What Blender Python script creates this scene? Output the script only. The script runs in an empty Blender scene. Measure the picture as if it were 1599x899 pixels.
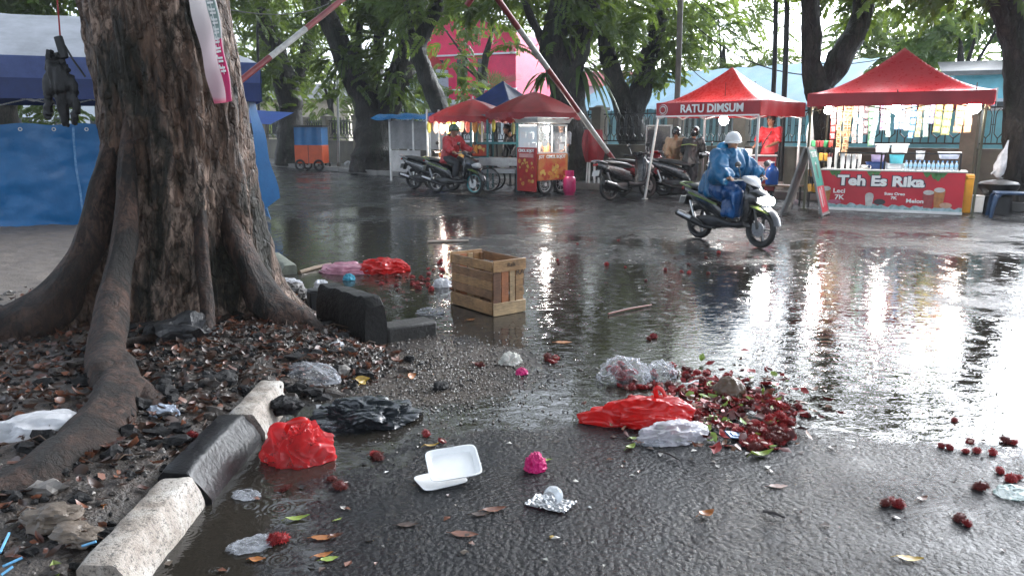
import bpy, bmesh, math, random
from mathutils import Vector, Matrix, Quaternion, noise as mnoise
R = math.radians
rng = random.Random(7)
C = bpy.context.scene.collection
scene = bpy.context.scene

# ------------------------------------------------------------ camera, sky, sun, exposure
H_CAM = 1.45; FPX = 1200.0; PITCH = math.atan(242 / 1200)
cam = bpy.data.cameras.new('camera'); camo = bpy.data.objects.new('camera', cam); C.objects.link(camo)
cam.sensor_width = 36; cam.lens = 36 * FPX / 1599; cam.clip_start = .05; cam.clip_end = 1500
camo.location = (0, 0, H_CAM); camo.rotation_euler = (math.pi / 2 - PITCH, 0, 0)
scene.camera = camo

SUN_EL, SUN_AZ = 25, 43           # overcast: a soft sun behind the cloud, ahead of the camera
w = bpy.data.worlds.new('World'); scene.world = w; w.use_nodes = True
nt = w.node_tree; nt.nodes.clear()
o_ = nt.nodes.new('ShaderNodeOutputWorld'); bg = nt.nodes.new('ShaderNodeBackground')
sky = nt.nodes.new('ShaderNodeTexSky'); sky.sky_type = 'NISHITA'; sky.sun_disc = False
sky.sun_elevation = R(SUN_EL); sky.sun_rotation = R(SUN_AZ); sky.dust_density = 3.5; sky.air_density = 1.0; sky.ozone_density = 1
hs = nt.nodes.new('ShaderNodeHueSaturation'); hs.inputs['Saturation'].default_value = .22
nt.links.new(sky.outputs[0], hs.inputs['Color']); tint = nt.nodes.new('ShaderNodeMix'); tint.data_type = 'RGBA'; tint.blend_type = 'MULTIPLY'; tint.inputs[0].default_value = 1; tint.inputs[7].default_value = (.90, .98, 1.10, 1); nt.links.new(hs.outputs[0], tint.inputs[6]); nt.links.new(tint.outputs[2], bg.inputs[0]); nt.links.new(bg.outputs[0], o_.inputs[0])
bg.inputs[1].default_value = .15
sl = bpy.data.lights.new('sun', 'SUN'); sl.energy = .5; sl.angle = R(60); sl.color = (1, .99, .97)
so = bpy.data.objects.new('sun', sl); C.objects.link(so)
_d = Vector((math.sin(R(SUN_AZ)) * math.cos(R(SUN_EL)), math.cos(R(SUN_AZ)) * math.cos(R(SUN_EL)), math.sin(R(SUN_EL))))
so.rotation_euler = _d.to_track_quat('Z', 'Y').to_euler()
vs = scene.view_settings; vs.view_transform = 'Standard'; vs.look = 'None'; vs.exposure = 1.95; vs.gamma = 1; vs.use_curve_mapping = False
cy = scene.cycles
cy.use_denoising = True; cy.max_bounces = 7; cy.diffuse_bounces = 3; cy.glossy_bounces = 3; cy.transparent_max_bounces = 10
cy.transmission_bounces = 4; cy.volume_bounces = 0; cy.volume_step_rate = 4; cy.caustics_reflective = False; cy.caustics_refractive = False; cy.sample_clamp_indirect = 6

# ------------------------------------------------------------ pixel <-> world measuring helpers
_c, _s = math.cos(PITCH), math.sin(PITCH)
def ray(px, py):
    a = (px - 799.5) / FPX; b = (449.5 - py) / FPX
    return Vector((a, _c + b * _s, -_s + b * _c))
def G(px, py, z=0.0):
    d = ray(px, py); t = (z - H_CAM) / d.z
    return Vector((d.x * t, d.y * t, z))
def at(px, py, Y):
    d = ray(px, py); t = Y / d.y
    return Vector((d.x * t, Y, H_CAM + d.z * t))
def sm(a, b, x):
    t = max(0., min(1., (x - a) / (b - a))); return t * t * (3 - 2 * t)
def fbm(p, o=4): return mnoise.fractal(Vector(p), 1.0, 2.0, o)

# ------------------------------------------------------------ materials
def _n(nt, t, **k):
    n = nt.nodes.new(t)
    for a, v in k.items(): setattr(n, a, v)
    return n
def ramp(nt, fac, stops):
    r = _n(nt, 'ShaderNodeValToRGB'); e = r.color_ramp.elements
    while len(e) < len(stops): e.new(.5)
    for q, (p, c) in zip(e, stops):
        q.position = p; q.color = (*c, 1) if len(c) == 3 else c
    nt.links.new(fac, r.inputs[0]); return r.outputs[0]
def math_(nt, op, a, b=None, c=None, clamp=False):
    m = _n(nt, 'ShaderNodeMath', operation=op, use_clamp=clamp)
    for i, v in enumerate((a, b, c)):
        if v is None: continue
        if isinstance(v, (int, float)): m.inputs[i].default_value = v
        else: nt.links.new(v, m.inputs[i])
    return m.outputs[0]
def mixc(nt, f, a, b, bt='MIX'):
    m = _n(nt, 'ShaderNodeMix', data_type='RGBA', blend_type=bt)
    for i, v in ((0, f), (6, a), (7, b)):
        if isinstance(v, (int, float)): m.inputs[i].default_value = v
        elif isinstance(v, tuple): m.inputs[i].default_value = (*v, 1)
        else: nt.links.new(v, m.inputs[i])
    return m.outputs[2]
def noise_(nt, vec, scale, detail=4, rough=.55, dist=0):
    n = _n(nt, 'ShaderNodeTexNoise'); n.inputs['Scale'].default_value = scale; n.inputs['Detail'].default_value = detail
    n.inputs['Roughness'].default_value = rough; n.inputs['Distortion'].default_value = dist
    if vec is not None: nt.links.new(vec, n.inputs['Vector'])
    return n.outputs['Fac']
def vmul(nt, vec, s):
    m = _n(nt, 'ShaderNodeVectorMath', operation='MULTIPLY'); nt.links.new(vec, m.inputs[0]); m.inputs[1].default_value = s
    return m.outputs[0]
def newmat(name):
    m = bpy.data.materials.new(name); m.use_nodes = True; nt = m.node_tree; nt.nodes.clear()
    out = _n(nt, 'ShaderNodeOutputMaterial'); b = _n(nt, 'ShaderNodeBsdfPrincipled')
    nt.links.new(b.outputs[0], out.inputs[0])
    return m, nt, b, out
def bump(nt, b, h, strength=.5, dist=.01):
    bp = _n(nt, 'ShaderNodeBump'); bp.inputs['Strength'].default_value = strength; bp.inputs['Distance'].default_value = dist
    nt.links.new(h, bp.inputs['Height'])
    if b is not None: nt.links.new(bp.outputs[0], b.inputs['Normal'])
    return bp.outputs[0]
_M = {}
def mat(name, col, rough=.5, metal=0., var=.25, vscale=6., bmp=0., bscale=40., spec=.5, translucent=0., alpha=1., emit=0., coat=0., col2=None, stretch=(1, 1, 1), rvar=.15):
    """general painted / cloth / plastic / metal surface with procedural wear"""
    if name in _M: return _M[name]
    m, nt, b, out = newmat(name)
    tc = _n(nt, 'ShaderNodeTexCoord'); oi = _n(nt, 'ShaderNodeObjectInfo')
    v = vmul(nt, tc.outputs['Object'], stretch)
    n1 = noise_(nt, v, vscale, 5, .6)
    c2 = col2 or tuple(x * (1 - var) for x in col)
    c = ramp(nt, n1, [(.36, c2), (.62, col)])
    n2 = noise_(nt, v, vscale * 6, 3, .6)
    c = mixc(nt, .35 * min(1, var * 2), c, ramp(nt, n2, [(.3, tuple(x * .7 for x in col)), (.7, tuple(min(1, x * 1.15) for x in col))]))
    nt.links.new(c, b.inputs['Base Color'])
    r = math_(nt, 'MULTIPLY_ADD', n2, rvar * 2, rough - rvar, clamp=True); nt.links.new(r, b.inputs['Roughness'])
    b.inputs['Metallic'].default_value = metal; b.inputs['Specular IOR Level'].default_value = spec; b.inputs['Coat Weight'].default_value = coat
    if bmp: bump(nt, b, noise_(nt, v, bscale, 4, .6), bmp, .01)
    if emit: b.inputs['Emission Color'].default_value = (*col, 1); b.inputs['Emission Strength'].default_value = emit
    last = b.outputs[0]
    if translucent:
        t = _n(nt, 'ShaderNodeBsdfTranslucent'); nt.links.new(c, t.inputs[0]); mx = _n(nt, 'ShaderNodeMixShader'); mx.inputs[0].default_value = translucent
        nt.links.new(last, mx.inputs[1]); nt.links.new(t.outputs[0], mx.inputs[2]); last = mx.outputs[0]
    if alpha < 1:
        t = _n(nt, 'ShaderNodeBsdfTransparent'); mx = _n(nt, 'ShaderNodeMixShader'); mx.inputs[0].default_value = alpha
        nt.links.new(t.outputs[0], mx.inputs[1]); nt.links.new(last, mx.inputs[2]); last = mx.outputs[0]
    nt.links.new(last, out.inputs[0])
    _M[name] = m; return m
def leafmat(name, c1, c2, tr=.45, rough=.35):
    if name in _M: return _M[name]
    m, nt, b, out = newmat(name)
    g = _n(nt, 'ShaderNodeNewGeometry')
    c = ramp(nt, g.outputs['Random Per Island'], [(.05, c1), (.9, c2)])
    n = noise_(nt, g.outputs['Position'], .9, 3); c = mixc(nt, .35, c, ramp(nt, n, [(.35, tuple(x * .55 for x in c1)), (.65, tuple(x * 1.3 for x in c2))]))
    nt.links.new(c, b.inputs['Base Color']); b.inputs['Roughness'].default_value = rough
    t = _n(nt, 'ShaderNodeBsdfTranslucent'); nt.links.new(mixc(nt, .5, c, (.25, .32, .03), 'MIX'), t.inputs[0])
    mx = _n(nt, 'ShaderNodeMixShader'); mx.inputs[0].default_value = tr
    nt.links.new(b.outputs[0], mx.inputs[1]); nt.links.new(t.outputs[0], mx.inputs[2]); nt.links.new(mx.outputs[0], out.inputs[0])
    _M[name] = m; return m
def emis(name, col, s):
    if name in _M: return _M[name]
    m, nt, b, out = newmat(name); b.inputs['Base Color'].default_value = (.9, .9, .9, 1)
    b.inputs['Emission Color'].default_value = (*col, 1); b.inputs['Emission Strength'].default_value = s
    _M[name] = m; return m
def glassmat(name, tint=(.8, .85, .85), alpha=.18, rough=.05):
    if name in _M: return _M[name]
    m, nt, b, out = newmat(name); b.inputs['Base Color'].default_value = (*tint, 1); b.inputs['Roughness'].default_value = rough
    fr = _n(nt, 'ShaderNodeFresnel'); fr.inputs[0].default_value = 1.45
    f = math_(nt, 'MULTIPLY_ADD', fr.outputs[0], .9, alpha, clamp=True)
    t = _n(nt, 'ShaderNodeBsdfTransparent'); mx = _n(nt, 'ShaderNodeMixShader')
    nt.links.new(f, mx.inputs[0]); nt.links.new(t.outputs[0], mx.inputs[1]); nt.links.new(b.outputs[0], mx.inputs[2]); nt.links.new(mx.outputs[0], out.inputs[0])
    _M[name] = m; return m

# ------------------------------------------------------------ mesh building
class MB:
    def __init__(s): s.v = []; s.f = []; s.mi = []; s.M = Matrix()
    def add(s, V, F, mi=0):
        o = len(s.v); s.v += [s.M @ Vector(p) for p in V]; s.f += [[i + o for i in f] for f in F]; s.mi += [mi] * len(F); return s
    def box(s, c, d, rot=None, mi=0, taper=1.):
        x, y, z = d[0] / 2, d[1] / 2, d[2] / 2; t = taper
        V = [Vector(p) for p in ((-x, -y, -z), (x, -y, -z), (x, y, -z), (-x, y, -z), (-x * t, -y * t, z), (x * t, -y * t, z), (x * t, y * t, z), (-x * t, y * t, z))]
        if rot is not None:
            m = rot if isinstance(rot, Matrix) else Matrix.Rotation(rot[2], 3, 'Z') @ Matrix.Rotation(rot[1], 3, 'Y') @ Matrix.Rotation(rot[0], 3, 'X')
            V = [m @ p for p in V]
        return s.add([p + Vector(c) for p in V], [(3, 2, 1, 0), (4, 5, 6, 7), (0, 1, 5, 4), (1, 2, 6, 5), (2, 3, 7, 6), (3, 0, 4, 7)], mi)
    def bar(s, a, b, w, h=None, mi=0, up=(0, 0, 1)):
        a, b = Vector(a), Vector(b); d = b - a; x = d.normalized(); u = Vector(up)
        if abs(x.dot(u)) > .99: u = Vector((0, 1, 0))
        y = u.cross(x).normalized(); z = x.cross(y); m = Matrix((x, y, z)).transposed()
        return s.box((a + b) / 2, (d.length, w, h or w), m, mi)
    def rings(s, rs, cap=True, mi=0, closed=True):
        n = len(rs[0]); V = [p for r in rs for p in r]; F = []
        for i in range(len(rs) - 1):
            for j in range(n if closed else n - 1):
                k = (j + 1) % n; F.append((i * n + j, i * n + k, (i + 1) * n + k, (i + 1) * n + j))
        if cap: F.append(tuple(range(n - 1, -1, -1))); F.append(tuple(range((len(rs) - 1) * n, len(rs) * n)))
        return s.add(V, F, mi)
    def tube(s, pts, r, n=8, cap=True, mi=0, jit=0., flat=1.):
        pts = [Vector(p) for p in pts]; k = len(pts); rr = r if isinstance(r, (list, tuple)) else [r] * k
        T = [(pts[min(i + 1, k - 1)] - pts[max(i - 1, 0)]).normalized() for i in range(k)]
        u = Vector((0, 0, 1)); u = Vector((1, 0, 0)) if abs(T[0].dot(u)) > .9 else u
        u = (u - T[0] * u.dot(T[0])).normalized(); rs = []
        for i in range(k):
            if i: u = T[i - 1].rotation_difference(T[i]) @ u; u = (u - T[i] * u.dot(T[i])).normalized()
            v = T[i].cross(u); ring = []
            for j in range(n):
                a = 2 * math.pi * j / n; q = rr[i]
                if jit: q *= 1 + jit * fbm(pts[i] * 1.7 + u * math.cos(a) * .8 + v * math.sin(a) * .8, 3)
                ring.append(pts[i] + u * math.cos(a) * q + v * math.sin(a) * q * flat)
            rs.append(ring)
        return s.rings(rs, cap, mi)
    def lathe(s, prof, n=16, c=(0, 0, 0), axis='Z', mi=0, cap=True):
        m = {'Z': Matrix.Identity(3), 'X': Matrix.Rotation(R(90), 3, 'Y'), 'Y': Matrix.Rotation(R(-90), 3, 'X')}[axis] if isinstance(axis, str) else axis
        rs = [[m @ Vector((r * math.cos(2 * math.pi * j / n), r * math.sin(2 * math.pi * j / n), z)) + Vector(c) for j in range(n)] for r, z in prof]
        return s.rings(rs, cap, mi)
    def torus(s, c, Rr, r, axis='Y', n=28, k=8, mi=0, arc=2 * math.pi):
        V = []; F = []
        for i in range(n):
            a = 2 * math.pi * i / n
            for j in range(k):
                b = 2 * math.pi * j / k; q = Rr + r * math.cos(b)
                x, z, y = q * math.cos(a), q * math.sin(a), r * math.sin(b)
                V.append(Vector((x, y, z) if axis == 'Y' else (x, z, y) if axis == 'Z' else (y, x, z)) + Vector(c))
        for i in range(n):
            for j in range(k):
                F.append((i * k + j, ((i + 1) % n) * k + j, ((i + 1) % n) * k + (j + 1) % k, i * k + (j + 1) % k))
        return s.add(V, F, mi)
    def ball(s, c, r, n=14, k=9, mi=0, rot=None):
        r = r if isinstance(r, (tuple, list)) else (r, r, r); V = [Vector((0, 0, -r[2]))]; F = []
        for i in range(1, k):
            t = math.pi * i / k
            for j in range(n):
                a = 2 * math.pi * j / n; V.append(Vector((r[0] * math.sin(t) * math.cos(a), r[1] * math.sin(t) * math.sin(a), -r[2] * math.cos(t))))
        V.append(Vector((0, 0, r[2])))
        for j in range(n): F.append((0, 1 + (j + 1) % n, 1 + j)); F.append((len(V) - 1, 1 + (k - 2) * n + j, 1 + (k - 2) * n + (j + 1) % n))
        for i in range(k - 2):
            for j in range(n):
                F.append((1 + i * n + j, 1 + i * n + (j + 1) % n, 1 + (i + 1) * n + (j + 1) % n, 1 + (i + 1) * n + j))
        if rot is not None: V = [rot @ p for p in V]
        return s.add([p + Vector(c) for p in V], F, mi)
    def grid(s, nx, ny, fn, mi=0):
        V = [fn(i / nx, j / ny) for j in range(ny + 1) for i in range(nx + 1)]
        F = [(j * (nx + 1) + i, j * (nx + 1) + i + 1, (j + 1) * (nx + 1) + i + 1, (j + 1) * (nx + 1) + i) for j in range(ny) for i in range(nx)]
        return s.add(V, F, mi)
    def loft(s, secs, n=14, mi=0):
        """secs: (x, z, half_width_y, half_height, exponent, tilt) superellipse sections along x"""
        rs = []
        for x, z, hw, hh, e, tilt in secs:
            ring = []
            for j in range(n):
                a = 2 * math.pi * (j + .5) / n; ca, sa = math.cos(a), math.sin(a)
                y = hw * math.copysign(abs(ca) ** (2 / e), ca); q = hh * math.copysign(abs(sa) ** (2 / e), sa)
                ring.append(Vector((x - q * math.sin(tilt), y, z + q * math.cos(tilt))))
            rs.append(ring)
        return s.rings(rs, True, mi)
    def mesh(s, name, mats, smooth=True, sharp=40, recalc=True):
        me = bpy.data.meshes.new(name); me.from_pydata([tuple(p) for p in s.v], [], s.f)
        for m in (mats if isinstance(mats, (list, tuple)) else [mats]): me.materials.append(m)
        me.polygons.foreach_set('material_index', s.mi)
        if recalc and len(s.f) < 30000:
            b = bmesh.new(); b.from_mesh(me); bmesh.ops.recalc_face_normals(b, faces=b.faces); b.to_mesh(me); b.free()
        if smooth:
            me.polygons.foreach_set('use_smooth', [True] * len(me.polygons)); me.set_sharp_from_angle(angle=R(sharp))
        me.update(); return me
    def build(s, name, mats, parent=None, bevel=0., loc=None, **k):
        o = bpy.data.objects.new(name, s.mesh(name, mats, **k)); C.objects.link(o)
        if parent: o.parent = parent
        if loc is not None: o.location = loc
        if bevel:
            b = o.modifiers.new('edge', 'BEVEL'); b.width = bevel; b.segments = 2; b.limit_method = 'ANGLE'; b.angle_limit = R(35)
        return o
def tag(o, label=None, cat=None, group=None, kind=None):
    if label: o['label'] = label
    if cat: o['category'] = cat
    if group: o['group'] = group
    if kind: o['kind'] = kind
    return o
def thing(name, label, cat, loc=(0, 0, 0), rz=0., group=None):
    o = bpy.data.objects.new(name, None); C.objects.link(o); o.location = loc; o.rotation_euler = (0, 0, rz); o.empty_display_size = .1
    return tag(o, label, cat, group)
def dup(o, loc=None, rz=None, label=None, group=None, parent=None):
    c = o.copy(); C.objects.link(c)
    if parent: c.parent = parent
    if loc is not None: c.location = loc
    if rz is not None: c.rotation_euler = (c.rotation_euler[0], c.rotation_euler[1], rz)
    if label: c['label'] = label
    if group: c['group'] = group
    for ch in list(o.children): dup(ch, parent=c)
    return c
def remesh(mb, vox, smooth=2, disp=0., dscale=6., seed=0):
    """joins overlapping shapes to one continuous skin; returns an MB"""
    me = mb.mesh('tmp', [], smooth=False); o = bpy.data.objects.new('tmp', me); C.objects.link(o)
    r = o.modifiers.new('r', 'REMESH'); r.mode = 'VOXEL'; r.voxel_size = vox
    if smooth: q = o.modifiers.new('s', 'SMOOTH'); q.iterations = smooth; q.factor = .5
    dg = bpy.context.evaluated_depsgraph_get(); m2 = bpy.data.meshes.new_from_object(o.evaluated_get(dg))
    out = MB(); out.v = [v.co.copy() for v in m2.vertices]
    if disp:
        for i, v in enumerate(m2.vertices):
            p = Vector((v.co.x * dscale, v.co.y * dscale, v.co.z * dscale * .45)) + Vector((seed, seed * 2, 0)); k = mnoise.noise(p + Vector((0, 0, mnoise.noise(p) * 1.5))); out.v[i] += v.normal * disp * (1 - abs(k) * 2.5)
    out.f = [list(p.vertices) for p in m2.polygons]; out.mi = [0] * len(out.f)
    bpy.data.objects.remove(o); bpy.data.meshes.remove(me); bpy.data.meshes.remove(m2); return out
def text(s, size, depth=.004, bold=0., name='lettering', m=None, parent=None, M=None, align='CENTER', xs=1.):
    cu = bpy.data.curves.new('t', 'FONT'); cu.body = s; cu.size = size; cu.extrude = depth; cu.offset = bold; cu.align_x = align; cu.align_y = 'CENTER'; cu.resolution_u = 3
    o = bpy.data.objects.new('t', cu); C.objects.link(o); dg = bpy.context.evaluated_depsgraph_get(); dg.update()
    me = bpy.data.meshes.new_from_object(o.evaluated_get(dg)); bpy.data.objects.remove(o)
    me.transform((M or Matrix()) @ Matrix.Diagonal((xs, 1, 1, 1))); me.materials.clear(); me.materials.append(m)
    t = bpy.data.objects.new(name, me); C.objects.link(t); t.parent = parent; return t
# ------------------------------------------------------------ the setting: road, pavement, soil
def asphalt():
    m, nt, b, out = newmat('wet_asphalt')
    g = _n(nt, 'ShaderNodeNewGeometry'); P = g.outputs['Position']
    sx = _n(nt, 'ShaderNodeSeparateXYZ'); nt.links.new(P, sx.inputs[0]); X, Y = sx.outputs[0], sx.outputs[1]
    f = math_(nt, 'MULTIPLY_ADD', noise_(nt, P, .55, 6, .6, .3), 3.2, -1.68)
    f = math_(nt, 'ADD', f, math_(nt, 'MULTIPLY_ADD', noise_(nt, P, 5.5, 7, .8), 2.3, -1.15))
    for cx, cy_, rx, ry, k in ((1.0, 6.6, 2.6, 2.0, .75), (2.5, 4.7, 1.8, 1.3, .75), (-2.6, 10.2, 2.2, 3.6, 1.0), (-1.05, 2.75, .5, 1.0, .9), (0., 3.95, .75, .36, 1.0),
                               (.25, 2.6, 1.0, .85, -1.4), (-.45, 4.6, .55, .7, -1.6), (1.1, 2.5, .8, .8, -1.0), (4.5, 8, 2.2, 2.5, .35), (0, 18, 30, 5.5, -.22), (1.9, 2.4, .7, .7, .2), (5, 12.5, 4, 1.6, -.15)):
        dx = math_(nt, 'DIVIDE', math_(nt, 'SUBTRACT', X, cx), rx); dy = math_(nt, 'DIVIDE', math_(nt, 'SUBTRACT', Y, cy_), ry)
        r2 = math_(nt, 'ADD', math_(nt, 'MULTIPLY', dx, dx), math_(nt, 'MULTIPLY', dy, dy))
        e = math_(nt, 'POWER', 2.718, math_(nt, 'MULTIPLY', r2, -1.0))
        f = math_(nt, 'MULTIPLY_ADD', e, k, f)
    wat = _n(nt, 'ShaderNodeMapRange', interpolation_type='SMOOTHSTEP'); nt.links.new(f, wat.inputs[0]); wat.inputs[1].default_value = -.12; wat.inputs[2].default_value = .22
    W = wat.outputs[0]
    # stones of the asphalt under a film of water
    vo = _n(nt, 'ShaderNodeTexVoronoi'); vo.inputs['Scale'].default_value = 48; nt.links.new(P, vo.inputs['Vector'])
    n2 = noise_(nt, P, 38, 4, .65); n3 = noise_(nt, P, 190, 2, .6)
    hA = math_(nt, 'ADD', math_(nt, 'MULTIPLY', vo.outputs['Distance'], -.55), math_(nt, 'ADD', n2, math_(nt, 'MULTIPLY', n3, .35)))
    # ripples: rain rings (cells with their own phase) and a small chop
    chop = noise_(nt, vmul(nt, P, (1, 1.6, 1)), 9, 3, .6, .5)
    hW = math_(nt, 'MULTIPLY', chop, .55)
    for sc, off in ((3.1, 0), (5.3, 7)):
        mp = _n(nt, 'ShaderNodeMapping'); mp.inputs['Location'].default_value = (off, off, 0); nt.links.new(P, mp.inputs[0])
        v = _n(nt, 'ShaderNodeTexVoronoi', voronoi_dimensions='2D'); v.inputs['Scale'].default_value = sc; nt.links.new(mp.outputs[0], v.inputs['Vector'])
        sc_ = _n(nt, 'ShaderNodeSeparateColor'); nt.links.new(v.outputs['Color'], sc_.inputs[0])
        d = v.outputs['Distance']; ph = math_(nt, 'MULTIPLY_ADD', d, 62, math_(nt, 'MULTIPLY', sc_.outputs[0], 20))
        ring = math_(nt, 'MULTIPLY', math_(nt, 'SINE', ph), math_(nt, 'POWER', 2.718, math_(nt, 'MULTIPLY', d, -7.0)))
        hW = math_(nt, 'MULTIPLY_ADD', ring, math_(nt, 'MULTIPLY', math_(nt, 'GREATER_THAN', sc_.outputs[1], .45), .2), hW)
    bA = bump(nt, None, math_(nt, 'MULTIPLY', hA, math_(nt, 'MULTIPLY_ADD', noise_(nt, P, 2.6, 4, .6), 2.4, -.45)), 1.0, .014); bW = bump(nt, None, hW, .6, .009)
    colA = ramp(nt, n2, [(.3, (.007, .007, .008)), (.7, (.026, .026, .028))])
    colA = mixc(nt, .5, colA, ramp(nt, noise_(nt, P, 1.3, 5, .6), [(.3, (.008, .008, .009)), (.7, (.024, .024, .024))]))
    sd = _n(nt, 'ShaderNodeVectorMath', operation='DISTANCE'); nt.links.new(vmul(nt, P, (1, .75, 0)), sd.inputs[0]); sd.inputs[1].default_value = (-.5, 3.4, 0)
    sl_ = math_(nt, 'ADD', sd.outputs['Value'], math_(nt, 'MULTIPLY_ADD', noise_(nt, P, 3.5, 6, .7), 1.3, -.65)); sf = ramp(nt, sl_, [(.35, (1, 1, 1)), (.85, (0, 0, 0))])
    colA = mixc(nt, math_(nt, 'MULTIPLY', sf, .85), colA, ramp(nt, n3, [(.35, (.03, .023, .018)), (.65, (.13, .105, .085))]))
    b.inputs['IOR'].default_value = 1.36; b.inputs['Specular IOR Level'].default_value = .22; nt.links.new(colA, b.inputs['Base Color'])
    nt.links.new(math_(nt, 'ADD', math_(nt, 'MULTIPLY_ADD', n2, .22, .06), math_(nt, 'MULTIPLY', ramp(nt, noise_(nt, P, 1.9, 5, .65), [(.4, (0, 0, 0)), (.6, (1, 1, 1))]), .16)), b.inputs['Roughness']); nt.links.new(bA, b.inputs['Normal'])
    b2 = _n(nt, 'ShaderNodeBsdfPrincipled'); b2.inputs['Base Color'].default_value = (.022, .019, .015, 1); b2.inputs['Roughness'].default_value = .035; b2.inputs['IOR'].default_value = 1.36
    nt.links.new(bW, b2.inputs['Normal'])
    mx = _n(nt, 'ShaderNodeMixShader'); nt.links.new(W, mx.inputs[0]); nt.links.new(b.outputs[0], mx.inputs[1]); nt.links.new(b2.outputs[0], mx.inputs[2]); nt.links.new(mx.outputs[0], out.inputs[0])
    return m
mb = MB(); mb.grid(1, 1, lambda u, v: Vector((-500 + 1000 * u, -200 + 1100 * v, 0)))
tag(mb.build('road', asphalt()), kind='structure')

NEARK = [(-3, -2.6), (0, -1.9), (1.6, -1.32), (2.3, -1.24), (2.93, -1.23), (3.5, -1.22), (3.95, -1.2), (4.15, -.9), (4.5, -.5), (5.0, -.62), (5.4, -.95), (6.4, -1.65), (7.6, -2.25), (9, -3.0), (12.4, -4.25), (18, -9), (26, -16), (42, -30), (70, -58)]
def xk(y):
    for (a, p), (b, q) in zip(NEARK, NEARK[1:]):
        if y <= b: return p + (q - p) * (y - a) / (b - a)
    return NEARK[-1][1]
def soil_z(x, y):
    d = xk(y) - x; soft = .3 if not 4.0 < y < 6.2 else 1.1
    bulge = math.exp(-((x + 2.5) ** 2 + (y - 5) ** 2) / 3.5) * .07
    n = fbm((x * 2.2, y * 2.2, 3.1), 4) * .025 + fbm((x * 9, y * 9, 1), 3) * .014
    return -.03 + .13 * sm(-.02, soft, d) + (bulge + n) * sm(.0, .5, d)
def soilmat():
    m, nt, b, out = newmat('wet_soil')
    g = _n(nt, 'ShaderNodeNewGeometry'); P = g.outputs['Position']
    ds = _n(nt, 'ShaderNodeVectorMath', operation='DISTANCE'); nt.links.new(P, ds.inputs[0]); ds.inputs[1].default_value = (-2.0, 4.2, .1)
    dd = math_(nt, 'ADD', ds.outputs['Value'], math_(nt, 'MULTIPLY_ADD', noise_(nt, P, 1.1, 4), 1.6, -.8))
    fac = _n(nt, 'ShaderNodeMapRange', interpolation_type='SMOOTHSTEP'); nt.links.new(dd, fac.inputs[0]); fac.inputs[1].default_value = 2.0; fac.inputs[2].default_value = 3.2
    n1 = noise_(nt, P, 7, 6, .65); n2 = noise_(nt, P, 60, 3, .6)
    dark = ramp(nt, n1, [(.3, (.010, .008, .007)), (.55, (.028, .019, .014)), (.72, (.06, .034, .022))])
    pale = ramp(nt, n1, [(.3, (.13, .105, .085)), (.7, (.25, .205, .165))])
    c = mixc(nt, fac.outputs[0], dark, pale); c = mixc(nt, .35, c, ramp(nt, n2, [(.3, (.02, .015, .012)), (.75, (.16, .13, .105))]))
    nt.links.new(c, b.inputs['Base Color']); nt.links.new(math_(nt, 'MULTIPLY_ADD', n2, .4, .3), b.inputs['Roughness'])
    bump(nt, b, math_(nt, 'ADD', n1, n2), .9, .02); return m
mb = MB()
def gs(u, v):
    y = -2 + v * 17; x = xk(y) + .35 - 14 * u ** 1.6; return Vector((x, y, soil_z(x, y)))
mb.grid(240, 300, gs); tag(mb.build('soil', soilmat(), sharp=80, recalc=False), kind='structure')
concrete = mat('old_concrete', (.27, .25, .22), .55, var=.5, vscale=3, bmp=.5, bscale=30)
concw = mat('wet_pavement', (.12, .115, .105), .32, var=.5, vscale=2.2, bmp=.5, bscale=22, rvar=.2)
# pavement on the far side, with its kerb
FARK = [(-46, 78), (-28, 54), (-16, 41), (-9.5, 33), (-4, 26.2), (1.6, 20.6), (3.8, 18.9), (6.4, 17.1), (8.9, 15.0), (12, 12.3), (17, 8.2), (26, 1.5)]
FENCE = [(-44.5, 82), (-26.5, 57), (-14.6, 43.2), (-8.3, 35.3), (-2.9, 28.8), (2.6, 23.4), (4.5, 21.6), (7.4, 19.0), (9.9, 16.9), (13.4, 13.9), (18.6, 9.8), (27, 3)]
mb = MB()
for i in range(len(FARK) - 1):
    a, b, c, d = FARK[i], FARK[i + 1], FENCE[i + 1], FENCE[i]
    mb.add([(*a, .13), (*b, .13), (*c, .13), (*d, .13), (*a, -.05), (*b, -.05)], [(0, 1, 2, 3), (0, 4, 5, 1)])
tag(mb.build('pavement', concw, recalc=False), kind='structure')
mb = MB()
for a, b in zip(FARK, FARK[1:]):
    a, b = Vector((*a, 0)), Vector((*b, 0)); n_ = max(1, int((b - a).length / .9))
    for i in range(n_):
        p, q = a.lerp(b, i / n_), a.lerp(b, (i + .985) / n_); j = rng.uniform(-.012, .012)
        mb.bar(p + Vector((0, 0, .085 + j)), q + Vector((0, 0, .085 + j)), .16, .17)
tag(mb.build('kerb', mat('kerb_far', (.16, .15, .14), .35, var=.6, vscale=1.5, bmp=.5), bevel=.015), kind='structure')
# ground beyond the fence
mb = MB()
for i in range(len(FENCE) - 1):
    a, b = FENCE[i], FENCE[i + 1]; mb.add([(*a, .1), (*b, .1), (b[0] + 60, b[1] + 70, .1), (a[0] + 60, a[1] + 70, .1)], [(0, 1, 2, 3)])
tag(mb.build('ground', mat('yard_ground', (.16, .15, .12), .6, var=.5, vscale=.3), recalc=False), kind='structure')

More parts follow.
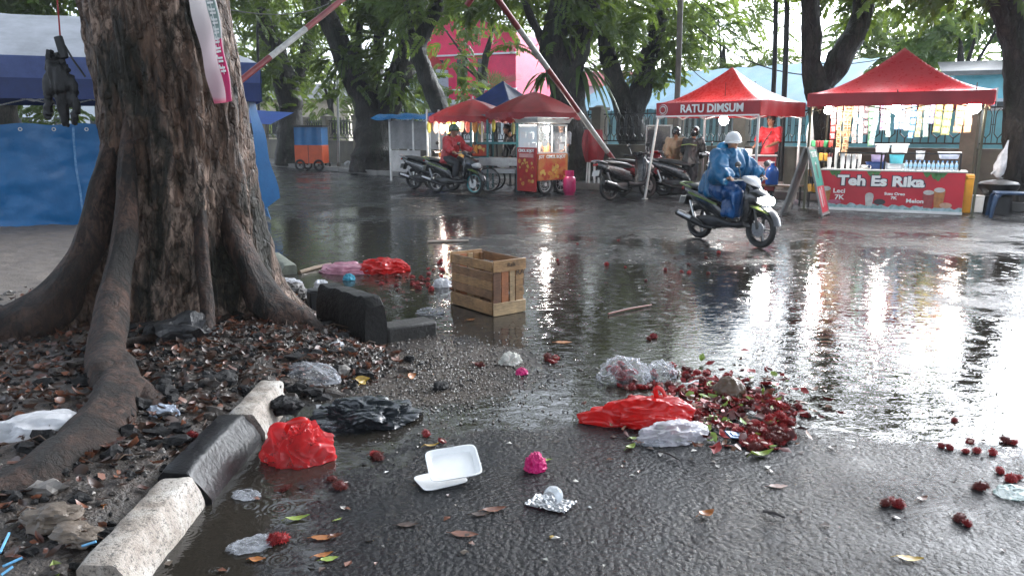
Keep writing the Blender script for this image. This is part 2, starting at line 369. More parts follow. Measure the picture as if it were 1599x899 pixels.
# ------------------------------------------------------------ near kerb blocks
def kerbpaint():
    m, nt, b, out = newmat('kerb_white_paint'); tc = _n(nt, 'ShaderNodeTexCoord'); P = tc.outputs['Object']; n1 = noise_(nt, P, 5, 6, .7, .4); n2 = noise_(nt, P, 55, 4, .75); n3 = noise_(nt, P, 150, 3, .6)
    c = ramp(nt, n1, [(.32, (.13, .095, .07)), (.47, (.32, .275, .23)), (.68, (.48, .45, .41))]); c = mixc(nt, ramp(nt, n2, [(.36, (1, 1, 1)), (.47, (0, 0, 0))]), c, (.07, .06, .05)); c = mixc(nt, ramp(nt, n3, [(.3, (.8, .8, .8)), (.42, (0, 0, 0))]), c, (.05, .045, .04)); nt.links.new(c, b.inputs['Base Color']); b.inputs['Roughness'].default_value = .5
    bump(nt, b, math_(nt, 'ADD', n2, math_(nt, 'MULTIPLY', n3, .5)), .9, .008); return m
white_k = kerbpaint()
black_k = mat('kerb_black_paint', (.008, .008, .009), .36, spec=.3, var=.5, vscale=5, bmp=.5, bscale=40, rvar=.15)
blackrough = mat('kerb_black_rough', (.016, .015, .015), .42, var=.6, vscale=6, bmp=.8, bscale=35)
def worn(mb, amp=.006, sc=14, cuts=0):
    for i, p in enumerate(mb.v):
        mb.v[i] = p + Vector((fbm(p * sc, 3), fbm(p * sc + Vector((9, 0, 0)), 3), fbm(p * sc + Vector((0, 9, 0)), 3))) * amp
    return mb
def block(L, Wb, Wt, Hh, n=14, chip=None, rnd=.02):
    """kerb block along y; slanted front face at +x"""
    mb = MB(); rs = []
    for i in range(n + 1):
        y = L * (i / n - .5); e = rnd * .6 if i in (0, n) else 0
        prof = [(0, -.12), (0, .02), (-(Wb - Wt) * .5, Hh * .5), (-(Wb - Wt) + .0, Hh - rnd - e), (-(Wb - Wt) - rnd * .4, Hh - rnd * .3 - e), (-(Wb - Wt) - rnd, Hh - e), (-(Wb - Wt) - Wt * .5, Hh - e), (-Wb + rnd, Hh - e), (-Wb, Hh - rnd - e), (-Wb, -.12)]
        rs.append([Vector((px, y, pz)) for px, pz in prof])
    mb.rings(rs)
    if chip:
        for i, p in enumerate(mb.v): mb.v[i] = chip(p)
    return worn(mb)
def kb(L, a, b, z, m, label, Wb=.17, Wt=.13, Hh=.13, roll=0, chip=None):
    o = block(L, Wb, Wt, Hh, chip=chip).build('kerb_block', m, sharp=50); a, b = Vector(a), Vector(b)
    o.location = ((a.x + b.x) / 2, (a.y + b.y) / 2, z); o.rotation_euler = (0, roll, math.atan2(b.y - a.y, b.x - a.x) - math.pi / 2)
    return tag(o, label, 'kerb', 'kerb blocks round the big tree')
kb(.62, (-1.2, 2.2), (-1.215, 2.82), 0, white_k, 'worn white painted kerb block at the bottom left corner, nearest the camera')
kb(.64, (-1.2, 2.83), (-1.2, 3.47), .005, black_k, 'glossy black painted kerb block between the two white ones', Wb=.2, Wt=.13, Hh=.14)
kb(.5, (-1.19, 3.49), (-1.2, 3.99), .015, white_k, 'chipped white kerb block beside the red bag, far end broken', chip=lambda p: Vector((p.x - (.05 * sm(.1, .25, p.y) if p.z < .06 else 0), p.y - (.1 if (p.y > .2 and p.z < .07) else 0), p.z)))
kb(.95, (-3.0, 9.0), (-2.25, 7.55), -.02, mat('kerb_moss', (.2, .21, .16), .5, var=.6, vscale=9, bmp=.6), 'mossy grey kerb stone standing behind the big tree')
kb(1.0, (-3.75, 10.8), (-3.1, 9.15), -.03, _M['kerb_moss'], 'farther grey kerb stone half sunk behind the tree', Wb=.18)
# uprooted kerb slab and its foot
t = thing('concrete_slab', 'uprooted black concrete kerb slab tipped up beside the soil', 'slab', (-1.2, 5.56, 0), math.atan2(.75, -.52))
mb = MB()
mb.grid(1, 1, lambda u, v: Vector((0, 0, -5)))
mb = MB(); rs = []
for i in range(15):
    u = i / 14; x = -.46 + .92 * u; h = .34 - .05 * u + .015 * fbm((u * 6, 0, 0), 3); th = .075; ch = .06 * sm(.1, .0, u)
    rs.append([Vector((x, -th, -.06)), Vector((x, -th, .15)), Vector((x, -th + .01, h - ch - .01)), Vector((x, -th + .02, h - ch)), Vector((x, th - .02, h - ch * 1.4)), Vector((x, th, h - ch - .03)), Vector((x, th + .01, .15)), Vector((x, th + .02, -.06))])
mb.rings(rs); worn(mb, .014, 9); mb.build('upright_face', mat('slab_black', (.013, .012, .011), .6, spec=.25, var=.6, vscale=5, bmp=.9, bscale=30), t, sharp=45)
mb = MB(); mb.box((-.36, -.28, .02), (.2, .4, .17)); mb.build('foot_step', mat('slab_grey', (.035, .032, .028), .55, spec=.3, var=.6, vscale=7, bmp=.9, bscale=40), t, bevel=.02)

# ------------------------------------------------------------ the big tree
def barkmat(name='bark', crk=.45, dark=(.010, .007, .005), mid=(.112, .068, .045), lite=(.30, .225, .175), moss=(.010, .012, .007), sc=1., wet=.45):
    if name in _M: return _M[name]
    m, nt, b, out = newmat(name); tc = _n(nt, 'ShaderNodeTexCoord'); P = tc.outputs['Object']
    vs_ = vmul(nt, P, (1, 1, .16)); n1 = noise_(nt, vs_, 9 * sc, 8, .72, .8); n2 = noise_(nt, vmul(nt, P, (1, 1, .3)), 26 * sc, 5, .65, .6); n3 = noise_(nt, vmul(nt, P, (1, 1, .45)), 2.1 * sc, 5, .65)
    nn = noise_(nt, vmul(nt, P, (1, 1, .5)), 13 * sc, 6, .75, 1.0)
    c = ramp(nt, n1, [(.36, dark), (.47, tuple(x * .7 for x in mid)), (.56, mid), (.68, tuple(x * 1.5 for x in mid))])
    patch = math_(nt, 'MULTIPLY', ramp(nt, n3, [(.42, (0, 0, 0)), (.54, (1, 1, 1))]), ramp(nt, nn, [(.46, (0, 0, 0)), (.53, (1, 1, 1))]))
    c = mixc(nt, patch, c, lite)
    wv = _n(nt, 'ShaderNodeVectorMath', operation='ADD'); nt.links.new(vmul(nt, P, (1, 1, .3)), wv.inputs[0]); nv = _n(nt, 'ShaderNodeTexNoise'); nv.inputs['Scale'].default_value = 11 * sc; nt.links.new(P, nv.inputs['Vector']); nt.links.new(vmul(nt, nv.outputs['Color'], (.09, .09, .05)), wv.inputs[1])
    vo = _n(nt, 'ShaderNodeTexVoronoi', feature='DISTANCE_TO_EDGE'); vo.inputs['Scale'].default_value = 13 * sc; nt.links.new(wv.outputs[0], vo.inputs['Vector']); vc = _n(nt, 'ShaderNodeTexVoronoi'); vc.inputs['Scale'].default_value = 13 * sc; nt.links.new(wv.outputs[0], vc.inputs['Vector'])
    bw = _n(nt, 'ShaderNodeRGBToBW'); nt.links.new(vc.outputs['Color'], bw.inputs[0]); crack = ramp(nt, vo.outputs['Distance'], [(.0, (0, 0, 0)), (.12, (1, 1, 1))])
    c = mixc(nt, crk, c, mixc(nt, 1.0, c, ramp(nt, bw.outputs[0], [(.25, (.35, .33, .32)), (.75, (1.5, 1.4, 1.35))]), 'MULTIPLY')); c = mixc(nt, crk, c, mixc(nt, 1.0, c, crack, 'MULTIPLY'))
    c = mixc(nt, ramp(nt, noise_(nt, vmul(nt, P, (1, 1, .35)), 2.9 * sc, 6, .7, .5), [(.5, (0, 0, 0)), (.6, (.9, .9, .9))]), c, moss)
    c = mixc(nt, .8, c, mixc(nt, 1.0, c, ramp(nt, n2, [(.32, (.35, .33, .3)), (.65, (1.35, 1.3, 1.3))]), 'MULTIPLY'))
    b.inputs['Specular IOR Level'].default_value = .3; nt.links.new(c, b.inputs['Base Color']); nt.links.new(math_(nt, 'MULTIPLY_ADD', n2, .4, wet - .15), b.inputs['Roughness'])
    h = math_(nt, 'ADD', math_(nt, 'MULTIPLY', n1, 1.6), math_(nt, 'ADD', math_(nt, 'ADD', math_(nt, 'MULTIPLY', nn, .8), math_(nt, 'MULTIPLY', crack, crk)), math_(nt, 'MULTIPLY', n2, .6)))
    bump(nt, b, h, 1.0, .035 / sc); _M[name] = m; return m
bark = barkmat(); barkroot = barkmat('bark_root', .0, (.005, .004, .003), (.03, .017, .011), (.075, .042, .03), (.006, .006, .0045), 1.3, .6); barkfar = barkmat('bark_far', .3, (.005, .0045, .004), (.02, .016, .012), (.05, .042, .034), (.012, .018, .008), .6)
TX, TY = -2.52, 5.75
bt = thing('big_street_tree', 'huge fissured tree trunk with spreading buttress roots in the left foreground', 'tree', (TX, TY, 0))
lobes = [(196, .3, .2, .8), (214, .5, .2, .9), (236, .4, .14, .9), (258, .30, .12, .85), (300, .2, .15, .5), (335, .55, .20, .8), (20, .4, .25, .6), (90, .4, .3, .6), (150, .5, .25, .8), (232, .2, .13, .6), (283, .16, .1, .5)]
def trunk_r(a, z):
    r = .472 + .05 * math.exp(-z / 1.2) + .06 * sm(2, 5, z) + .13 * math.exp(-z / .55)
    for deg, amp, wd, hh in lobes:
        d = (a - R(deg) + math.pi) % (2 * math.pi) - math.pi
        r += (.86 * amp * math.exp(-max(z, 0) / (hh * .42)) + .035 * math.exp(-z / 3)) * math.exp(-(d / wd) ** 2 * (1 + .8 * math.exp(-z / .6)))
    return r
mb = MB(); NA, NZ = 220, 170
def tf(u, v):
    z = -.12 + 7.4 * v ** 1.55; a = 2 * math.pi * u
    cxx = .10 * (1 - math.exp(-z / 1.5)) - .13 * sm(.9, 3, z) * z / 2.2; cy2 = .05 * z
    p = Vector((math.cos(a), math.sin(a), 0)); q = Vector((p.x * 2.1, p.y * 2.1, z * .55))
    r = trunk_r(a, z); f1 = fbm(q * 1.2, 4); f2 = mnoise.noise(Vector((p.x * 7, p.y * 7, z * 1.1))); f3 = fbm((p.x * 16, p.y * 16, z * 4), 3)
    r += .05 * f1 - .035 * max(0, .25 - abs(f2)) * 4 * .6 + .018 * f3 + .012 * fbm((p.x * 40, p.y * 40, z * 9), 2)
    return Vector((cxx + p.x * r, cy2 + p.y * r, z))
mb.grid(NA, NZ, tf); mb.build('trunk', bark, bt, sharp=180, recalc=False)
def root(pts, rr, nm='root', flat=1.):
    P = [Vector(p) - Vector((TX, TY, 0)) for p in pts]; Q = []; q = []
    for i in range(len(P) - 1):
        a, b, c, d = P[max(i - 1, 0)], P[i], P[i + 1], P[min(i + 2, len(P) - 1)]
        for k in range(9):
            s = k / 9; Q.append(.5 * ((2 * b) + (c - a) * s + (2 * a - 5 * b + 4 * c - d) * s * s + (3 * b - a - 3 * c + d) * s ** 3)); q.append(rr[i] * (1 - s) + rr[i + 1] * s)
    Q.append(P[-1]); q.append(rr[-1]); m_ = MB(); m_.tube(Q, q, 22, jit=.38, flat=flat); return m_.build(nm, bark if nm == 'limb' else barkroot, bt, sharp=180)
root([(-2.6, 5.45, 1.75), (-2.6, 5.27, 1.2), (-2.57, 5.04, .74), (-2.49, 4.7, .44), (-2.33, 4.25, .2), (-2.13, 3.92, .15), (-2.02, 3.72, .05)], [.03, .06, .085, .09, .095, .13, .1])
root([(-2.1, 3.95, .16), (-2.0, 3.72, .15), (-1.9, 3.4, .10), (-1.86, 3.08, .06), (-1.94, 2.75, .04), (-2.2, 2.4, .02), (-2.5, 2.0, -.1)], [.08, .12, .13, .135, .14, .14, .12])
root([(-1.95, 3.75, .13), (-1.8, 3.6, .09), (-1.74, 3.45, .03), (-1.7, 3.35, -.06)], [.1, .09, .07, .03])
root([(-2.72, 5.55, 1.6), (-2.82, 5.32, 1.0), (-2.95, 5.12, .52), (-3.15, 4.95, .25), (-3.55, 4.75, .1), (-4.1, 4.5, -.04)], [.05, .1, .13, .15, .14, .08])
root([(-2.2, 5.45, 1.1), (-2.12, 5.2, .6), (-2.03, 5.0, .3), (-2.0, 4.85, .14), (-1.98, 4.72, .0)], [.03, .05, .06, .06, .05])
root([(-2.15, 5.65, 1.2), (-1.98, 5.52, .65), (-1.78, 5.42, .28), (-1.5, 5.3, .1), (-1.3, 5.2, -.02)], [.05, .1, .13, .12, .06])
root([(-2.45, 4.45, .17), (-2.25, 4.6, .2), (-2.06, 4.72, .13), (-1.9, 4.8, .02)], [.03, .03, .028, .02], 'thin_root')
# limbs above the frame
for pts, rr in (([(TX - .3, TY + .3, 6.5), (TX - .8, TY, 8), (TX - 2.2, TY - 1, 9.5)], [.42, .3, .16]), ([(TX, TY + .3, 6.6), (TX + 1, TY + .6, 8), (TX + 3.2, TY + .4, 9.3), (TX + 5, TY, 9.8)], [.4, .3, .2, .08]),
                ([(TX - .1, TY + .3, 6.8), (TX + .2, TY - 1.2, 8.2), (TX + 1.2, TY - 4, 9.3), (TX + 2, TY - 6.5, 9.8)], [.38, .28, .2, .08]), ([(TX - .1, TY + .4, 6.8), (TX - .4, TY + 2, 8.2), (TX - 1, TY + 4, 9.3)], [.36, .26, .1])):
    root(pts, rr, 'limb')

# ------------------------------------------------------------ foliage
def spray(seed, n=9, L=.55, lw=.13, ll=.26, droop=.35):
    r_ = random.Random(seed); V = []; F = []
    for i in range(n):
        s = i / (n - 1); c = Vector((L * s, 0, -droop * L * s * s))
        for sd in (-1, 1):
            d = Vector((.55 + .3 * r_.random(), sd * (.8 + .2 * r_.random()), -.25 - .4 * r_.random())).normalized(); w_ = d.cross(Vector((r_.uniform(-.3, .3), r_.uniform(-.3, .3), 1))).normalized() * lw * r_.uniform(.7, 1.1) * .5
            l_ = ll * r_.uniform(.7, 1.1) * (1 - .3 * s); o = len(V)
            V += [c, c + d * l_ * .5 + w_, c + d * l_ + Vector((0, 0, -.03)), c + d * l_ * .5 - w_]; F.append((o, o + 1, o + 2, o + 3))
    return V, F
def crown(name, blobs, m, parent, seed, ls=1., L=.55, n=10, droop=.4, lw=.10, ll=.2, hollow=.4):
    blobs = [(c, r, int(q * 1.2)) for c, r, q in blobs]
    r_ = random.Random(seed); base = [spray(seed + k, n, L * ls, lw * ls, ll * ls, droop) for k in range(4)]; co = []; F = []
    for c, rad, cnt in blobs:
        c = Vector(c)
        for _ in range(cnt):
            for _t in range(12):
                d = Vector((r_.gauss(0, 1), r_.gauss(0, 1), r_.gauss(0, 1))).normalized(); q = d * (hollow + (1 - hollow) * r_.random() ** .7); p = c + Vector((q.x * rad[0], q.y * rad[1], q.z * rad[2]))
                if mnoise.noise(p * .55 + Vector((seed, 0, 0))) + .5 * mnoise.noise(p * 1.4) > -.12: break
            else: continue
            V, f = base[r_.randrange(4)]
            rot = Matrix.Rotation(math.atan2(d.y, d.x) + r_.uniform(-1.2, 1.2), 3, 'Z') @ Matrix.Rotation(r_.uniform(-.5, .8), 3, 'Y') @ Matrix.Rotation(r_.uniform(-.9, .9), 3, 'X') * r_.uniform(.7, 1.25)
            o = len(co); co += [tuple(rot @ v + p) for v in V]; F += [[i + o for i in q_] for q_ in f]
    mb = MB(); mb.v = co; mb.f = F; mb.mi = [0] * len(F)
    return mb.build(name, m, parent, smooth=False, recalc=False)
leaf_dark = leafmat('leaf_dark', (.022, .055, .014), (.07, .135, .028), .5); leaf_mid = leafmat('leaf_mid', (.038, .09, .02), (.11, .18, .038), .52); leaf_lite = leafmat('leaf_light', (.09, .16, .04), (.2, .27, .08), .6)
rel = lambda x, y, z: (x - TX, y - TY, z)
crown('crown', [(rel(-4.6, 4.5, 9.3), (3, 3, 2), 420), (rel(-1, 7, 9.6), (3, 2.5, 1.6), 380), (rel(-1, 2, 9.6), (3, 3, 1.8), 420), (rel(1.6, 5.2, 9.8), (2.4, 2.4, 1.4), 300), (rel(-3.8, 9, 9), (3, 2, 2), 300), (rel(-4.5, 0, 9), (3, 3, 2), 300), (rel(1, -1.5, 9.6), (3, 3, 1.6), 350), (rel(4.5, 1.5, 9.8), (3, 3, 1.3), 330), (rel(-7.5, 3, 8.6), (2.6, 4, 2.6), 420), (rel(2.2, -5, 9.4), (4, 2.5, 1.8), 350), (rel(-3, -4.5, 8.6), (4, 2.5, 2.2), 420), (rel(-1.5, 4.2, 8.6), (2.5, 2, 1), 260), (rel(1.5, 0, 8.8), (2.5, 2, 1), 260)], leaf_mid, bt, 3, 1.35, hollow=.15)

def lim(px, Y, k=0): return [at(x, y, Y) for x, y in px]
def smoothpath(P, k=6):
    Q = []
    for i in range(len(P) - 1):
        a, b, c, d = P[max(i - 1, 0)], P[i], P[i + 1], P[min(i + 2, len(P) - 1)]
        for s in (j / k for j in range(k)): Q.append(.5 * ((2 * b) + (c - a) * s + (2 * a - 5 * b + 4 * c - d) * s * s + (3 * b - a - 3 * c + d) * s ** 3))
    return Q + [P[-1]]
def ftree(label, limbs, blobs, m, seed, cat='tree', group='street trees along the far pavement', ls=1., **kw):
    """limbs: (pixel path, radius list px, Y); the first starts on the ground"""
    b0 = limbs[0][0][0]; Y0 = limbs[0][2]; p0 = at(b0[0], b0[1], Y0); root_ = thing('street_tree', label, cat, (p0.x, p0.y, 0), 0, group); off = Vector((p0.x, p0.y, 0)); mbt = MB()
    for k_, (path, rad, Y) in enumerate(limbs):
        P = [at(x, y, Y + (dy[0] if dy else 0)) for x, y, *dy in path]
        if k_ == 0: P[0].z = .08
        Q = [p - off for p in smoothpath(P)]; n_ = len(Q); rr = []
        for i in range(n_):
            s = i / (n_ - 1) * (len(rad) - 1); j = min(int(s), len(rad) - 2); rr.append((rad[j] + (rad[j + 1] - rad[j]) * (s - j)) / FPX * Y)
        mbt.tube(Q, rr, 18, jit=.3)
    mbt.build('trunk', barkfar, root_, sharp=180)
    bl = [(at(x, y, Y) - off, (rx, ry, rz), n_) for x, y, Y, rx, ry, rz, n_ in blobs]
    if bl: crown('crown', bl, m, root_, seed, ls, **kw)
    return root_, off
# ------------------------------------------------------------ far pavement: fence, poles, trees
iron = mat('black_iron', (.015, .015, .016), .4, metal=.4, var=.3, vscale=20); wallm = mat('fence_wall', (.14, .123, .09), .6, var=.65, vscale=1.6, bmp=.4, bscale=20, col2=(.05, .048, .04))
fence = thing('iron_fence', 'long black ornamental iron fence on a stained concrete wall behind the stalls', 'fence', (*FENCE[5], 0)); fo = Vector((*FENCE[5], 0))
FP = []
for a, b in zip(FENCE[1:], FENCE[2:-1]):
    a, b = Vector((*a, 0)), Vector((*b, 0)); n_ = max(1, round((b - a).length / 2.5))
    for i in range(n_): FP.append((a.lerp(b, i / n_), a.lerp(b, (i + 1) / n_)))
mbw = MB()
for a, b in FP:
    mbw.bar(a - fo + Vector((0, 0, .56)), b - fo + Vector((0, 0, .56)), .2, 1.0); mbw.bar(a - fo + Vector((0, 0, 1.085)), b - fo + Vector((0, 0, 1.085)), .26, .06)
mbw.build('concrete_wall', wallm, fence)
def fpanel(L):
    mb = MB(); mb.bar((0, 0, 1.22), (L, 0, 1.22), .035); mb.bar((0, 0, 1.98), (L, 0, 1.98), .035); n_ = max(3, round(L / .25)); s = L / n_
    for i in range(n_ + 1):
        if i not in (0, n_): mb.bar((i * s, 0, 1.22), (i * s, 0, 2.06), .018); mb.add([((i * s) - .022, 0, 2.05), ((i * s) + .022, 0, 2.05), (i * s, -.01, 2.12), (i * s, .01, 2.12)], [(0, 1, 2), (0, 1, 3)])
    for i in range(n_):
        c = (i + .5) * s; w_ = s * .33
        pts = [(c, 0, 1.22), (c, 0, 1.33), (c - w_, 0, 1.43), (c - w_, 0, 1.82), (c - w_ * .7, 0, 1.9), (c, 0, 1.95), (c + w_ * .7, 0, 1.9), (c + w_, 0, 1.82), (c + w_, 0, 1.43), (c, 0, 1.33)]
        for p, q in zip(pts, pts[1:]): mb.bar(p, q, .02)
        mb.bar((c - w_ * 1.0, 0, 1.62), (c - w_ * 1.5, 0, 1.62), .014); mb.bar((c + w_ * 1.0, 0, 1.62), (c + w_ * 1.5, 0, 1.62), .014)
    return mb.mesh('railing_panel', iron, smooth=False)
fpm = fpanel(2.3); pil = MB(); pil.box((0, 0, 1.1), (.34, .34, 2.0)); pil.box((0, 0, 2.14), (.44, .44, .09)); pil.box((0, 0, 2.215), (.3, .3, .06), taper=.4)
pilm = pil.mesh('pillar', mat('pillar_paint', (.23, .2, .15), .6, var=.6, vscale=2, bmp=.3, bscale=20), smooth=False)
for a, b in FP:
    ang = math.atan2(b.y - a.y, b.x - a.x); o = bpy.data.objects.new('railing_panel', fpm); C.objects.link(o); o.parent = fence; d = (b - a).normalized(); p = a - fo + d * .17
    o.location = p; o.rotation_euler = (0, 0, ang); o.scale = ((b - a).length - .34) / 2.3, 1, 1
    o = bpy.data.objects.new('pillar', pilm); C.objects.link(o); o.parent = fence; o.location = a - fo; o.rotation_euler = (0, 0, ang)

ftree('leaning trunk with leafy climbers left of the orange cart', [([(456, 262), (454, 215), (453, 165), (446, 125), (430, 80), (410, 20), (400, -60)], [26, 20, 18, 19, 15, 12, 8], 33.4), ([(453, 150, .2), (470, 105, .4), (482, 60, .6), (486, 0, .8)], [12, 10, 8, 6], 33.4)],
      [(385, 40, 32, 3.2, 2, 2.2, 260), (440, 60, 33, 1.8, 1.6, 2, 120), (470, -20, 33, 3, 2.5, 2, 220), (400, -60, 33, 4, 3, 2.2, 260), (428, 130, 32.6, 1.0, .8, 1.0, 40), (370, 110, 34, 1.8, 1.5, 1.1, 80)], leaf_mid, 11)
ftree('thick double trunk tree wrapped in ferns in the middle of the far pavement', [([(588, 270), (586, 235), (584, 200), (577, 168), (560, 140), (545, 100), (528, 60), (508, 20), (500, -40)], [44, 33, 28, 22, 19, 18, 16, 13, 9], 28.4), ([(590, 215), (606, 165), (622, 120), (640, 70), (652, 20), (668, -40)], [22, 18, 19, 17, 13, 8], 28.4), ([(580, 165), (590, 110, .4), (592, 60, .6), (604, 0, .8), (606, -40, 1)], [10, 9, 8, 7, 5], 28.4), ([(556, 130), (560, 80, .3), (562, 40, .4), (572, 0, .6)], [6, 5, 5, 4], 28.4)],
      [(540, 110, 28, .9, .7, 1.1, 50), (625, 105, 28, 1.3, .8, 1.3, 90), (610, 60, 28, 1.2, .8, 1.2, 60), (520, -10, 28, 2.4, 2, 1.3, 130), (640, -20, 28, 2.6, 2, 1.4, 150), (580, -60, 28, 4, 3, 1.6, 260), (560, 20, 28.5, 1.6, 1.2, 1.0, 60)], leaf_dark, 12, cat='tree')
ftree('slender dark trunk bending left in front of the pink house', [([(708, 275), (700, 205), (684, 165), (668, 125), (657, 90), (654, 70), (668, 40), (688, 0), (700, -50)], [16, 15, 14, 13, 13, 12, 10, 9, 6], 25.2), ([(656, 85), (644, 55, .2), (634, 20, .3), (628, -30, .5)], [8, 7, 6, 4], 25.2)],
      [(680, -5, 25, 2.2, 1.6, 1.0, 100), (650, 50, 25, .8, .8, .6, 22), (740, 5, 25.5, 1.6, 1.2, .8, 50), (720, -40, 25.5, 3, 2.4, 1.4, 180), (728, 120, 26.2, .6, .5, .4, 9)], leaf_mid, 13)
t4, o4 = ftree('stout forked trunk with a big fern behind the red umbrellas', [([(905, 285), (897, 235), (890, 185), (884, 140), (872, 100), (866, 60), (876, 0), (880, -50)], [36, 30, 28, 27, 22, 19, 17, 12], 22.2), ([(884, 140), (897, 90), (910, 50), (922, 0), (930, -50)], [20, 19, 18, 15, 10], 22.2), ([(862, 90, .1), (845, 60, .3), (826, 20, .5), (812, -15, .7)], [8, 7, 6, 5], 22.2)],
      [(850, 20, 22, 1.4, 1.1, .9, 60), (805, 25, 22.5, 1.3, 1, .8, 45), (940, 20, 22.5, 1.4, 1, 1, 50), (880, -60, 22.4, 4, 3, 1.5, 260), (950, 70, 22.8, .7, .5, .6, 16)], leaf_mid, 14)
# bird's nest fern and palm-like clump
mb = MB(); r_ = random.Random(5)
for cpx, cpy, n_, l0 in ((855, 120, 22, 1.1), (905, 110, 26, 1.25), (870, 60, 10, .8)):
    c = at(cpx, cpy, 22.2) - o4
    for i in range(n_):
        a = r_.uniform(0, 6.28); el = r_.uniform(.1, 1.0); L = l0 * r_.uniform(.6, 1.1); P = []
        for k in range(7):
            s = k / 6; P.append(c + Vector((math.cos(a) * L * s * math.cos(el * (1 - s)), math.sin(a) * L * s * .6, L * s * math.sin(el) - 1.35 * L * s * s)))
        d = Vector((-math.sin(a), math.cos(a), .1)) * .07
        V = []
        for k, p in enumerate(P): wv = d * math.sin(math.pi * (.12 + .88 * k / 6)) ; V += [p - wv, p + wv]
        mb.add(V, [(2 * k, 2 * k + 1, 2 * k + 3, 2 * k + 2) for k in range(6)])
mb.build('fern', leaf_dark, t4, smooth=True, recalc=False)
ftree('tall forked tree behind the fence between umbrellas and dim sum tent', [([(988, 262), (987, 225), (984, 195), (972, 160), (958, 120), (950, 80), (944, 40), (950, -10), (950, -50)], [26, 22, 20, 16, 14, 12, 11, 9, 7], 25.5), ([(985, 190), (1000, 145), (1010, 100), (1022, 60), (1034, 20), (1040, -40)], [17, 16, 15, 13, 11, 7], 25.5)],
      [(1020, 60, 25.3, 1.5, .9, 1.4, 110), (1040, 100, 25.2, .9, .7, .8, 45), (960, 20, 25.5, 1.6, 1, 1.2, 80), (1075, 30, 25.5, 1.5, 1, 1, 70), (1000, -50, 25.5, 3.5, 2.5, 1.5, 220), (1000, 120, 25.2, .5, .5, .6, 16)], leaf_lite, 15)
ftree('dark trunk forking wide between the two red tents', [([(1292, 290), (1290, 230), (1286, 180), (1276, 140), (1266, 100), (1268, 50), (1264, 0), (1258, -50)], [24, 22, 21, 20, 15, 13, 12, 8], 17.9), ([(1280, 142), (1300, 115), (1312, 90), (1335, 55), (1347, 20), (1346, -20), (1352, -60)], [14, 16, 17, 17, 15, 14, 10], 17.9)],
      [(1370, -10, 18, 1.2, .9, .5, 36), (1400, -60, 18, 2.2, 2, .9, 90), (1230, -70, 18, 1.6, 1.4, .7, 50)], leaf_mid, 16)
ftree('dark leaning trunk at the right edge with a white bag tied to it', [([(1588, 295), (1590, 240), (1593, 180), (1594, 120), (1590, 70), (1578, 25), (1566, -10), (1550, -60)], [27, 24, 22, 24, 24, 22, 20, 14], 15.1)],
      [(1540, -70, 15, 2.0, 1.6, .8, 70), (1500, -10, 16, 1.0, .7, .45, 22), (1440, -50, 16, 1.3, 1, .5, 30)], leaf_dark, 17)
ftree('trunk in shade behind the blue and grey canopy at far left', [([(4, 300), (6, 230), (8, 190), (6, 140), (-6, 60), (-10, -40)], [22, 18, 17, 17, 15, 10], 19.5)],
      [(40, 10, 19, 2.2, 1.5, 1.0, 130), (100, 20, 20, 1.2, 1, .8, 50), (-60, 20, 19, 2.2, 1.5, 1.4, 100), (100, -50, 19.5, 3, 2.5, 1.3, 200), (100, 165, 22, 1.6, 1, .7, 60)], leaf_dark, 18)
# the high boughs of the pavement trees reach over the street
UP = lambda x, y, z, rx, ry, rz, n: ((x, y, z), (rx, ry, rz), n)
for k, (ox, oy, bl) in enumerate(((-5.2, 28.4, [UP(1.2, -5, 9.4, 4.5, 4, 2.2, 190), UP(-3, -1, 10.5, 4, 4, 2.5, 130)]), (1.47, 22.2, [UP(.3, -2.5, 8.6, 3.6, 3.4, 1.8, 190), UP(-1.5, 0, 10.8, 4, 3.5, 2.4, 130)]), (-9.6, 33.4, [UP(1, -6, 8.6, 4.5, 4, 2.5, 190), UP(-5, -8, 9, 4, 4, 3, 130)]), (-12.7, 19.5, [UP(2, 0, 7.6, 4.5, 3.5, 2.5, 230)]), (7.3, 17.9, [UP(-1.2, -1.4, 9.2, 2.4, 2.6, 1.1, 90)]))):
    tr_ = [o for o in C.objects if o.name.startswith('street_tree') and abs(o.location.x - ox) < 1.2 and abs(o.location.y - oy) < 1.5]
    if tr_: crown('bough_foliage', bl, leaf_mid, tr_[0], 60 + k, 1.3, hollow=.15)
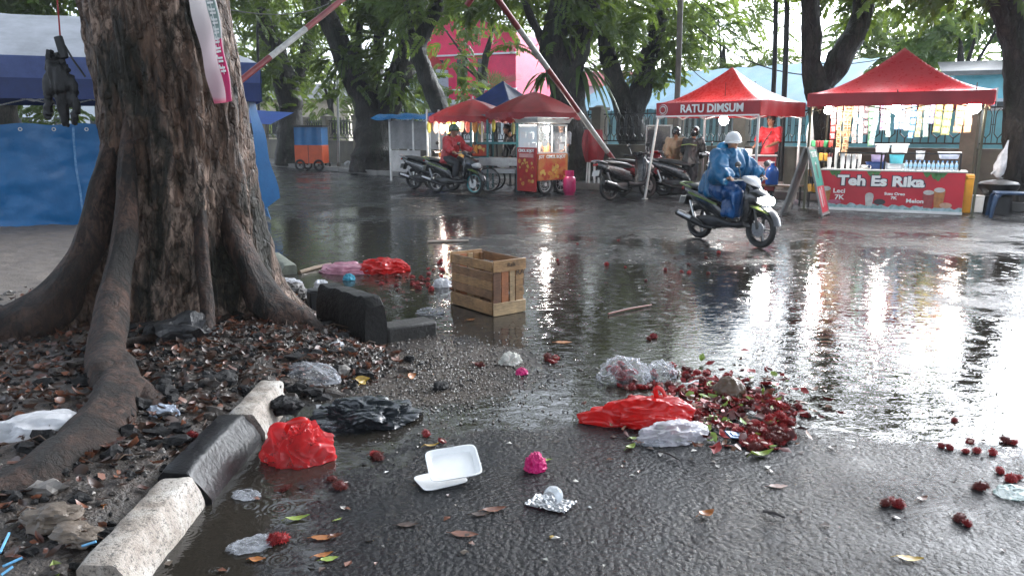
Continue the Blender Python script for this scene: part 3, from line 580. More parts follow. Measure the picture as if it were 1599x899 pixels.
# garden and street trees beyond the fence
for k, (lab, px, Y, h, blobs, m) in enumerate((
    ('bright green leafy tree filling the view left of the orange cart', 380, 47, 3, [(370, 120, 47, 4.5, 3, 3.4, 200), (400, 60, 47, 4.5, 3, 3, 180), (340, 30, 46, 4.5, 3, 3.5, 160)], leaf_lite),
    ('yellow green tree beyond the fence between orange cart and double trunk', 515, 45, 3, [(515, 130, 45, 3.0, 2, 2.6, 170), (505, 180, 44, 2.4, 1.6, 1.2, 80), (530, 70, 45, 3, 2, 2.4, 120), (480, 20, 46, 4, 3, 2.4, 150)], leaf_lite),
    ('small bushy tree at the corner of the white house', 640, 40, 2, [(632, 170, 40, 1.2, 1, .9, 60)], leaf_lite),
    ('leafy tree hanging before the pink house front', 745, 38, 4, [(770, 45, 38, 2.0, 1.5, .9, 40), (720, 100, 38, 1.2, 1, .5, 16), (690, 40, 38, 1.8, 1.5, .9, 36), (780, -15, 38, 3.5, 2, 1.2, 110), (715, 150, 36, 1.2, .8, .5, 30)], leaf_mid),
    ('pale green tree beyond the fence above the blue roof', 960, 44, 3, [(930, 30, 44, 3.2, 2, 2.0, 110), (900, 80, 44, 1.6, 1.5, 1.4, 50), (1000, 10, 44, 3.5, 2, 2, 120)], leaf_lite),
    ('pale wispy tree beyond the fence behind the dim sum tent', 1130, 40, 3, [(1130, 60, 40, 3.2, 2, 2.4, 150), (1090, 110, 40, 2.2, 1.5, 1.3, 80), (1190, 105, 40, 2.6, 1.5, 1.3, 110), (1120, 0, 40, 4, 2, 1.8, 120), (1240, 110, 39, 1.8, 1.3, 1.0, 60)], leaf_lite),
    ('broad green tree beyond the fence behind the tea tent', 1430, 32, 3, [(1400, 60, 32, 2.4, 1.5, 1.7, 150), (1450, 30, 32, 2.6, 1.6, 1.2, 130), (1380, 110, 32, 2.0, 1.4, .9, 80), (1490, 80, 31, 1.6, 1.2, .6, 70), (1340, 60, 33, 1.2, 1, 1.4, 40)], leaf_lite),
    ('dark drooping tree beyond the fence near the cyan house', 1500, 27, 3, [(1500, 60, 27, 1.8, 1.2, .7, 80), (1560, 40, 27, 1.8, 1.2, .9, 80), (1540, 5, 27, 2, 1.5, .8, 60)], leaf_mid),
    ('hazy tree line tree behind the white house', 250, 60, 3, [(300, 60, 60, 6, 4, 4, 150), (200, 80, 60, 6, 4, 4, 120), (120, 120, 58, 5, 3, 2.6, 110)], leaf_lite))):
    p = at(px, 150, Y); r0 = thing('garden_tree', lab, 'tree', (p.x, Y, .1), 0, 'trees beyond the fence'); off = Vector((p.x, Y, .1)); mt = MB(); top = at(blobs[0][0], blobs[0][1], Y) - off
    mt.tube([(0, 0, -.1), (.1, 0, top.z * .4), (top.x * .5, 0, top.z * .8), top], [.2, .16, .13, .05], 10, jit=.2)
    for b in blobs[1:]: mt.tube([(top.x * .4, 0, top.z * .6), (at(b[0], b[1], b[2]) - off)], [.09, .03], 7, jit=.2)
    mt.build('trunk', barkfar, r0, sharp=180)
    crown('crown', [(at(x, y, yy) - off, (rx, ry, rz), n_) for x, y, yy, rx, ry, rz, n_ in blobs], m, r0, 40 + k, 1.25)
# fan palm in front of the pink house
p = at(772, 150, 36); t = thing('palm', 'spiky grey green fan palm in front of the pink house', 'palm', (p.x, 36, .1)); mb = MB(); mb.tube([(0, 0, -.1), (.05, 0, 1.5), (0, 0, 3.0)], [.16, .13, .12], 12, jit=.2); mb.build('trunk', barkfar, t); mb = MB(); r_ = random.Random(9)
for i in range(26):
    a = r_.uniform(0, 6.28); el = r_.uniform(-.2, 1.4); L = r_.uniform(.9, 1.5); d = Vector((math.cos(a) * math.cos(el), math.sin(a) * math.cos(el), math.sin(el))); c = Vector((0, 0, 3.0)) + d * L * .5; mb.bar((0, 0, 3.0), c, .02); u = d.cross(Vector((0, 0, 1))).normalized() if abs(d.z) < .98 else Vector((1, 0, 0))
    for k in range(11):
        b = (k - 5) * .2; e = (d * math.cos(b) + u * math.sin(b)).normalized(); w_ = e.cross(d.cross(u)).normalized() * .025; mb.add([c, c + e * L * .4 + w_, c + e * L * .75 - Vector((0, 0, .1)), c + e * L * .4 - w_], [(0, 1, 2, 3)])
mb.build('fronds', leafmat('palm_leaf', (.05, .075, .04), (.13, .16, .09), .3), t, smooth=False, recalc=False)
# poles
def pole(path, r, Y, label, m, cat='pole'):
    P = [at(x, y, Y) for x, y in path]; P[0].z = .1; b = P[0].copy(); t = thing('utility_pole' if r > .06 else 'pole', label, cat, (b.x, b.y, 0), 0, 'poles along the pavement'); mb = MB(); k = Vector((b.x, b.y, 0)); mb.tube([p - k for p in smoothpath(P, 4)], r, 14); mb.build('shaft', m, t)
    mb = MB(); mb.lathe([(r * 1.5, .1), (r * 1.5, .25), (r * 1.1, .32)], 14); mb.build('footing', concrete, t); return t
pole([(1050, 285), (1056, 180), (1060, 90), (1064, -60)], .075, 20.6, 'weathered grey utility pole rising left of the dim sum tent', mat('pole_grey', (.13, .115, .095), .6, var=.4, vscale=4))
pole([(1203, 275), (1206, 180), (1210, 90), (1213, -80)], .055, 18.6, 'thin black pole left of a close pair behind the dim sum tent', iron)
pole([(1219, 272), (1223, 180), (1227, 90), (1231, -80)], .062, 18.4, 'thin black pole right of a close pair behind the dim sum tent', iron)
pole([(404, 250), (404, 170), (403, 100), (402, 40)], .05, 30, 'thin dark pole on the far pavement right of the big trunk', iron)
pole([(529, 262), (528, 190), (527, 120)], .05, 31, 'thin pale pole between orange cart and double trunk', mat('pole_pale', (.4, .4, .38), .5))
# overhead wires
for k, (a, b, sag, r, lab) in enumerate((((1085, 40, 20.6), (1275, 118, 18), .3, .014, 'bare branch-like cable sagging from the grey pole to the forked trunk'), ((1064, -20, 20.6), (1420, 80, 17), .9, .009, 'thin wire sagging above the tea tent'), ((340, 12, 14), (520, 2, 27), .25, .012, 'dark wire above the raised barrier at upper left'), ((1070, 96, 20.6), (1180, 128, 17), .35, .01, 'thin wire drooping behind the dim sum tent peak'))):
    A, B = at(*a), at(*b); mb = MB(); mb.tube([A.lerp(B, s / 14) - Vector((0, 0, sag * 4 * (s / 14) * (1 - s / 14))) for s in range(15)], r, 5); tag(mb.build('overhead_wire', iron), lab, 'wire', 'overhead wires')

# ------------------------------------------------------------ houses beyond the fence
def win(parent, c, w_, h_, u, n, m_f, m_g, depth=.08):
    """window with frame and pane; u along the wall, n outward"""
    mb = MB(); c = Vector(c); u = Vector(u); n = Vector(n); z = Vector((0, 0, 1))
    for s in (-1, 1):
        mb.bar(c + u * s * w_ / 2 - z * h_ / 2 + n * .03, c + u * s * w_ / 2 + z * h_ / 2 + n * .03, .09, .09); mb.bar(c - u * (w_ / 2 + .04) + z * s * h_ / 2 + n * .032, c + u * (w_ / 2 + .04) + z * s * h_ / 2 + n * .032, .1, .09)
    mb.bar(c - z * h_ / 2 + n * .02, c + z * h_ / 2 + n * .02, .05, .05)
    f = mb.build('window', m_f, parent, smooth=False); mb = MB(); mb.bar(c - u * w_ / 2 + n * .012, c + u * w_ / 2 + n * .012, .02, h_); mb.build('pane', m_g, f, smooth=False)
pinkm = mat('pink_wall', (.8, .015, .11), .6, var=.25, vscale=1.2); whitew = mat('white_wall', (.72, .76, .8), .6, var=.2, vscale=.8); cyanw = mat('cyan_wall', (.3, .72, .84), .6, var=.3, vscale=1.1); wing = mat('dark_pane', (.03, .035, .04), .1, var=.2); roofg = mat('roof_grey', (.2, .2, .2), .5, var=.4, vscale=3); roofr = mat('roof_red', (.4, .03, .04), .55, var=.3, vscale=3)
Yh = 50
pa, pb = at(632, 165, Yh), at(806, 165, Yh - 3); u = (pb - pa); u.z = 0; L = u.length; u.normalize(); n = Vector((u.y, -u.x, 0)); hb = thing('pink_house', 'bright pink upper storey house with white lower walls and grey roof beyond the trees', 'house', (pa.x, pa.y, 0))
z0, z1 = 3.3, 7.2
def wallbox(z_a, z_b, l0, l1, dep, name, m, out_=0.):
    mb = MB(); A = u * l0 + n * out_; B = u * l1 + n * out_; D = -n * dep
    mb.add([A + Vector((0, 0, z_a)), B + Vector((0, 0, z_a)), B + D + Vector((0, 0, z_a)), A + D + Vector((0, 0, z_a)), A + Vector((0, 0, z_b)), B + Vector((0, 0, z_b)), B + D + Vector((0, 0, z_b)), A + D + Vector((0, 0, z_b))], [(3, 2, 1, 0), (4, 5, 6, 7), (0, 1, 5, 4), (1, 2, 6, 5), (2, 3, 7, 6), (3, 0, 4, 7)])
    return mb.build(name, m, hb, smooth=False)
wallbox(0, z0, -1.5, L + 1, 7, 'lower_wall', whitew); wallbox(z0 + .003, z1, 0, L, 6, 'upper_wall', pinkm, .05); wallbox(z0 - .15, z0 + .12, -1.55, L + 1.05, 1.0, 'ledge', whitew, .45)
mb = MB(); rs = []
for i in range(13):
    s = i / 12; x = L * s; zz = z1 + 1.0 * math.sin(math.pi * min(1, s * 1.02)) * 1.0; rs.append([u * x + n * .7 + Vector((0, 0, zz)), u * x - n * 6.5 + Vector((0, 0, zz)), u * x - n * 6.5 + Vector((0, 0, zz + .18)), u * x + n * .7 + Vector((0, 0, zz + .18))])
mb.rings(rs); mb.build('roof', mat('roof_weathered', (.3, .2, .17), .6, var=.5, vscale=3), hb)
mb = MB(); V = [u * L * i / 12 + n * .06 + Vector((0, 0, z1 - .01)) for i in range(13)] + [u * L * i / 12 + n * .06 + Vector((0, 0, z1 + math.sin(math.pi * i / 12))) for i in range(13)]
mb.add(V, [(i, i + 1, i + 14, i + 13) for i in range(12)]); mb.build('gable', pinkm, hb, smooth=False)
for l in (1.2, 2.55, 4.1, 5.5): win(hb, u * l + n * .06 + Vector((0, 0, 5.0)), .75, 1.7, u, n, pinkm, wing)
for zz in (4.0, 6.05):
    mb = MB(); mb.bar(u * -.05 + n * .09 + Vector((0, 0, zz)), u * (L + .05) + n * .09 + Vector((0, 0, zz)), .16, .1); mb.build('string_course', whitew, hb, smooth=False)
for l in (1.0, 4.5): win(hb, u * l + n * .01 + Vector((0, 0, 1.9)), 1.1, 1.2, u, n, whitew, wing)
# white house at left behind trees
hb = thing('white_house', 'pale blue white wall with reddish gable left of the pink house', 'house', (at(615, 160, 48).x, 48, 0)); u = Vector((.8, -.6, 0)); n = Vector((-.6, -.8, 0))
wallbox(0, 5.2, 0, 2.2, 5, 'wall', mat('blue_white', (.5, .62, .72), .6, var=.2)); mb = MB(); mb.add([Vector((0, 0, 5.2)), u * 2.2 + Vector((0, 0, 5.2)), u * 1.1 + Vector((0, 0, 6.4)), -n * 0 + Vector((0, 0, 5.2)) - n * 5, u * 2.2 - n * 5 + Vector((0, 0, 5.2)), u * 1.1 - n * 5 + Vector((0, 0, 6.4))], [(0, 1, 2), (0, 2, 5, 3), (1, 4, 5, 2), (3, 5, 4)]); mb.build('roof', roofr, hb, smooth=False)
win(hb, u * .8 + n * .02 + Vector((0, 0, 3)), .7, .8, u, n, whitew, wing)
# cyan house at right
pa = at(1488, 150, 24); hb = thing('cyan_house', 'cyan painted house with grey roof at the upper right', 'house', (pa.x, pa.y, 0)); u = Vector((.9, -.43, 0)); n = Vector((-.43, -.9, 0))
wallbox(0, 3.25, 0, 6, 5, 'wall', cyanw); mb = MB(); z = Vector((0, 0, 3.25)); A = u * -.4 + n * .4 + z; B = u * 6.4 + n * .4 + z; mb.add([A, B, B - n * 3 + Vector((0, 0, .5)), A - n * 3 + Vector((0, 0, .5)), A - Vector((0, 0, .14)), B - Vector((0, 0, .14))], [(0, 1, 2, 3), (4, 5, 1, 0)]); mb.build('roof', roofg, hb, smooth=False); win(hb, u * 1.6 + n * .02 + Vector((0, 0, 1.9)), 1.0, 1.0, u, n, whitew, wing)
# long cyan shed / tarp hall behind the fence
pa = at(905, 200, 31); pb = at(1280, 200, 23.5); u = pb - pa; u.z = 0; L = u.length; u.normalize(); n = Vector((u.y, -u.x, 0)); hb = thing('cyan_hall', 'long low hall with pale blue sheet roof and cyan wall behind the fence', 'hall', (pa.x, pa.y, 0))
wallbox(0, 2.3, 0, L, 5, 'wall', mat('cyan_pale_wall', (.45, .76, .84), .6, var=.25, vscale=.9)); mb = MB()
mb.grid(40, 6, lambda a, b: u * (L + .8) * a - u * .4 + n * (.5 - 3.2 * b) + Vector((0, 0, 2.25 + 1.5 * b + .03 * math.sin(a * 160)))); mb.build('roof', mat('blue_sheet_roof', (.22, .5, .66), .4, var=.35, vscale=.7), hb)
for l in range(1, int(L), 2): win(hb, u * l + n * .02 + Vector((0, 0, 1.5)), 1.0, .9, u, n, whitew, mat('pale_pane', (.5, .6, .62), .15))
pa = at(1300, 200, 22.6); pb = at(1600, 200, 17.6); u = pb - pa; u.z = 0; L = u.length; u.normalize(); n = Vector((u.y, -u.x, 0)); hb = thing('cyan_wall', 'bright cyan boundary wall seen through the fence behind the tea tent', 'wall', (pa.x, pa.y, 0))
wallbox(0, 1.95, -1.5, L + 3, .2, 'wall', cyanw); wallbox(1.95, 2.05, -1.5, L + 3, .26, 'coping', whitew, .03)
# far closing row of low houses so that the street ends somewhere
for k, (px, Y, Lh, Hh, m, lab) in enumerate(((300, 64, 12, 4.4, whitew, 'long pale low house far behind the bright trees at left'), (470, 58, 7, 3.8, mat('cream_wall', (.55, .5, .38), .6), 'small cream house far beyond the fence behind the orange cart'), (1000, 62, 14, 5, whitew, 'pale distant house glimpsed above the blue sheet roof'), (1250, 52, 11, 4.6, mat('grey_wall', (.5, .52, .52), .6), 'grey white distant house between the two red tents'), (60, 52, 14, 4.2, whitew, 'pale house far behind the blue stall at left'))):
    p = at(px, 200, Y); hb = thing('distant_house', lab, 'house', (p.x, p.y, 0)); u = Vector((1, 0, 0)); n = Vector((0, -1, 0)); wallbox(0, Hh, -Lh / 2, Lh / 2, 5, 'wall', m)
    mb = MB(); z = Vector((0, 0, Hh)); A = u * (-Lh / 2 - .4) + n * .5 + z; B = u * (Lh / 2 + .4) + n * .5 + z; mb.add([A, B, B - n * 3 + Vector((0, 0, 1.3)), A - n * 3 + Vector((0, 0, 1.3)), A - n * 6, B - n * 6], [(0, 1, 2, 3), (3, 2, 5, 4), (0, 3, 4), (1, 5, 2)]); mb.build('roof', roofg if k % 2 else roofr, hb, smooth=False)
    for i in range(int(Lh // 2.4)): win(hb, u * (-Lh / 2 + 1.4 + 2.4 * i) + n * .02 + Vector((0, 0, 1.9)), 1.1, 1.2, u, n, whitew, wing)
# ------------------------------------------------------------ shared object materials
chrome = mat('steel_tube', (.5, .5, .5), .3, metal=.9, var=.3, vscale=12); alu = mat('pale_tube', (.62, .62, .6), .4, metal=.3, var=.25, vscale=9)
blackp = mat('black_plastic', (.012, .012, .013), .3, var=.3, vscale=15, rvar=.1); tyrem = mat('tyre_rubber', (.012, .012, .012), .55, var=.4, vscale=25, bmp=.4, bscale=80)
redc = mat('red_canopy', (.4, .014, .025), .3, var=.1, vscale=2.5, translucent=.3, rvar=.12); redv = mat('red_valance', (.36, .014, .025), .4, var=.25, vscale=3, translucent=.15)
reddark = mat('red_umbrella', (.27, .012, .018), .38, var=.4, vscale=3, translucent=.25); whitep = mat('white_plastic', (.75, .75, .74), .35, var=.12, vscale=8)
bluet = mat('blue_tarp', (.005, .125, .33), .34, var=.16, vscale=5, bmp=.5, bscale=22, translucent=.12, rvar=.15); bluedk = mat('blue_canopy', (.012, .035, .16), .45, var=.4, vscale=2.5, translucent=.15)
greyt = mat('grey_canopy', (.42, .44, .48), .45, var=.35, vscale=2.2, translucent=.25); wood = mat('raw_wood', (.2, .11, .055), .5, var=.6, vscale=4, stretch=(1, 1, 1), bmp=.4, bscale=40)
white_t = mat('white_letter', (.82, .82, .8), .45, var=.08); navy = mat('navy_outline', (.02, .02, .05), .45); skinm = mat('skin', (.28, .145, .085), .45, var=.15, vscale=8)
lampm = emis('lamp_glow', (1., .97, .92), 45); lampw = emis('lamp_glow_warm', (1, .86, .66), 45); glass = glassmat('case_glass')
greypl = mat('grey_sheet', (.26, .265, .27), .45, var=.4, vscale=3, translucent=.25, rvar=.12)
UZ = Vector((0, 0, 1))
def bulb(loc, label, r=.055, e=13, m=None, group='lit bulbs under the canopies'):
    t = thing('lamp_bulb', label, 'lamp', loc, 0, group); mb = MB(); mb.ball((0, 0, 0), r, 16, 10); mb.build('glowing_bulb', m or lampm, t)
    mb = MB(); mb.lathe([(r * .5, r * .75), (r * .5, r * 1.6), (.012, r * 1.8), (.008, r * 4)], 10); mb.build('socket', blackp, t)
    l = bpy.data.lights.new('bulb_light', 'POINT'); l.energy = e; l.shadow_soft_size = r; l.color = (1, .95, .88); lo = bpy.data.objects.new('bulb_light', l); C.objects.link(lo); lo.parent = t; lo.location = (0, -.0, -r - .03)
    return t

# ------------------------------------------------------------ peaked canopy tents
def canopy(mb, w_, d_, z0, z1, cv=1.5, sag=.05, n=20, seed=0):
    """four sided tent roof, origin at its front left corner, x along the front, y to the back"""
    def f(u, v):
        x, y = 2 * u - 1, 2 * v - 1; m = max(abs(x), abs(y)); k = min(abs(x), abs(y)) / max(m, .001)
        z = z0 + (z1 - z0) * (1 - m) ** cv - sag * m * (1 - k ** 2) * (1 - m) * 2.2 - .02 * (1 - k) * m + .02 * fbm((u * 2.2 + seed, v * 2.2, 0), 2)
        return Vector((u * w_, v * d_, z))
    mb.grid(n * 2, n * 2, f)
def valance(mb, a, b, z, h, seed=0, wav=.012):
    a, b = Vector(a), Vector(b); d = (b - a); nn = Vector((d.y, -d.x, 0)).normalized(); k = 24
    V = []
    for i in range(k + 1):
        p = a.lerp(b, i / k); o = nn * (wav * math.sin(i * 1.3 + seed) + .4 * wav * math.sin(i * 3.1)); V += [p + nn * .012 + UZ * z, p + nn * .012 + o + UZ * (z - h), p + nn * .004 + UZ * z, p + nn * .004 + o + UZ * (z - h)]
    F = []
    for i in range(k): F += [(4 * i, 4 * i + 1, 4 * i + 5, 4 * i + 4), (4 * i + 2, 4 * i + 6, 4 * i + 7, 4 * i + 3), (4 * i + 1, 4 * i + 3, 4 * i + 7, 4 * i + 5)]
    mb.add(V, F)
def tent(name, label, P0, ang, w_, d_, z0, z1, vh, m_c, m_v, feet, mleg, cat='canopy tent', cv=1.5, seed=0, sag=.05):
    t = thing(name, label, cat, (P0[0], P0[1], 0), ang); mb = MB(); canopy(mb, w_, d_, z0, z1, cv, sag, seed=seed); mb.build('canopy', m_c, t, sharp=60, recalc=False)
    mb = MB(); c = [(0, 0, 0), (w_, 0, 0), (w_, d_, 0), (0, d_, 0)]
    for i in range(4): valance(mb, c[i], c[(i + 1) % 4], z0 - .005, vh, i * 2 + seed)
    mb.build('valance', m_v, t, sharp=80, recalc=False)
    for (x, y, *foot), cc in zip(feet, c):
        mb = MB(); fx, fy = foot if foot else (x, y); mb.bar((fx, fy, .02), (x, y, z0 - .03), .04); mb.box((fx, fy, .012), (.1, .1, .02)); mb.build('leg', mleg, t)
    mb = MB()
    for i in range(4):
        a, b = Vector(c[i]).lerp(Vector((w_ / 2, d_ / 2, 0)), .03), Vector(c[(i + 1) % 4]).lerp(Vector((w_ / 2, d_ / 2, 0)), .03); q = (a + b) / 2
        for s, e in ((a, q), (q, b)): mb.bar(s + UZ * (z0 - .06), e + UZ * (z0 - .33), .022); mb.bar(s + UZ * (z0 - .33), e + UZ * (z0 - .06), .022)
    mb.bar((w_ / 2, d_ / 2, z0 - .1), (w_ / 2, d_ / 2, z1 - .05), .03)
    mb.build('truss', mleg, t); return t
# tea tent (right)
TA = (5.56, 14.85); TANG = math.atan2(-.468, .883)
tea = tent('canopy_tent', 'crimson peaked canopy tent over the iced tea table at right', TA, TANG, 3.0, 3.0, 2.17, 3.06, .235, redc, redv, [(.06, .06), (2.9, .1, 2.86, -.12), (2.94, 2.94), (.06, 2.94)], mat('bamboo_leg', (.09, .085, .045), .5, var=.4), seed=1)
Rt = Matrix.Rotation(TANG, 4, 'Z'); TL = lambda x, y, z: Vector((*TA, 0)) + (Rt @ Vector((x, y, z)))
# side sheet (clear plastic) as a part of the tent
mb = MB(); mb.grid(14, 14, lambda u, v: Vector((.03 + .03 * math.sin(v * 9 + u * 4), .1 + .75 * u, .75 + 1.28 * v))); mb.build('side_sheet', mat('hazy_sheet', (.6, .62, .63), .3, var=.2, vscale=3, translucent=.4, alpha=.8), tea, recalc=False)
mb = MB(); mb.grid(10, 6, lambda u, v: Vector((3.01 + .03 * math.sin(u * 14), .0 + .5 * u, 2.2 - .22 * v))); mb.build('loose_sheet', _M['hazy_sheet'], tea, recalc=False)
# table with banner
TB = thing('drink_stall_table', 'drinks stall table fronted by a red banner reading Teh Es Rika', 'table', TL(.33, .2, 0), TANG); W_ = 2.38
mb = MB(); mb.box((W_ / 2, .35, .765), (W_ + .06, .75, .03)); mb.build('table_top', mat('pale_counter', (.55, .57, .55), .3, var=.25), TB, bevel=.006)
for x, y in ((.05, .66), (W_ - .05, .66), (.05, .06), (W_ - .05, .06)):
    mb = MB(); mb.box((x, y, .375), (.045, .045, .75)); mb.build('leg', iron, TB)
redban = mat('banner_red', (.55, .015, .035), .4, var=.22, vscale=1.5); mb = MB(); mb.grid(20, 6, lambda u, v: Vector((W_ * u, -.035 + .006 * math.sin(u * 17), .06 + .685 * v))); bn = mb.build('banner', redban, TB, recalc=False)
FM = lambda x, z, y=-.05: Matrix.Translation((x, y, z)) @ Matrix.Rotation(R(90), 4, 'X')
text('Teh Es Rika', .25, .003, .026, 'lettering_outline', navy, bn, FM(1.02, .565, -.046), xs=1.22); text('Teh Es Rika', .25, .004, .011, 'lettering', white_t, bn, FM(1.02, .565, -.056), xs=1.22)
for s, x, z, sz in (('Leci', .33, .37, .115), ('7K', .34, .25, .125), ('Susu Oreo', 1.28, .345, .068), ('7K', 1.27, .27, .075), ('Melon', 1.62, .225, .1)): text(s, sz, .003, .003, 'lettering', white_t, bn, FM(x, z), xs=1.15)
def flat(mb, pts, y): mb.add([Vector((x, y, z)) for x, z in pts] + [Vector((x, y + .004, z)) for x, z in pts], [tuple(range(len(pts))), *[(i, (i + 1) % len(pts), len(pts) + (i + 1) % len(pts), len(pts) + i) for i in range(len(pts))]])
mb = MB()
for k, (x, w2) in enumerate(((.0, 2.3),)):
    pts = [(0, .05)] + [(W_, .05)] + [(W_ - W_ * i / 40, .13 + .022 * math.sin(i * 2.1) + .015 * math.sin(i * 5.3)) for i in range(41)]; flat(mb, pts, -.047)
mb.build('painted_ice', mat('print_ice', (.42, .55, .6), .4, var=.5, vscale=14, col2=(.07, .25, .2)), bn, smooth=False, recalc=False)
mb = MB(); mb.box((W_ / 2, -.042, .035), (W_ + .02, .02, .05)); mb.build('base_strip', whitep, TB)
mb = MB()
for x, z, w2, h2, c in ((.1, .28, .085, .3, 0), (1.83, .26, .095, .3, 1), (2.0, .29, .095, .34, 0), (.86, .22, .075, .22, 2)):
    flat(mb, [(x - w2 * .7, z - h2 / 2), (x + w2 * .7, z - h2 / 2), (x + w2, z + h2 / 2 - .04), (x + w2 * .6, z + h2 / 2), (x, z + h2 / 2 + .02), (x - w2 * .6, z + h2 / 2), (x - w2, z + h2 / 2 - .04)], -.049); mb.mi[-8:] = [c] * 8
    flat(mb, [(x + w2 * math.cos(a) * .95, z + h2 / 2 - .02 + .045 * math.sin(a)) for a in (i * .628 for i in range(10))], -.052); mb.mi[-11:] = [2] * 11
flat(mb, [(1.04 + .1 * math.cos(a * .52), .19 + .055 * math.sin(a * .52)) for a in range(12)], -.05); mb.mi[-13:] = [3] * 13
flat(mb, [(.26 + .12 * math.cos(a * .52), .165 + .04 * math.sin(a * .52)) for a in range(12)], -.05); mb.mi[-13:] = [4] * 13
flat(mb, [(2.12 + .1 * math.cos(a * .52), .17 + .05 * math.sin(a * .52)) for a in range(12)], -.053); mb.mi[-13:] = [5] * 13
PD = mb; PDM = [mat('print_tea', (.5, .2, .06), .4, var=.5, vscale=16), mat('print_redtea', (.35, .05, .05), .4, var=.5, vscale=16), mat('print_milk', (.6, .58, .55), .4, var=.3, vscale=14), mat('print_oreo', (.03, .03, .035), .4), mat('print_lychee', (.5, .12, .2), .4, var=.5, vscale=18), mat('print_melon', (.6, .36, .25), .4, var=.4, vscale=12)]
def islands(mb):
    par = list(range(len(mb.v)))
    def fd(i):
        while par[i] != i: par[i] = par[par[i]]; i = par[i]
        return i
    for f in mb.f:
        for q in f[1:]: par[fd(q)] = fd(f[0])
    gs_ = {}
    for f, m_ in zip(mb.f, mb.mi): gs_.setdefault(fd(f[0]), []).append((f, m_))
    for fs_ in gs_.values():
        ids = sorted({i for f, _ in fs_ for i in f}); ix = {v: k for k, v in enumerate(ids)}; o = MB(); o.v = [mb.v[i] for i in ids]; o.f = [[ix[i] for i in f] for f, _ in fs_]; o.mi = [m_ for _, m_ in fs_]; yield o
for q in islands(PD): q.build('printed_drink', PDM, bn, smooth=False, recalc=False)
mb = MB()
for x, dz in ((.2, 0), (.27, -.03), (.85, .0), (.95, -.02), (1.78, .0), (1.9, -.03), (1.96, -.06), (2.03, .0)):
    flat(mb, [(x - .07, .745), (x + .07, .745), (x + .03, .69 + dz), (x, .65 + dz), (x - .04, .69 + dz)], -.046)
mb.build('printed_leaves', mat('print_leaf', (.06, .2, .05), .4, var=.5, vscale=20), bn, smooth=False, recalc=False)
# rack frame on the table
t = thing('rack_frame', 'black metal frame rail standing along the drinks table', 'rack', TL(.33, .2, .78), TANG); mb = MB()
mb.bar((.25, .1, .3), (1.0, .1, .3), .022); mb.bar((1.0, .1, 0), (1.0, .1, .3), .03); mb.bar((1.06, .1, 0), (1.06, .1, .3), .03); mb.bar((1.06, .1, .3), (2.28, .1, .3), .022); mb.bar((2.28, .1, 0), (2.28, .1, .3), .03); mb.bar((2.28, .1, .3), (2.28, .6, .3), .022); mb.bar((.25, .1, .3), (.25, .1, 0), .022); mb.build('rail', iron, t)
TT = lambda x, y, z=0: TL(.33 + x, .2 + y, .78 + z)
# cup stacks
cupw = mat('paper_cup', (.78, .78, .76), .4, var=.08); pr = None
for k, (x, y, h, lb) in enumerate(((.10, .12, .14, 'shortest white paper cup stack at the left end of the drinks table'), (.22, .16, .32, 'tallest white paper cup stack on the drinks table'), (.33, .14, .22, 'first of four even white cup stacks, next to the tallest'), (.43, .16, .2, 'second of four even white cup stacks'), (.53, .15, .2, 'third of four even white cup stacks'), (.61, .2, .2, 'fourth of four even white cup stacks, beside the tumbled cups'))):
    mb = MB(); prof = [(.026, 0)]
    for i in range(int(h / .02)): prof += [(.034 + .0005 * i, .02 * i + .012), (.040, .02 * i + .02)]
    mb.lathe([(.03, 0), (.036, .08)] + [q for i in range(int(h / .02)) for q in ((.037, .08 + .02 * i), (.041, .086 + .02 * i), (.041, .092 + .02 * i))], 14); tag(mb.build('cup_stack', cupw, loc=TT(x, y), sharp=70), lb, 'cups', 'paper cup stacks')
darkcup = mat('dark_cup', (.02, .02, .025), .35)
for k, (x, y) in enumerate(((.28, .17), (.38, .2), (.48, .2), (.57, .2))):
    mb = MB(); mb.lathe([(.033, 0), (.045, .17), (.046, .18)], 14); tag(mb.build('cup_stack', darkcup, loc=TT(x, y)), 'dark cup stack standing between the white paper cup stacks', 'cups', 'dark cup stacks')
for k, (x, y, rz) in enumerate(((.69, .12, .4), (.76, .2, 2), (.8, .08, 1.1))):
    mb = MB(); mb.lathe([(.03, -.05), (.041, .05), (.038, .05), (.027, -.047)], 14, axis='X', cap=False); o = mb.build('paper_cup', cupw, loc=TT(x, y, .04)); o.rotation_euler = (0, .15, rz); tag(o, 'white paper cup tumbled on its side beside the cup stacks', 'cup', 'tumbled paper cups')
# plastic tubs
tubb = mat('blue_tub', (.03, .09, .3), .35, translucent=.2); tubc = glassmat('clear_tub', (.75, .8, .85), .35); tubl = mat('lilac_tub', (.5, .42, .62), .4); tealb = mat('teal_tub', (.08, .42, .5), .4)
def tub(x, y, z, w_, d_, h, m, lab, lid=None, taper=1.15, mlid=None):
    t = thing('plastic_tub', lab, 'tub', TT(x, y, z), TANG + .05); mb = MB(); q = taper; n = 20; rs = []
    for (sc, zz) in ((.9, 0), (1, .01), (q, h), (q + .06, h + .003), (q + .06, h - .012 + .02), (q - .04, h), (.88, .02)):
        rs.append([Vector((w_ / 2 * sc * math.copysign(abs(math.cos(a)) ** .4, math.cos(a)), d_ / 2 * sc * math.copysign(abs(math.sin(a)) ** .4, math.sin(a)), zz)) for a in (2 * math.pi * (i + .5) / n for i in range(n))])
    mb.rings(rs); mb.build('tub', m, t)
    if lid: mb = MB(); mb.box((0, 0, h + .02), (w_ * (q + .1), d_ * (q + .1), lid)); mb.build('lid', mlid or whitep, t, bevel=.008)
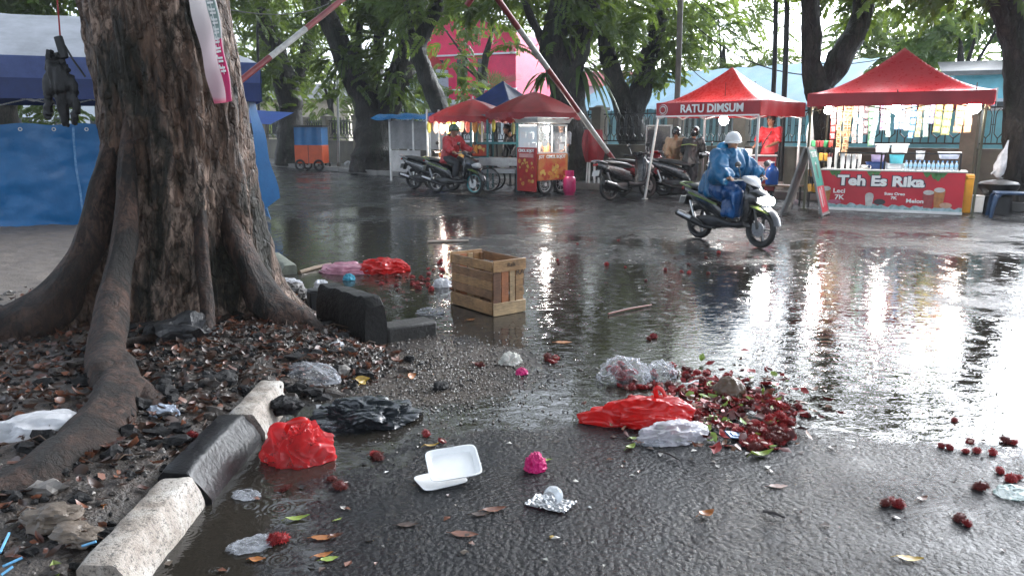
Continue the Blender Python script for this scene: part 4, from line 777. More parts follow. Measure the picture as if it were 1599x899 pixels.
tub(.9, .3, 0, .3, .24, .12, tubb, 'blue plastic tub on the drinks table left of the frame gap'); tub(.92, .38, .13, .2, .16, .12, tubl, 'lilac tub standing on the blue tub'); tub(1.22, .28, 0, .3, .22, .1, tubc, 'clear tub with dark contents right of the frame gap')
tub(1.24, .45, .1, .22, .18, .16, tealb, 'teal tub under the larger white bucket'); tub(.98, .52, .3, .22, .2, .13, whitep, 'white bucket hanging behind the lilac tub', .02); tub(1.27, .56, .28, .26, .2, .16, whitep, 'larger white bucket on the teal tub', .02)
tub(1.63, .5, .18, .13, .13, .15, tubc, 'small clear tub with pale green drink behind the bottles'); tub(2.1, .45, .2, .3, .2, .1, mat('pale_tub', (.55, .6, .75), .35), 'pale blue box at the right end of the drinks table', .02)
# water bottles in two rows
botm = glassmat('bottle_plastic', (.6, .75, .85), .35); capb = mat('bottle_cap', (.1, .3, .6), .4); ob = None
for j in range(2):
    for i in range(12):
        if ob is None:
            ob = thing('water_bottle', 'small clear water bottle standing in the two rows along the drinks table', 'bottle', TT(0, 0), TANG, 'water bottles on the drinks table'); mb = MB(); mb.lathe([(.028, 0), (.03, .01), (.03, .05), (.027, .06), (.03, .07), (.03, .11), (.012, .145), (.012, .155)], 12); mb.build('bottle_body', botm, ob)
            mb = MB(); mb.lathe([(.0135, .155), (.0135, .172)], 10); mb.build('bottle_cap', capb, ob); mb = MB(); mb.lathe([(.0306, .065), (.0306, .105)], 12, cap=False); mb.build('bottle_label', mat('bottle_label', (.25, .5, .7), .4, var=.4, vscale=30), ob); o = ob
        else: o = dup(ob)
        o.location = TT(1.42 + .073 * i, .1 + .075 * j + rng.uniform(-.01, .01))
# sachet strips hanging from the canopy
def strip(x, y, z1, n, w_, h, ca, cb, lab, seed):
    m1 = mat('foil_%d' % seed, ca, .28, var=.3, vscale=12, translucent=.2); m2 = mat('foilmark_%d' % seed, cb, .35, var=.3, vscale=30); mb = MB(); r_ = random.Random(seed)
    for i in range(n):
        zc = -h * (i + .5); sw = r_.uniform(-.01, .01)
        mb.ball((sw, 0, zc), (w_ * .5, .012, h * .47), 10, 6, 0); 
        mb.box((sw, 0, zc), (w_, .006, h * .9), None, 0); mb.box((sw + r_.uniform(-.01, .01), -.013, zc - h * .1), (w_ * .55, .006, h * .32), (0, r_.uniform(-.2, .2), 0), 1); mb.box((sw, -.011, zc + h * .26), (w_ * .7, .006, h * .14), None, 1)
    o = mb.build('sachet_strip', [m1, m2], loc=TL(x, y, z1)); o.rotation_euler = (rng.uniform(-.05, .05), rng.uniform(-.05, .05), TANG); return tag(o, lab, 'sachets', 'sachet strips under the tea tent')
S_ = [(.40, .95, 5, .09, .13, (.6, .1, .1), (.75, .7, .65), 'red and white sachet strip hanging beside the left lamp'), (.52, 1.0, 8, .085, .12, (.75, .55, .3), (.25, .08, .03), 'leftmost of three coffee sachet strips with dark marks'), (.62, 1.0, 8, .085, .12, (.78, .58, .33), (.22, .07, .03), 'middle one of three coffee sachet strips with dark marks'), (.71, 1.0, 8, .085, .12, (.75, .56, .3), (.25, .08, .03), 'rightmost of three coffee sachet strips with dark marks'),
      (.80, 1.0, 6, .08, .12, (.75, .65, .6), (.5, .2, .2), 'cream and pink sachet strip right of the coffee strips'), (.89, 1.0, 6, .08, .12, (.75, .72, .72), (.5, .4, .45), 'white sachet strip left of the brown strip'), (.98, 1.0, 4, .085, .14, (.2, .14, .15), (.5, .45, .45), 'dark brown sachet strip between white and green ones'), (1.07, 1.0, 6, .085, .13, (.3, .6, .35), (.6, .75, .6), 'bright green sachet strip'), (1.16, 1.0, 6, .085, .125, (.55, .68, .7), (.4, .55, .62), 'pale blue grey sachet strip right of the green one'),
      (1.26, .98, 4, .075, .12, (.65, .58, .65), (.3, .1, .25), 'pale lilac strip with plum marks left of the middle lamp'), (1.35, .98, 5, .08, .12, (.55, .65, .6), (.35, .5, .42), 'sage green sachet strip beside the middle lamp'), (1.53, .97, 4, .075, .115, (.25, .4, .7), (.55, .6, .75), 'short deep blue sachet strip right of the middle lamp'), (1.61, .97, 4, .075, .115, (.3, .33, .65), (.6, .6, .75), 'short indigo sachet strip'), (1.69, .97, 4, .085, .12, (.72, .6, .52), (.6, .3, .2), 'peach sachet strip with rust marks'),
      (1.79, .97, 5, .085, .125, (.2, .42, .72), (.55, .65, .8), 'long sky blue sachet strip'), (1.89, .97, 5, .085, .12, (.72, .62, .35), (.5, .3, .15), 'yellow ochre sachet strip'), (1.99, .97, 5, .085, .12, (.55, .68, .6), (.4, .55, .45), 'mint green sachet strip'), (2.09, .97, 3, .085, .12, (.45, .42, .68), (.65, .6, .75), 'short lavender sachet strip'), (2.20, .96, 4, .11, .13, (.62, .58, .2), (.75, .7, .35), 'narrow olive yellow pouch strip'), (2.34, .96, 4, .13, .14, (.68, .62, .22), (.78, .72, .4), 'wide yellow pouch strip'), (2.52, .96, 4, .13, .13, (.75, .4, .2), (.8, .55, .35), 'orange pouch strip left of its twin under the right lamp'), (2.65, .96, 4, .11, .13, (.76, .42, .22), (.8, .55, .35), 'orange pouch strip at the right end of the row')]
for k, s in enumerate(S_): strip(s[0], .62, 1.97, *s[2:7], s[7], k)
tag(MB().bar(TL(.2, .62, 1.985), TL(2.85, .62, 1.985), .012).build('hanging_rail', iron), 'thin rail under the tea tent from which sachets hang', 'rail')
bulb(TL(.36, .12, 1.87), 'glowing bulb under the left end of the tea tent', .075); bulb(TL(1.5, .1, 1.87), 'glowing bulb at the middle front of the tea tent', .085); bulb(TL(2.72, .1, 1.88), 'largest glowing bulb under the right end of the tea tent', .105)
# things behind and beside the table
mb = MB(); mb.box((0, 0, .2), (.5, .3, .4)); 
def crateish(name, lab, cat, loc, rz, sz, m, lid=None):
    t = thing(name, lab, cat, loc, rz); mb = MB(); w_, d_, h = sz; mb.box((0, 0, h / 2), (w_, d_, h), taper=1.06)
    mb.box((0, 0, h), (w_ * 1.1, d_ * 1.1, .03)); mb.build('bin_body', m, t, bevel=.012)
    if lid: mb = MB(); mb.box((0, 0, h + .04), (w_ * 1.12, d_ * 1.12, .05), taper=.9); mb.box((0, -d_ * .5, h + .03), (w_ * .3, .06, .04)); mb.build('lid', lid, t, bevel=.01)
    return t
crateish('waste_bin', 'yellow orange plastic bin beside the right end of the drinks table', 'bin', TL(2.74, .8, 0), TANG, (.26, .26, .64), mat('bin_yellow', (.6, .28, .02), .4, var=.25), _M['bin_yellow'])
crateish('waste_bin', 'small translucent white bin behind the yellow bin', 'bin', TL(2.95, 1.0, .0), TANG, (.25, .25, .3), whitep)
# snack shelf at the left of the table
t = thing('snack_rack', 'small snack rack packed with colourful packets at the left end of the table', 'rack', TL(.26, .5, .0), TANG); mb = MB()
for x in (-.18, .18):
    for y in (-.12, .12): mb.box((x, y, .6), (.02, .02, 1.2))
for z in (.3, .6, .9, 1.15): mb.box((0, 0, z), (.4, .28, .015))
mb.build('frame', iron, t); pk = [mat('pk_%d' % i, c, .35, var=.3, vscale=15) for i, c in enumerate(((.55, .08, .06), (.06, .3, .12), (.65, .35, .05), (.6, .6, .6), (.3, .05, .05), (.35, .2, .08)))]
for i in range(4):
    mb = MB()
    for j in range(5): mb.box((-.16 + .08 * j, -.06 + rng.uniform(-.03, .03), (.3, .6, .9, 1.15)[i] + .09), (.07, .12, .15 if i < 3 else .12), (rng.uniform(-.2, .2), rng.uniform(-.2, .2), rng.uniform(-.3, .3)), rng.randrange(6))
    mb.build('snack_packets', pk, t, bevel=.008)
# A-board
def aboard():
    t = thing('sandwich_board', 'leaning A frame sign with teal and red drink poster left of the tea table', 'sign', (5.34, 14.0, 0), R(-33)); H2, W2 = 1.24, .58; a = .27
    for s in (-1, 1):
        M_ = Matrix.Translation((s * (.345), 0, 0)) @ Matrix.Rotation(-s * a, 4, 'Y'); mb = MB(); mb.M = M_; mb.box((0, 0, H2 / 2), (.02, W2, H2)); 
        for y in (-W2 / 2, W2 / 2): mb.box((s * .012, y, H2 / 2), (.03, .03, H2 + .01))
        mb.box((s * .012, 0, .03), (.028, W2, .05)); pnl = mb.build('board', mat('aboard_grey', (.25, .24, .23), .55, var=.4, vscale=6), t)
        if s > 0:
            mb = MB(); mb.M = M_; mb.box((.016, 0, .86), (.012, W2 - .04, .66)); mb.build('teal_poster', mat('poster_teal', (.02, .28, .22), .4, var=.4, vscale=5), t); mb = MB(); mb.M = M_; mb.box((.016, 0, .29), (.012, W2 - .04, .48)); mb.build('red_poster', mat('poster_red', (.5, .025, .05), .4, var=.35, vscale=5), t)
            Mt = M_ @ Matrix.Translation((.026, 0, 1.1)) @ Matrix.Rotation(R(90), 4, 'Z') @ Matrix.Rotation(R(90), 4, 'X'); text('TEH ES', .14, .003, .003, 'lettering', white_t, t, Mt)
            mb = MB()
            for y, z, h, c in ((.0, .8, .26, 0), (-.1, .3, .3, 1), (.06, .32, .3, 2)):
                mb.M = M_; mb.add([(.024, y - .04, z - h / 2), (.024, y + .04, z - h / 2), (.024, y + .065, z + h / 2), (.024, y - .065, z + h / 2)], [(0, 1, 2, 3)], c)
                mb.add([(.025, y - .05, z + h / 2 - .01), (.025, y + .05, z + h / 2 - .01), (.025, y + .03, z + h / 2 + .04), (.025, y - .03, z + h / 2 + .04)], [(0, 1, 2, 3)], 1)
            PC = [mat('pc_dark', (.06, .05, .05), .4), mat('pc_pale', (.6, .5, .5), .4, var=.3, vscale=20), mat('pc_pink', (.6, .2, .22), .4, var=.3, vscale=20)]
            for q in islands(mb): q.build('printed_cup', PC, t, recalc=False)
aboard()
# stool / low blue table, pot, bag on the tree
t = thing('plastic_stool', 'dark blue plastic table with curved legs at the right edge', 'table', (8.75, 13.45, 0), R(-25)); blues = mat('stool_blue', (.012, .045, .11), .35, var=.3)
mb = MB(); mb.box((0, 0, .42), (.6, .5, .04)); mb.build('top', blues, t, bevel=.015)
for sx in (-1, 1):
    for sy in (-1, 1): mb = MB(); mb.tube([(sx * .22, sy * .18, .41), (sx * .29, sy * .24, .36), (sx * .32, sy * .26, .2), (sx * .34, sy * .27, 0)], [.045, .045, .035, .03], 8); mb.build('leg', blues, t)
t = thing('cooking_pot', 'large black wok pot on a low stove beneath the white bag', 'pot', (9.0, 14.3, .0)); mb = MB(); mb.lathe([(.08, .28), (.24, .33), (.33, .46), (.34, .52), (.31, .52), (.2, .38), (.02, .34)], 20); mb.build('pot', blackp, t); mb = MB(); mb.lathe([(.33, .53), (.3, .56), (.12, .6), (.05, .6), (.05, .64), (.02, .65)], 20); mb.build('lid', mat('lid_dull', (.12, .12, .12), .45, metal=.4), t); mb = MB(); mb.lathe([(.26, 0), (.24, .3), (.2, .3), (.2, 0)], 16); mb.build('stove', iron, t)

# ------------------------------------------------------------ dim sum tent
DA = (3.10, 16.9); DANG = math.atan2(-.71, .70); Rd = Matrix.Rotation(DANG, 4, 'Z'); DL = lambda x, y, z=0: Vector((*DA, 0)) + (Rd @ Vector((x, y, z)))
dim = tent('canopy_tent', 'bright red peaked tent lettered RATU DIMSUM', DA, DANG, 2.4, 1.9, 2.07, 2.8, .29, mat('red_bright', (.5, .02, .022), .28, var=.1, vscale=2.5, translucent=.35), mat('red_valance_bright', (.42, .018, .025), .4, var=.2, translucent=.15), [(.05, .05, -.3, .1), (2.35, .05), (2.35, 1.85), (.05, 1.85)], alu, seed=4)
text('RATU DIMSUM', .225, .004, .006, 'lettering', white_t, dim, FM(1.34, 1.93, -.034), xs=.98)
mb = MB(); mb.lathe([(.115, 0), (.115, .006)], 24, c=(.18, -.022, 1.925), axis='Y'); mb.build('emblem_disc', white_t, dim); mb = MB(); mb.torus((.18, -.036, 1.925), .095, .009, 'Y', 24, 6); mb.lathe([(.062, 0), (.062, .006)], 8, c=(.18, -.037, 1.925), axis='Y'); mb.build('emblem', _M['red_valance_bright'], dim)
mb = MB(); mb.bar((.0, -.03, 1.79), (2.4, -.03, 1.79), .006, .03); mb.build('white_trim', white_t, dim)
b_ = bulb(DL(1.45, .3, 1.70), 'bright bulb hanging under the dim sum tent', .095, 26); MB().tube([(0, 0, .2), (0, 0, .75)], .006, 5).build('cord', iron, b_) 
t = thing('food_cart', 'red dim sum cart with pale steamer top under the lettered tent', 'cart', DL(1.75, 1.0), DANG + .5); mb = MB(); mb.box((0, 0, .62), (.95, .55, .7)); mb.build('body', mat('cart_red', (.38, .02, .025), .35, var=.3, vscale=4), t, bevel=.02)
mb = MB(); mb.box((0, 0, .985), (1.0, .6, .03)); mb.box((-.2, -.05, 1.06), (.4, .35, .12)); mb.build('steamer', alu, t, bevel=.01); mb = MB(); mb.box((-.25, -.285, .75), (.36, .02, .3)); mb.box((.25, -.285, .7), (.3, .02, .34)); mb.build('panel', mat('cart_panel', (.6, .35, .33), .4, var=.6, vscale=6), t); mb = MB(); mb.lathe([(.055, 0), (.055, .006)], 16, c=(.33, -.3, .85), axis='Y'); mb.build('plate', white_t, t)
for sx in (-1, 1):
    for sy in (-1, 1): mb = MB(); mb.box((sx * .43, sy * .24, .14), (.045, .045, .28)); mb.build('leg', iron, t)
o = thing('water_jug', 'blue ribbed water jug beside the dim sum cart', 'jug', DL(2.35, .75, .42)); mb = MB(); mb.lathe([(.12, 0), (.13, .03), (.125, .1), (.13, .13), (.125, .2), (.13, .24), (.1, .33), (.035, .38), (.035, .43)], 16); mb.build('jug_body', mat('jug_blue', (.01, .09, .36), .2, translucent=.25), o); mb = MB(); mb.lathe([(.04, .43), (.04, .46)], 12); mb.build('cap', white_t, o)
t = thing('side_table', 'small table with white bags beside the right pole of the dim sum tent', 'table', DL(2.6, .9), DANG); mb = MB(); mb.box((-.1, 0, .4), (.75, .4, .03)); mb.build('top', wood, t)
for sx in (-.42, .22):
    for sy in (-.16, .16): mb = MB(); mb.box((sx, sy, .2), (.03, .03, .4)); mb.build('leg', iron, t)
t = thing('display_board', 'tall grey framed board against the fence left of the dim sum tent', 'board', (3.95, 21.0, .13), math.atan2(-.7, .71)); mb = MB(); mb.box((0, 0, .75), (.75, .05, 1.5)); mb.build('panel', mat('board_dark', (.06, .065, .07), .25, var=.4, vscale=3), t); mb = MB()
for s in (-1, 1): mb.box((s * .39, -.01, .75), (.035, .07, 1.55)); mb.box((0, -.012, .75 + s * .76), (.8, .075, .035))
mb.build('frame', alu, t)
# ------------------------------------------------------------ left carts and umbrellas
def face_dir(a): return math.cos(a), math.sin(a)
def spoked(r, rt, m_t, m_r, name, parent, loc, sp=14, hub=.04, wdt=.05, axis='Y', solid=False, m_wall=None):
    mb = MB(); mb.torus((0, 0, 0), r - rt, rt, axis, 30, 9); o = mb.build(name, m_t, parent, loc=loc); mb = MB(); mb.torus((0, 0, 0), r - rt * 2.0, rt * .42, axis, 28, 6); mb.lathe([(hub, -wdt), (hub, wdt)], 12, axis=axis)
    for i in range(sp):
        a = 2 * math.pi * i / sp; rr = r - rt * 1.9; q = (rr * math.cos(a), rr * math.sin(a)); p = Vector((q[0], 0, q[1])) if axis == 'Y' else Vector((0, q[0], q[1]))
        mb.bar(p * .1, p, .05 if solid else .007, .018 if solid else None)
    mb.build('rim', m_r, o)
    if m_wall: mb = MB(); mb.torus((0, 0, 0), r - rt * 1.35, rt * .86, axis, 30, 8); mb.build('coloured_band', m_wall, o)
    return o
# cimol cart
CA = math.atan2(.66, .75); t = thing('food_cart', 'red and yellow snack cart lettered CIMOL BOJOT with a lit glass case', 'cart', (.74, 18.72, 0), CA); L, D = .98, .68; cx = L / 2
cim = t; mb = MB(); mb.box((0, 0, .655), (L, D, .63)); mb.build('body', mat('cimol_body', (.45, .1, .03), .4, var=.5, vscale=3), t, bevel=.01)
def food(mb, x0, x1, z0, z1, n, seed, y, plane='y'):
    r_ = random.Random(seed)
    for _ in range(n):
        x, z, s = r_.uniform(x0, x1), r_.uniform(z0, z1), r_.uniform(.03, .06); pts = [(x + s * math.cos(a) * r_.uniform(.8, 1.1), z + s * math.sin(a) * r_.uniform(.8, 1.1)) for a in (i * .785 for i in range(8))]
        yy = y - r_.uniform(0, .004); mb.add([Vector((p, yy, q) if plane == 'y' else (yy, p, q)) for p, q in pts], [tuple(range(8))], r_.randrange(3))
fm_ = [mat('food_orange', (.62, .28, .05), .4, var=.4, vscale=20), mat('food_yellow', (.62, .42, .1), .4, var=.4, vscale=20), mat('food_red', (.42, .05, .02), .4, var=.4, vscale=20)]
mb = MB(); mb.box((0, -D / 2 - .012, .655), (L - .02, .02, .6)); pn = mb.build('side_panel', mat('cimol_red', (.45, .05, .025), .4, var=.35, vscale=3, col2=(.5, .26, .06)), t)
mb = MB(); food(mb, -L / 2 + .08, L / 2 - .08, .4, .56, 26, 3, -D / 2 - .026); mb.build('printed_food', fm_, pn, smooth=False, recalc=False); mb = MB(); food(mb, -.02, .22, .5, .72, 12, 5, -D / 2 - .032); mb.build('printed_food', fm_, pn, smooth=False, recalc=False)
for x in (.08,): text('CIMOL BOJOT', .105, .003, .003, 'lettering', white_t, pn, FM(x, .895, -D / 2 - .032), xs=.95)
text('JOT', .1, .003, .003, 'lettering', white_t, pn, FM(-L / 2 + .1, .895, -D / 2 - .032))
mb = MB(); mb.box((-L / 2 - .03, 0, .60), (.03, D - .02, 1.02)); bn2 = mb.build('end_banner', mat('cimol_red2', (.42, .02, .02), .4, var=.35, vscale=4), t)
EM = lambda y, z: Matrix.Translation((-L / 2 - .052, y, z)) @ Matrix.Rotation(R(-90), 4, 'Z') @ Matrix.Rotation(R(90), 4, 'X')
text('CIMOL BOJOT', .095, .003, .003, 'lettering', white_t, bn2, EM(0, 1.035), xs=.9)
mb = MB(); mb.box((-L / 2 - .05, 0, .925), (.008, D * .72, .09)); mb.build('pale_strip', mat('pale_pink', (.65, .35, .32), .4), bn2); mb = MB(); food(mb, -D / 2 + .09, D / 2 - .09, .2, .82, 30, 9, -L / 2 - .048, 'x'); mb.build('printed_food', fm_, bn2, smooth=False, recalc=False)
mb = MB()
for x in (-L / 2 + .02, L / 2 - .02):
    for y in (-D / 2 + .02, D / 2 - .02): mb.box((x, y, 1.3), (.03, .03, .66))
for y in (-D / 2 + .02, D / 2 - .02): mb.box((0, y, 1.62), (L, .035, .035)); mb.box((0, y, .985), (L, .03, .03))
mb.box((0, -D / 2 + .019, 1.3), (.025, .028, .62)); mb.build('case_frame', alu, t)
mb = MB()
for y in (-D / 2 + .008, D / 2 - .008): mb.add([(-L / 2 + .035, y, 1.0), (L / 2 - .035, y, 1.0), (L / 2 - .035, y, 1.6), (-L / 2 + .035, y, 1.6)], [(0, 1, 2, 3)])
mb.add([(-L / 2 + .008, -D / 2 + .035, 1.0), (-L / 2 + .008, D / 2 - .035, 1.0), (-L / 2 + .008, D / 2 - .035, 1.6), (-L / 2 + .008, -D / 2 + .035, 1.6)], [(0, 1, 2, 3)]); mb.build('glass', glass, t, recalc=False)
mb = MB()
for y, z in ((-.2, 1.15), (.05, 1.15), (-.1, 1.38), (.15, 1.4)): mb.box((-L / 2 + .0, y, z), (.006, .17, .14))
for x, z in ((-.25, 1.2), (.3, 1.12), (.35, 1.3)): mb.box((x, -D / 2 + .0, z), (.16, .006, .13))
mb.build('price_sheets', white_t, t); mb = MB(); mb.box((0, 0, 1.72), (L + .06, D + .06, .1), taper=1.1); mb.box((0, 0, 1.79), (L + .2, D + .2, .03)); mb.build('case_roof', alu, t, bevel=.01)
mb = MB(); mb.lathe([(.11, 1.0), (.11, 1.2), (.1, 1.22), (.02, 1.26)], 16, c=(-.1, .1, 0)); mb.build('steel_pot', chrome, t); mb = MB(); mb.lathe([(.08, 1.0), (.09, 1.15), (.07, 1.2)], 16, c=(.15, .05, 0)); mb.build('sauce_pot', mat('sauce_orange', (.6, .25, .08), .4), t)
for x in (-.2, .33):
    for y in (-D / 2 + .05, D / 2 - .05): spoked(.25, .04, tyrem, alu, 'wheel', t, (x, y, .25), 8, .05, .03)
bulb((.8, 18.4, 1.52), 'dazzling bulb in the glass case of the snack cart', .075, 12)
# middle cart (meatballs) with teal frame
CB = R(-12); t = thing('food_cart', 'teal framed noodle cart with pictured glass case and steel counter', 'cart', (-.35, 19.5, 0), CB); teal = mat('teal_frame', (.03, .14, .15), .4, var=.3, vscale=9)
mb = MB(); mb.box((.08, 0, .52), (.85, .6, .12)); mb.box((.08, 0, .75), (1.0, .62, .2)); mb.build('counter', mat('dull_steel', (.42, .42, .42), .35, metal=.5, var=.4, vscale=5), t, bevel=.01)
mb = MB()
for x in (-.62, -.2, .55):
    for y in (-.28, .28): mb.box((x, y, .95), (.045, .045, 1.85))
for y in (-.28, .28): mb.box((0, y, 1.2), (1.2, .045, .05)); mb.box((0, y, 1.86), (1.25, .045, .05)); mb.box((-.4, y, .85), (.45, .045, .04))
mb.build('frame', teal, t)
mb = MB(); mb.box((-.41, 0, 1.02), (.4, .5, .3)); mb.build('glass_case', mat('case_dark', (.05, .04, .04), .15, var=.5, vscale=7), t); mb = MB(); mb.box((-.52, -.262, 1.03), (.12, .012, .26), None, 0); mb.box((-.33, -.262, 1.03), (.2, .012, .26), None, 2); mb.box((-.41, -.272, .92), (.4, .008, .06), None, 2); food(mb, -.42, -.25, .98, 1.1, 10, 8, -.27); mb.build('picture_panel', fm_, t, recalc=False)
mb = MB(); mb.box((.2, -.3, .72), (.3, .012, .2)); mb.build('notice', mat('grey_notice', (.35, .35, .36), .5, var=.3), t)
spoked(.31, .022, tyrem, chrome, 'wheel', t, (-.18, -.3, .31), 18, .03, .03); spoked(.31, .022, tyrem, chrome, 'wheel', t, (-.18, .3, .31), 18, .03, .03)
for x in (.5,):
    for y in (-.26, .26): mb = MB(); mb.box((x, y, .23), (.04, .04, .46)); mb.build('leg', iron, t)
for k, (x, z, c, lab) in enumerate(((-.1, 1.62, (.5, .45, .05), 'yellow noodle packet bag hanging in the teal cart'), (.38, 1.55, (.35, .33, .12), 'olive snack bag hanging right in the teal cart'), (-.3, 1.6, (.55, .2, .25), 'pink snack bag hanging at the left of the teal cart'))):
    mb = MB(); mb.ball((0, 0, 0), (.05, .035, .16), 10, 8); mb.tube([(0, 0, .15), (0, 0, .24)], .006, 5); o = mb.build('hanging_bag', mat('hb%d' % k, c, .35, translucent=.3)); o.location = (-.35 + x, 19.3, z); tag(o, lab, 'bag', 'bags hanging at the carts')
# left cart: drinks and fritters
t = thing('food_cart', 'fritter stall counter with orange tub behind the red coated rider', 'cart', (-1.35, 20.3, 0), R(-25)); mb = MB(); mb.box((0, 0, .5), (1.6, .6, .55)); mb.build('body', mat('cart_dark_brown', (.08, .06, .05), .5, var=.5, vscale=4), t); mb = MB(); mb.box((0, 0, .8), (1.7, .7, .04)); mb.build('top', mat('dull_steel', (.4, .4, .4)), t)  # stall body is a mottled dark brown
mb = MB()
for x in (-.8, .8):
    for y in (-.3, .3): mb.box((x, y, 1.05), (.04, .04, 2.0))
[q.build('post', alu, t) for q in islands(mb)]
for x in (-.7, .7): MB().torus((x, -.32, .25), .2, .04, 'Y', 20, 6).build('wheel', tyrem, t)
for k, (x, c, s, lab) in enumerate(((-.35, (.55, .2, .03), (.3, .3, .2), 'orange tub on the fritter stall counter'), (.1, (.5, .35, .1), (.2, .2, .14), 'yellow crate of food on the fritter stall counter'), (.5, (.65, .3, .05), (.36, .3, .2), 'large orange box at the right of the fritter counter'))):
    o = MB().box((0, 0, s[2] / 2), s, taper=1.08).build('food_box', mat('fb%d' % k, c, .4, var=.3), bevel=.012); o.location = Vector((-1.35, 20.3, .82)) + Matrix.Rotation(R(-25), 3, 'Z') @ Vector((x, -.1, 0)); o.rotation_euler = (0, 0, R(-25)); tag(o, lab, 'box', 'boxes on the fritter stall')
for k in range(9):
    x = -.75 + .19 * k; o = MB().ball((0, 0, 0), (.075, .04, rng.uniform(.13, .2)), 10, 7).build('hanging_bag', mat('hang%d' % (k % 4), ((.55, .5, .12), (.6, .5, .42), (.65, .3, .25), (.62, .4, .15))[k % 4], .3, translucent=.4, var=.3, vscale=15)); o.location = Vector((-1.35, 20.3, 1.6)) + Matrix.Rotation(R(-25), 3, 'Z') @ Vector((x, -.28, rng.uniform(-.08, .05))); tag(o, 'snack bag in the row hanging under the left red umbrella', 'bag', 'snack bags under the left umbrella')
bulb(Vector((-1.35, 20.1, 1.66)), 'bright bulb among the snack bags under the left umbrella', .08, 16); bulb((-1.75, 20.0, 1.6), 'second softer bulb at the left of the fritter stall', .05, 12, lampw)
# red umbrellas
def umbrella(label, c, rx, ry, z0, z1, m, rz, n=8, scal=.1):
    t = thing('market_umbrella', label, 'umbrella', (c[0], c[1], 0), rz); mb = MB(); K = n * 8
    rs = []
    for i in range(9):
        s = i / 8; ring = []
        for j in range(K):
            a = 2 * math.pi * j / K; fl = abs(math.sin(a * n / 2)); r = s * (1 - .09 * fl * s); z = z0 + (z1 - z0) * (1 - s ** 1.35) + scal * .55 * fl * s * s * .6 - .05 * fl * s
            ring.append(Vector((rx * r * math.cos(a), ry * r * math.sin(a), z)))
        rs.append(ring)
    last = rs[-1]; rs.append([p + Vector((0, 0, -.14 - .03 * math.sin(i * 1.7))) for i, p in enumerate(last)])
    mb.rings(rs[1:], False); mb.add([(0, 0, z1 + .02)] + rs[1], [(0, i + 1, (i + 1) % K + 1) for i in range(K)]); mb.build('canopy', m, t, sharp=50, recalc=False)
    mb = MB(); mb.tube([(0, 0, .05), (0, 0, z1 + .08)], .022, 10); mb.build('pole', alu, t); mb = MB(); mb.box((0, 0, .05), (.4, .4, .09)); mb.build('base', concrete, t, bevel=.02)
    for j in range(n): mb = MB(); a = 2 * math.pi * j / n; mb.bar((0, 0, z1 - .03), (rx * .97 * math.cos(a), ry * .97 * math.sin(a), z0 - .02), .014); mb.build('rib', alu, t)
umbrella('larger bright edged red umbrella over the lettered snack cart', (.55, 19.35), 1.25, 1.1, 1.93, 2.42, reddark, .3)
umbrella('darker lower red umbrella over the fritter stall', (-1.0, 20.2), 1.2, 1.1, 1.86, 2.28, mat('red_umbrella_dark', (.22, .012, .018), .4, var=.4, vscale=3, translucent=.25), .7)
tent('canopy_tent', 'dark blue peaked canopy rising behind the red umbrellas', (-1.5, 22.6), R(-40), 1.9, 1.6, 2.15, 2.9, .2, bluedk, bluedk, [(.05, .05), (1.85, .05), (1.85, 1.55), (.05, 1.55)], iron, seed=8, cv=1.1)
# grey sheet stall
GA = (-3.75, 24.0); GANG = R(-20); t = thing('sheet_stall', 'closed stall with grey sheet walls under a ragged bright blue tarp', 'stall', (*GA, 0), GANG)
mb = MB(); mb.grid(24, 6, lambda u, v: Vector((1.35 * u, .01 * math.sin(u * 22), .95 + .85 * v + .02 * math.sin(u * 5)))); mb.grid(10, 6, lambda u, v: Vector((1.35 + .01 * math.sin(v * 6), 1.2 * u, .95 + .85 * v))); mb.build('grey_sheet', greypl, t, recalc=False)
mb = MB(); mb.grid(16, 6, lambda u, v: Vector((.05 + 1.0 * u, -.02 + .012 * math.sin(u * 26 + v * 5), .3 + .62 * v))); mb.build('white_sheet', mat('sheet_white', (.5, .5, .5), .4, var=.35, vscale=5, translucent=.2), t, recalc=False)
mb = MB()
for x, y in ((0, .02), (1.35, .02), (0, 1.2), (1.35, 1.2), (.8, .02)): mb.box((x, y, .95), (.05, .05, 1.9))
[q.build('post', alu, t) for q in islands(mb)]
mb = MB(); mb.grid(22, 14, lambda u, v: Vector((-.45 + 2.3 * u, -.35 + 1.9 * v, 1.88 + .16 * math.sin(math.pi * v) - .05 * abs(math.sin(u * 9)) * (1 - v) + .05 * fbm((u * 4, v * 3, 7), 3)))); mb.build('tarp', mat('tarp_bright', (.02, .2, .5), .3, var=.4, vscale=4, translucent=.3), t, recalc=False)
mb = MB(); mb.box((1.05, -.1, .55), (.4, .4, .08)); mb.box((1.05, -.1, .4), (.36, .36, .2)); mb.build('red_box', mat('stall_redbox', (.35, .06, .05), .45), t, bevel=.01)
tag(MB().lathe([(.16, 0), (.19, .5), (.2, .52)], 14).build('plastic_drum', mat('drum_blue', (.03, .12, .45), .35), loc=(-2.15, 22.6, .1)), 'blue plastic drum beside the grey sheet stall', 'drum')
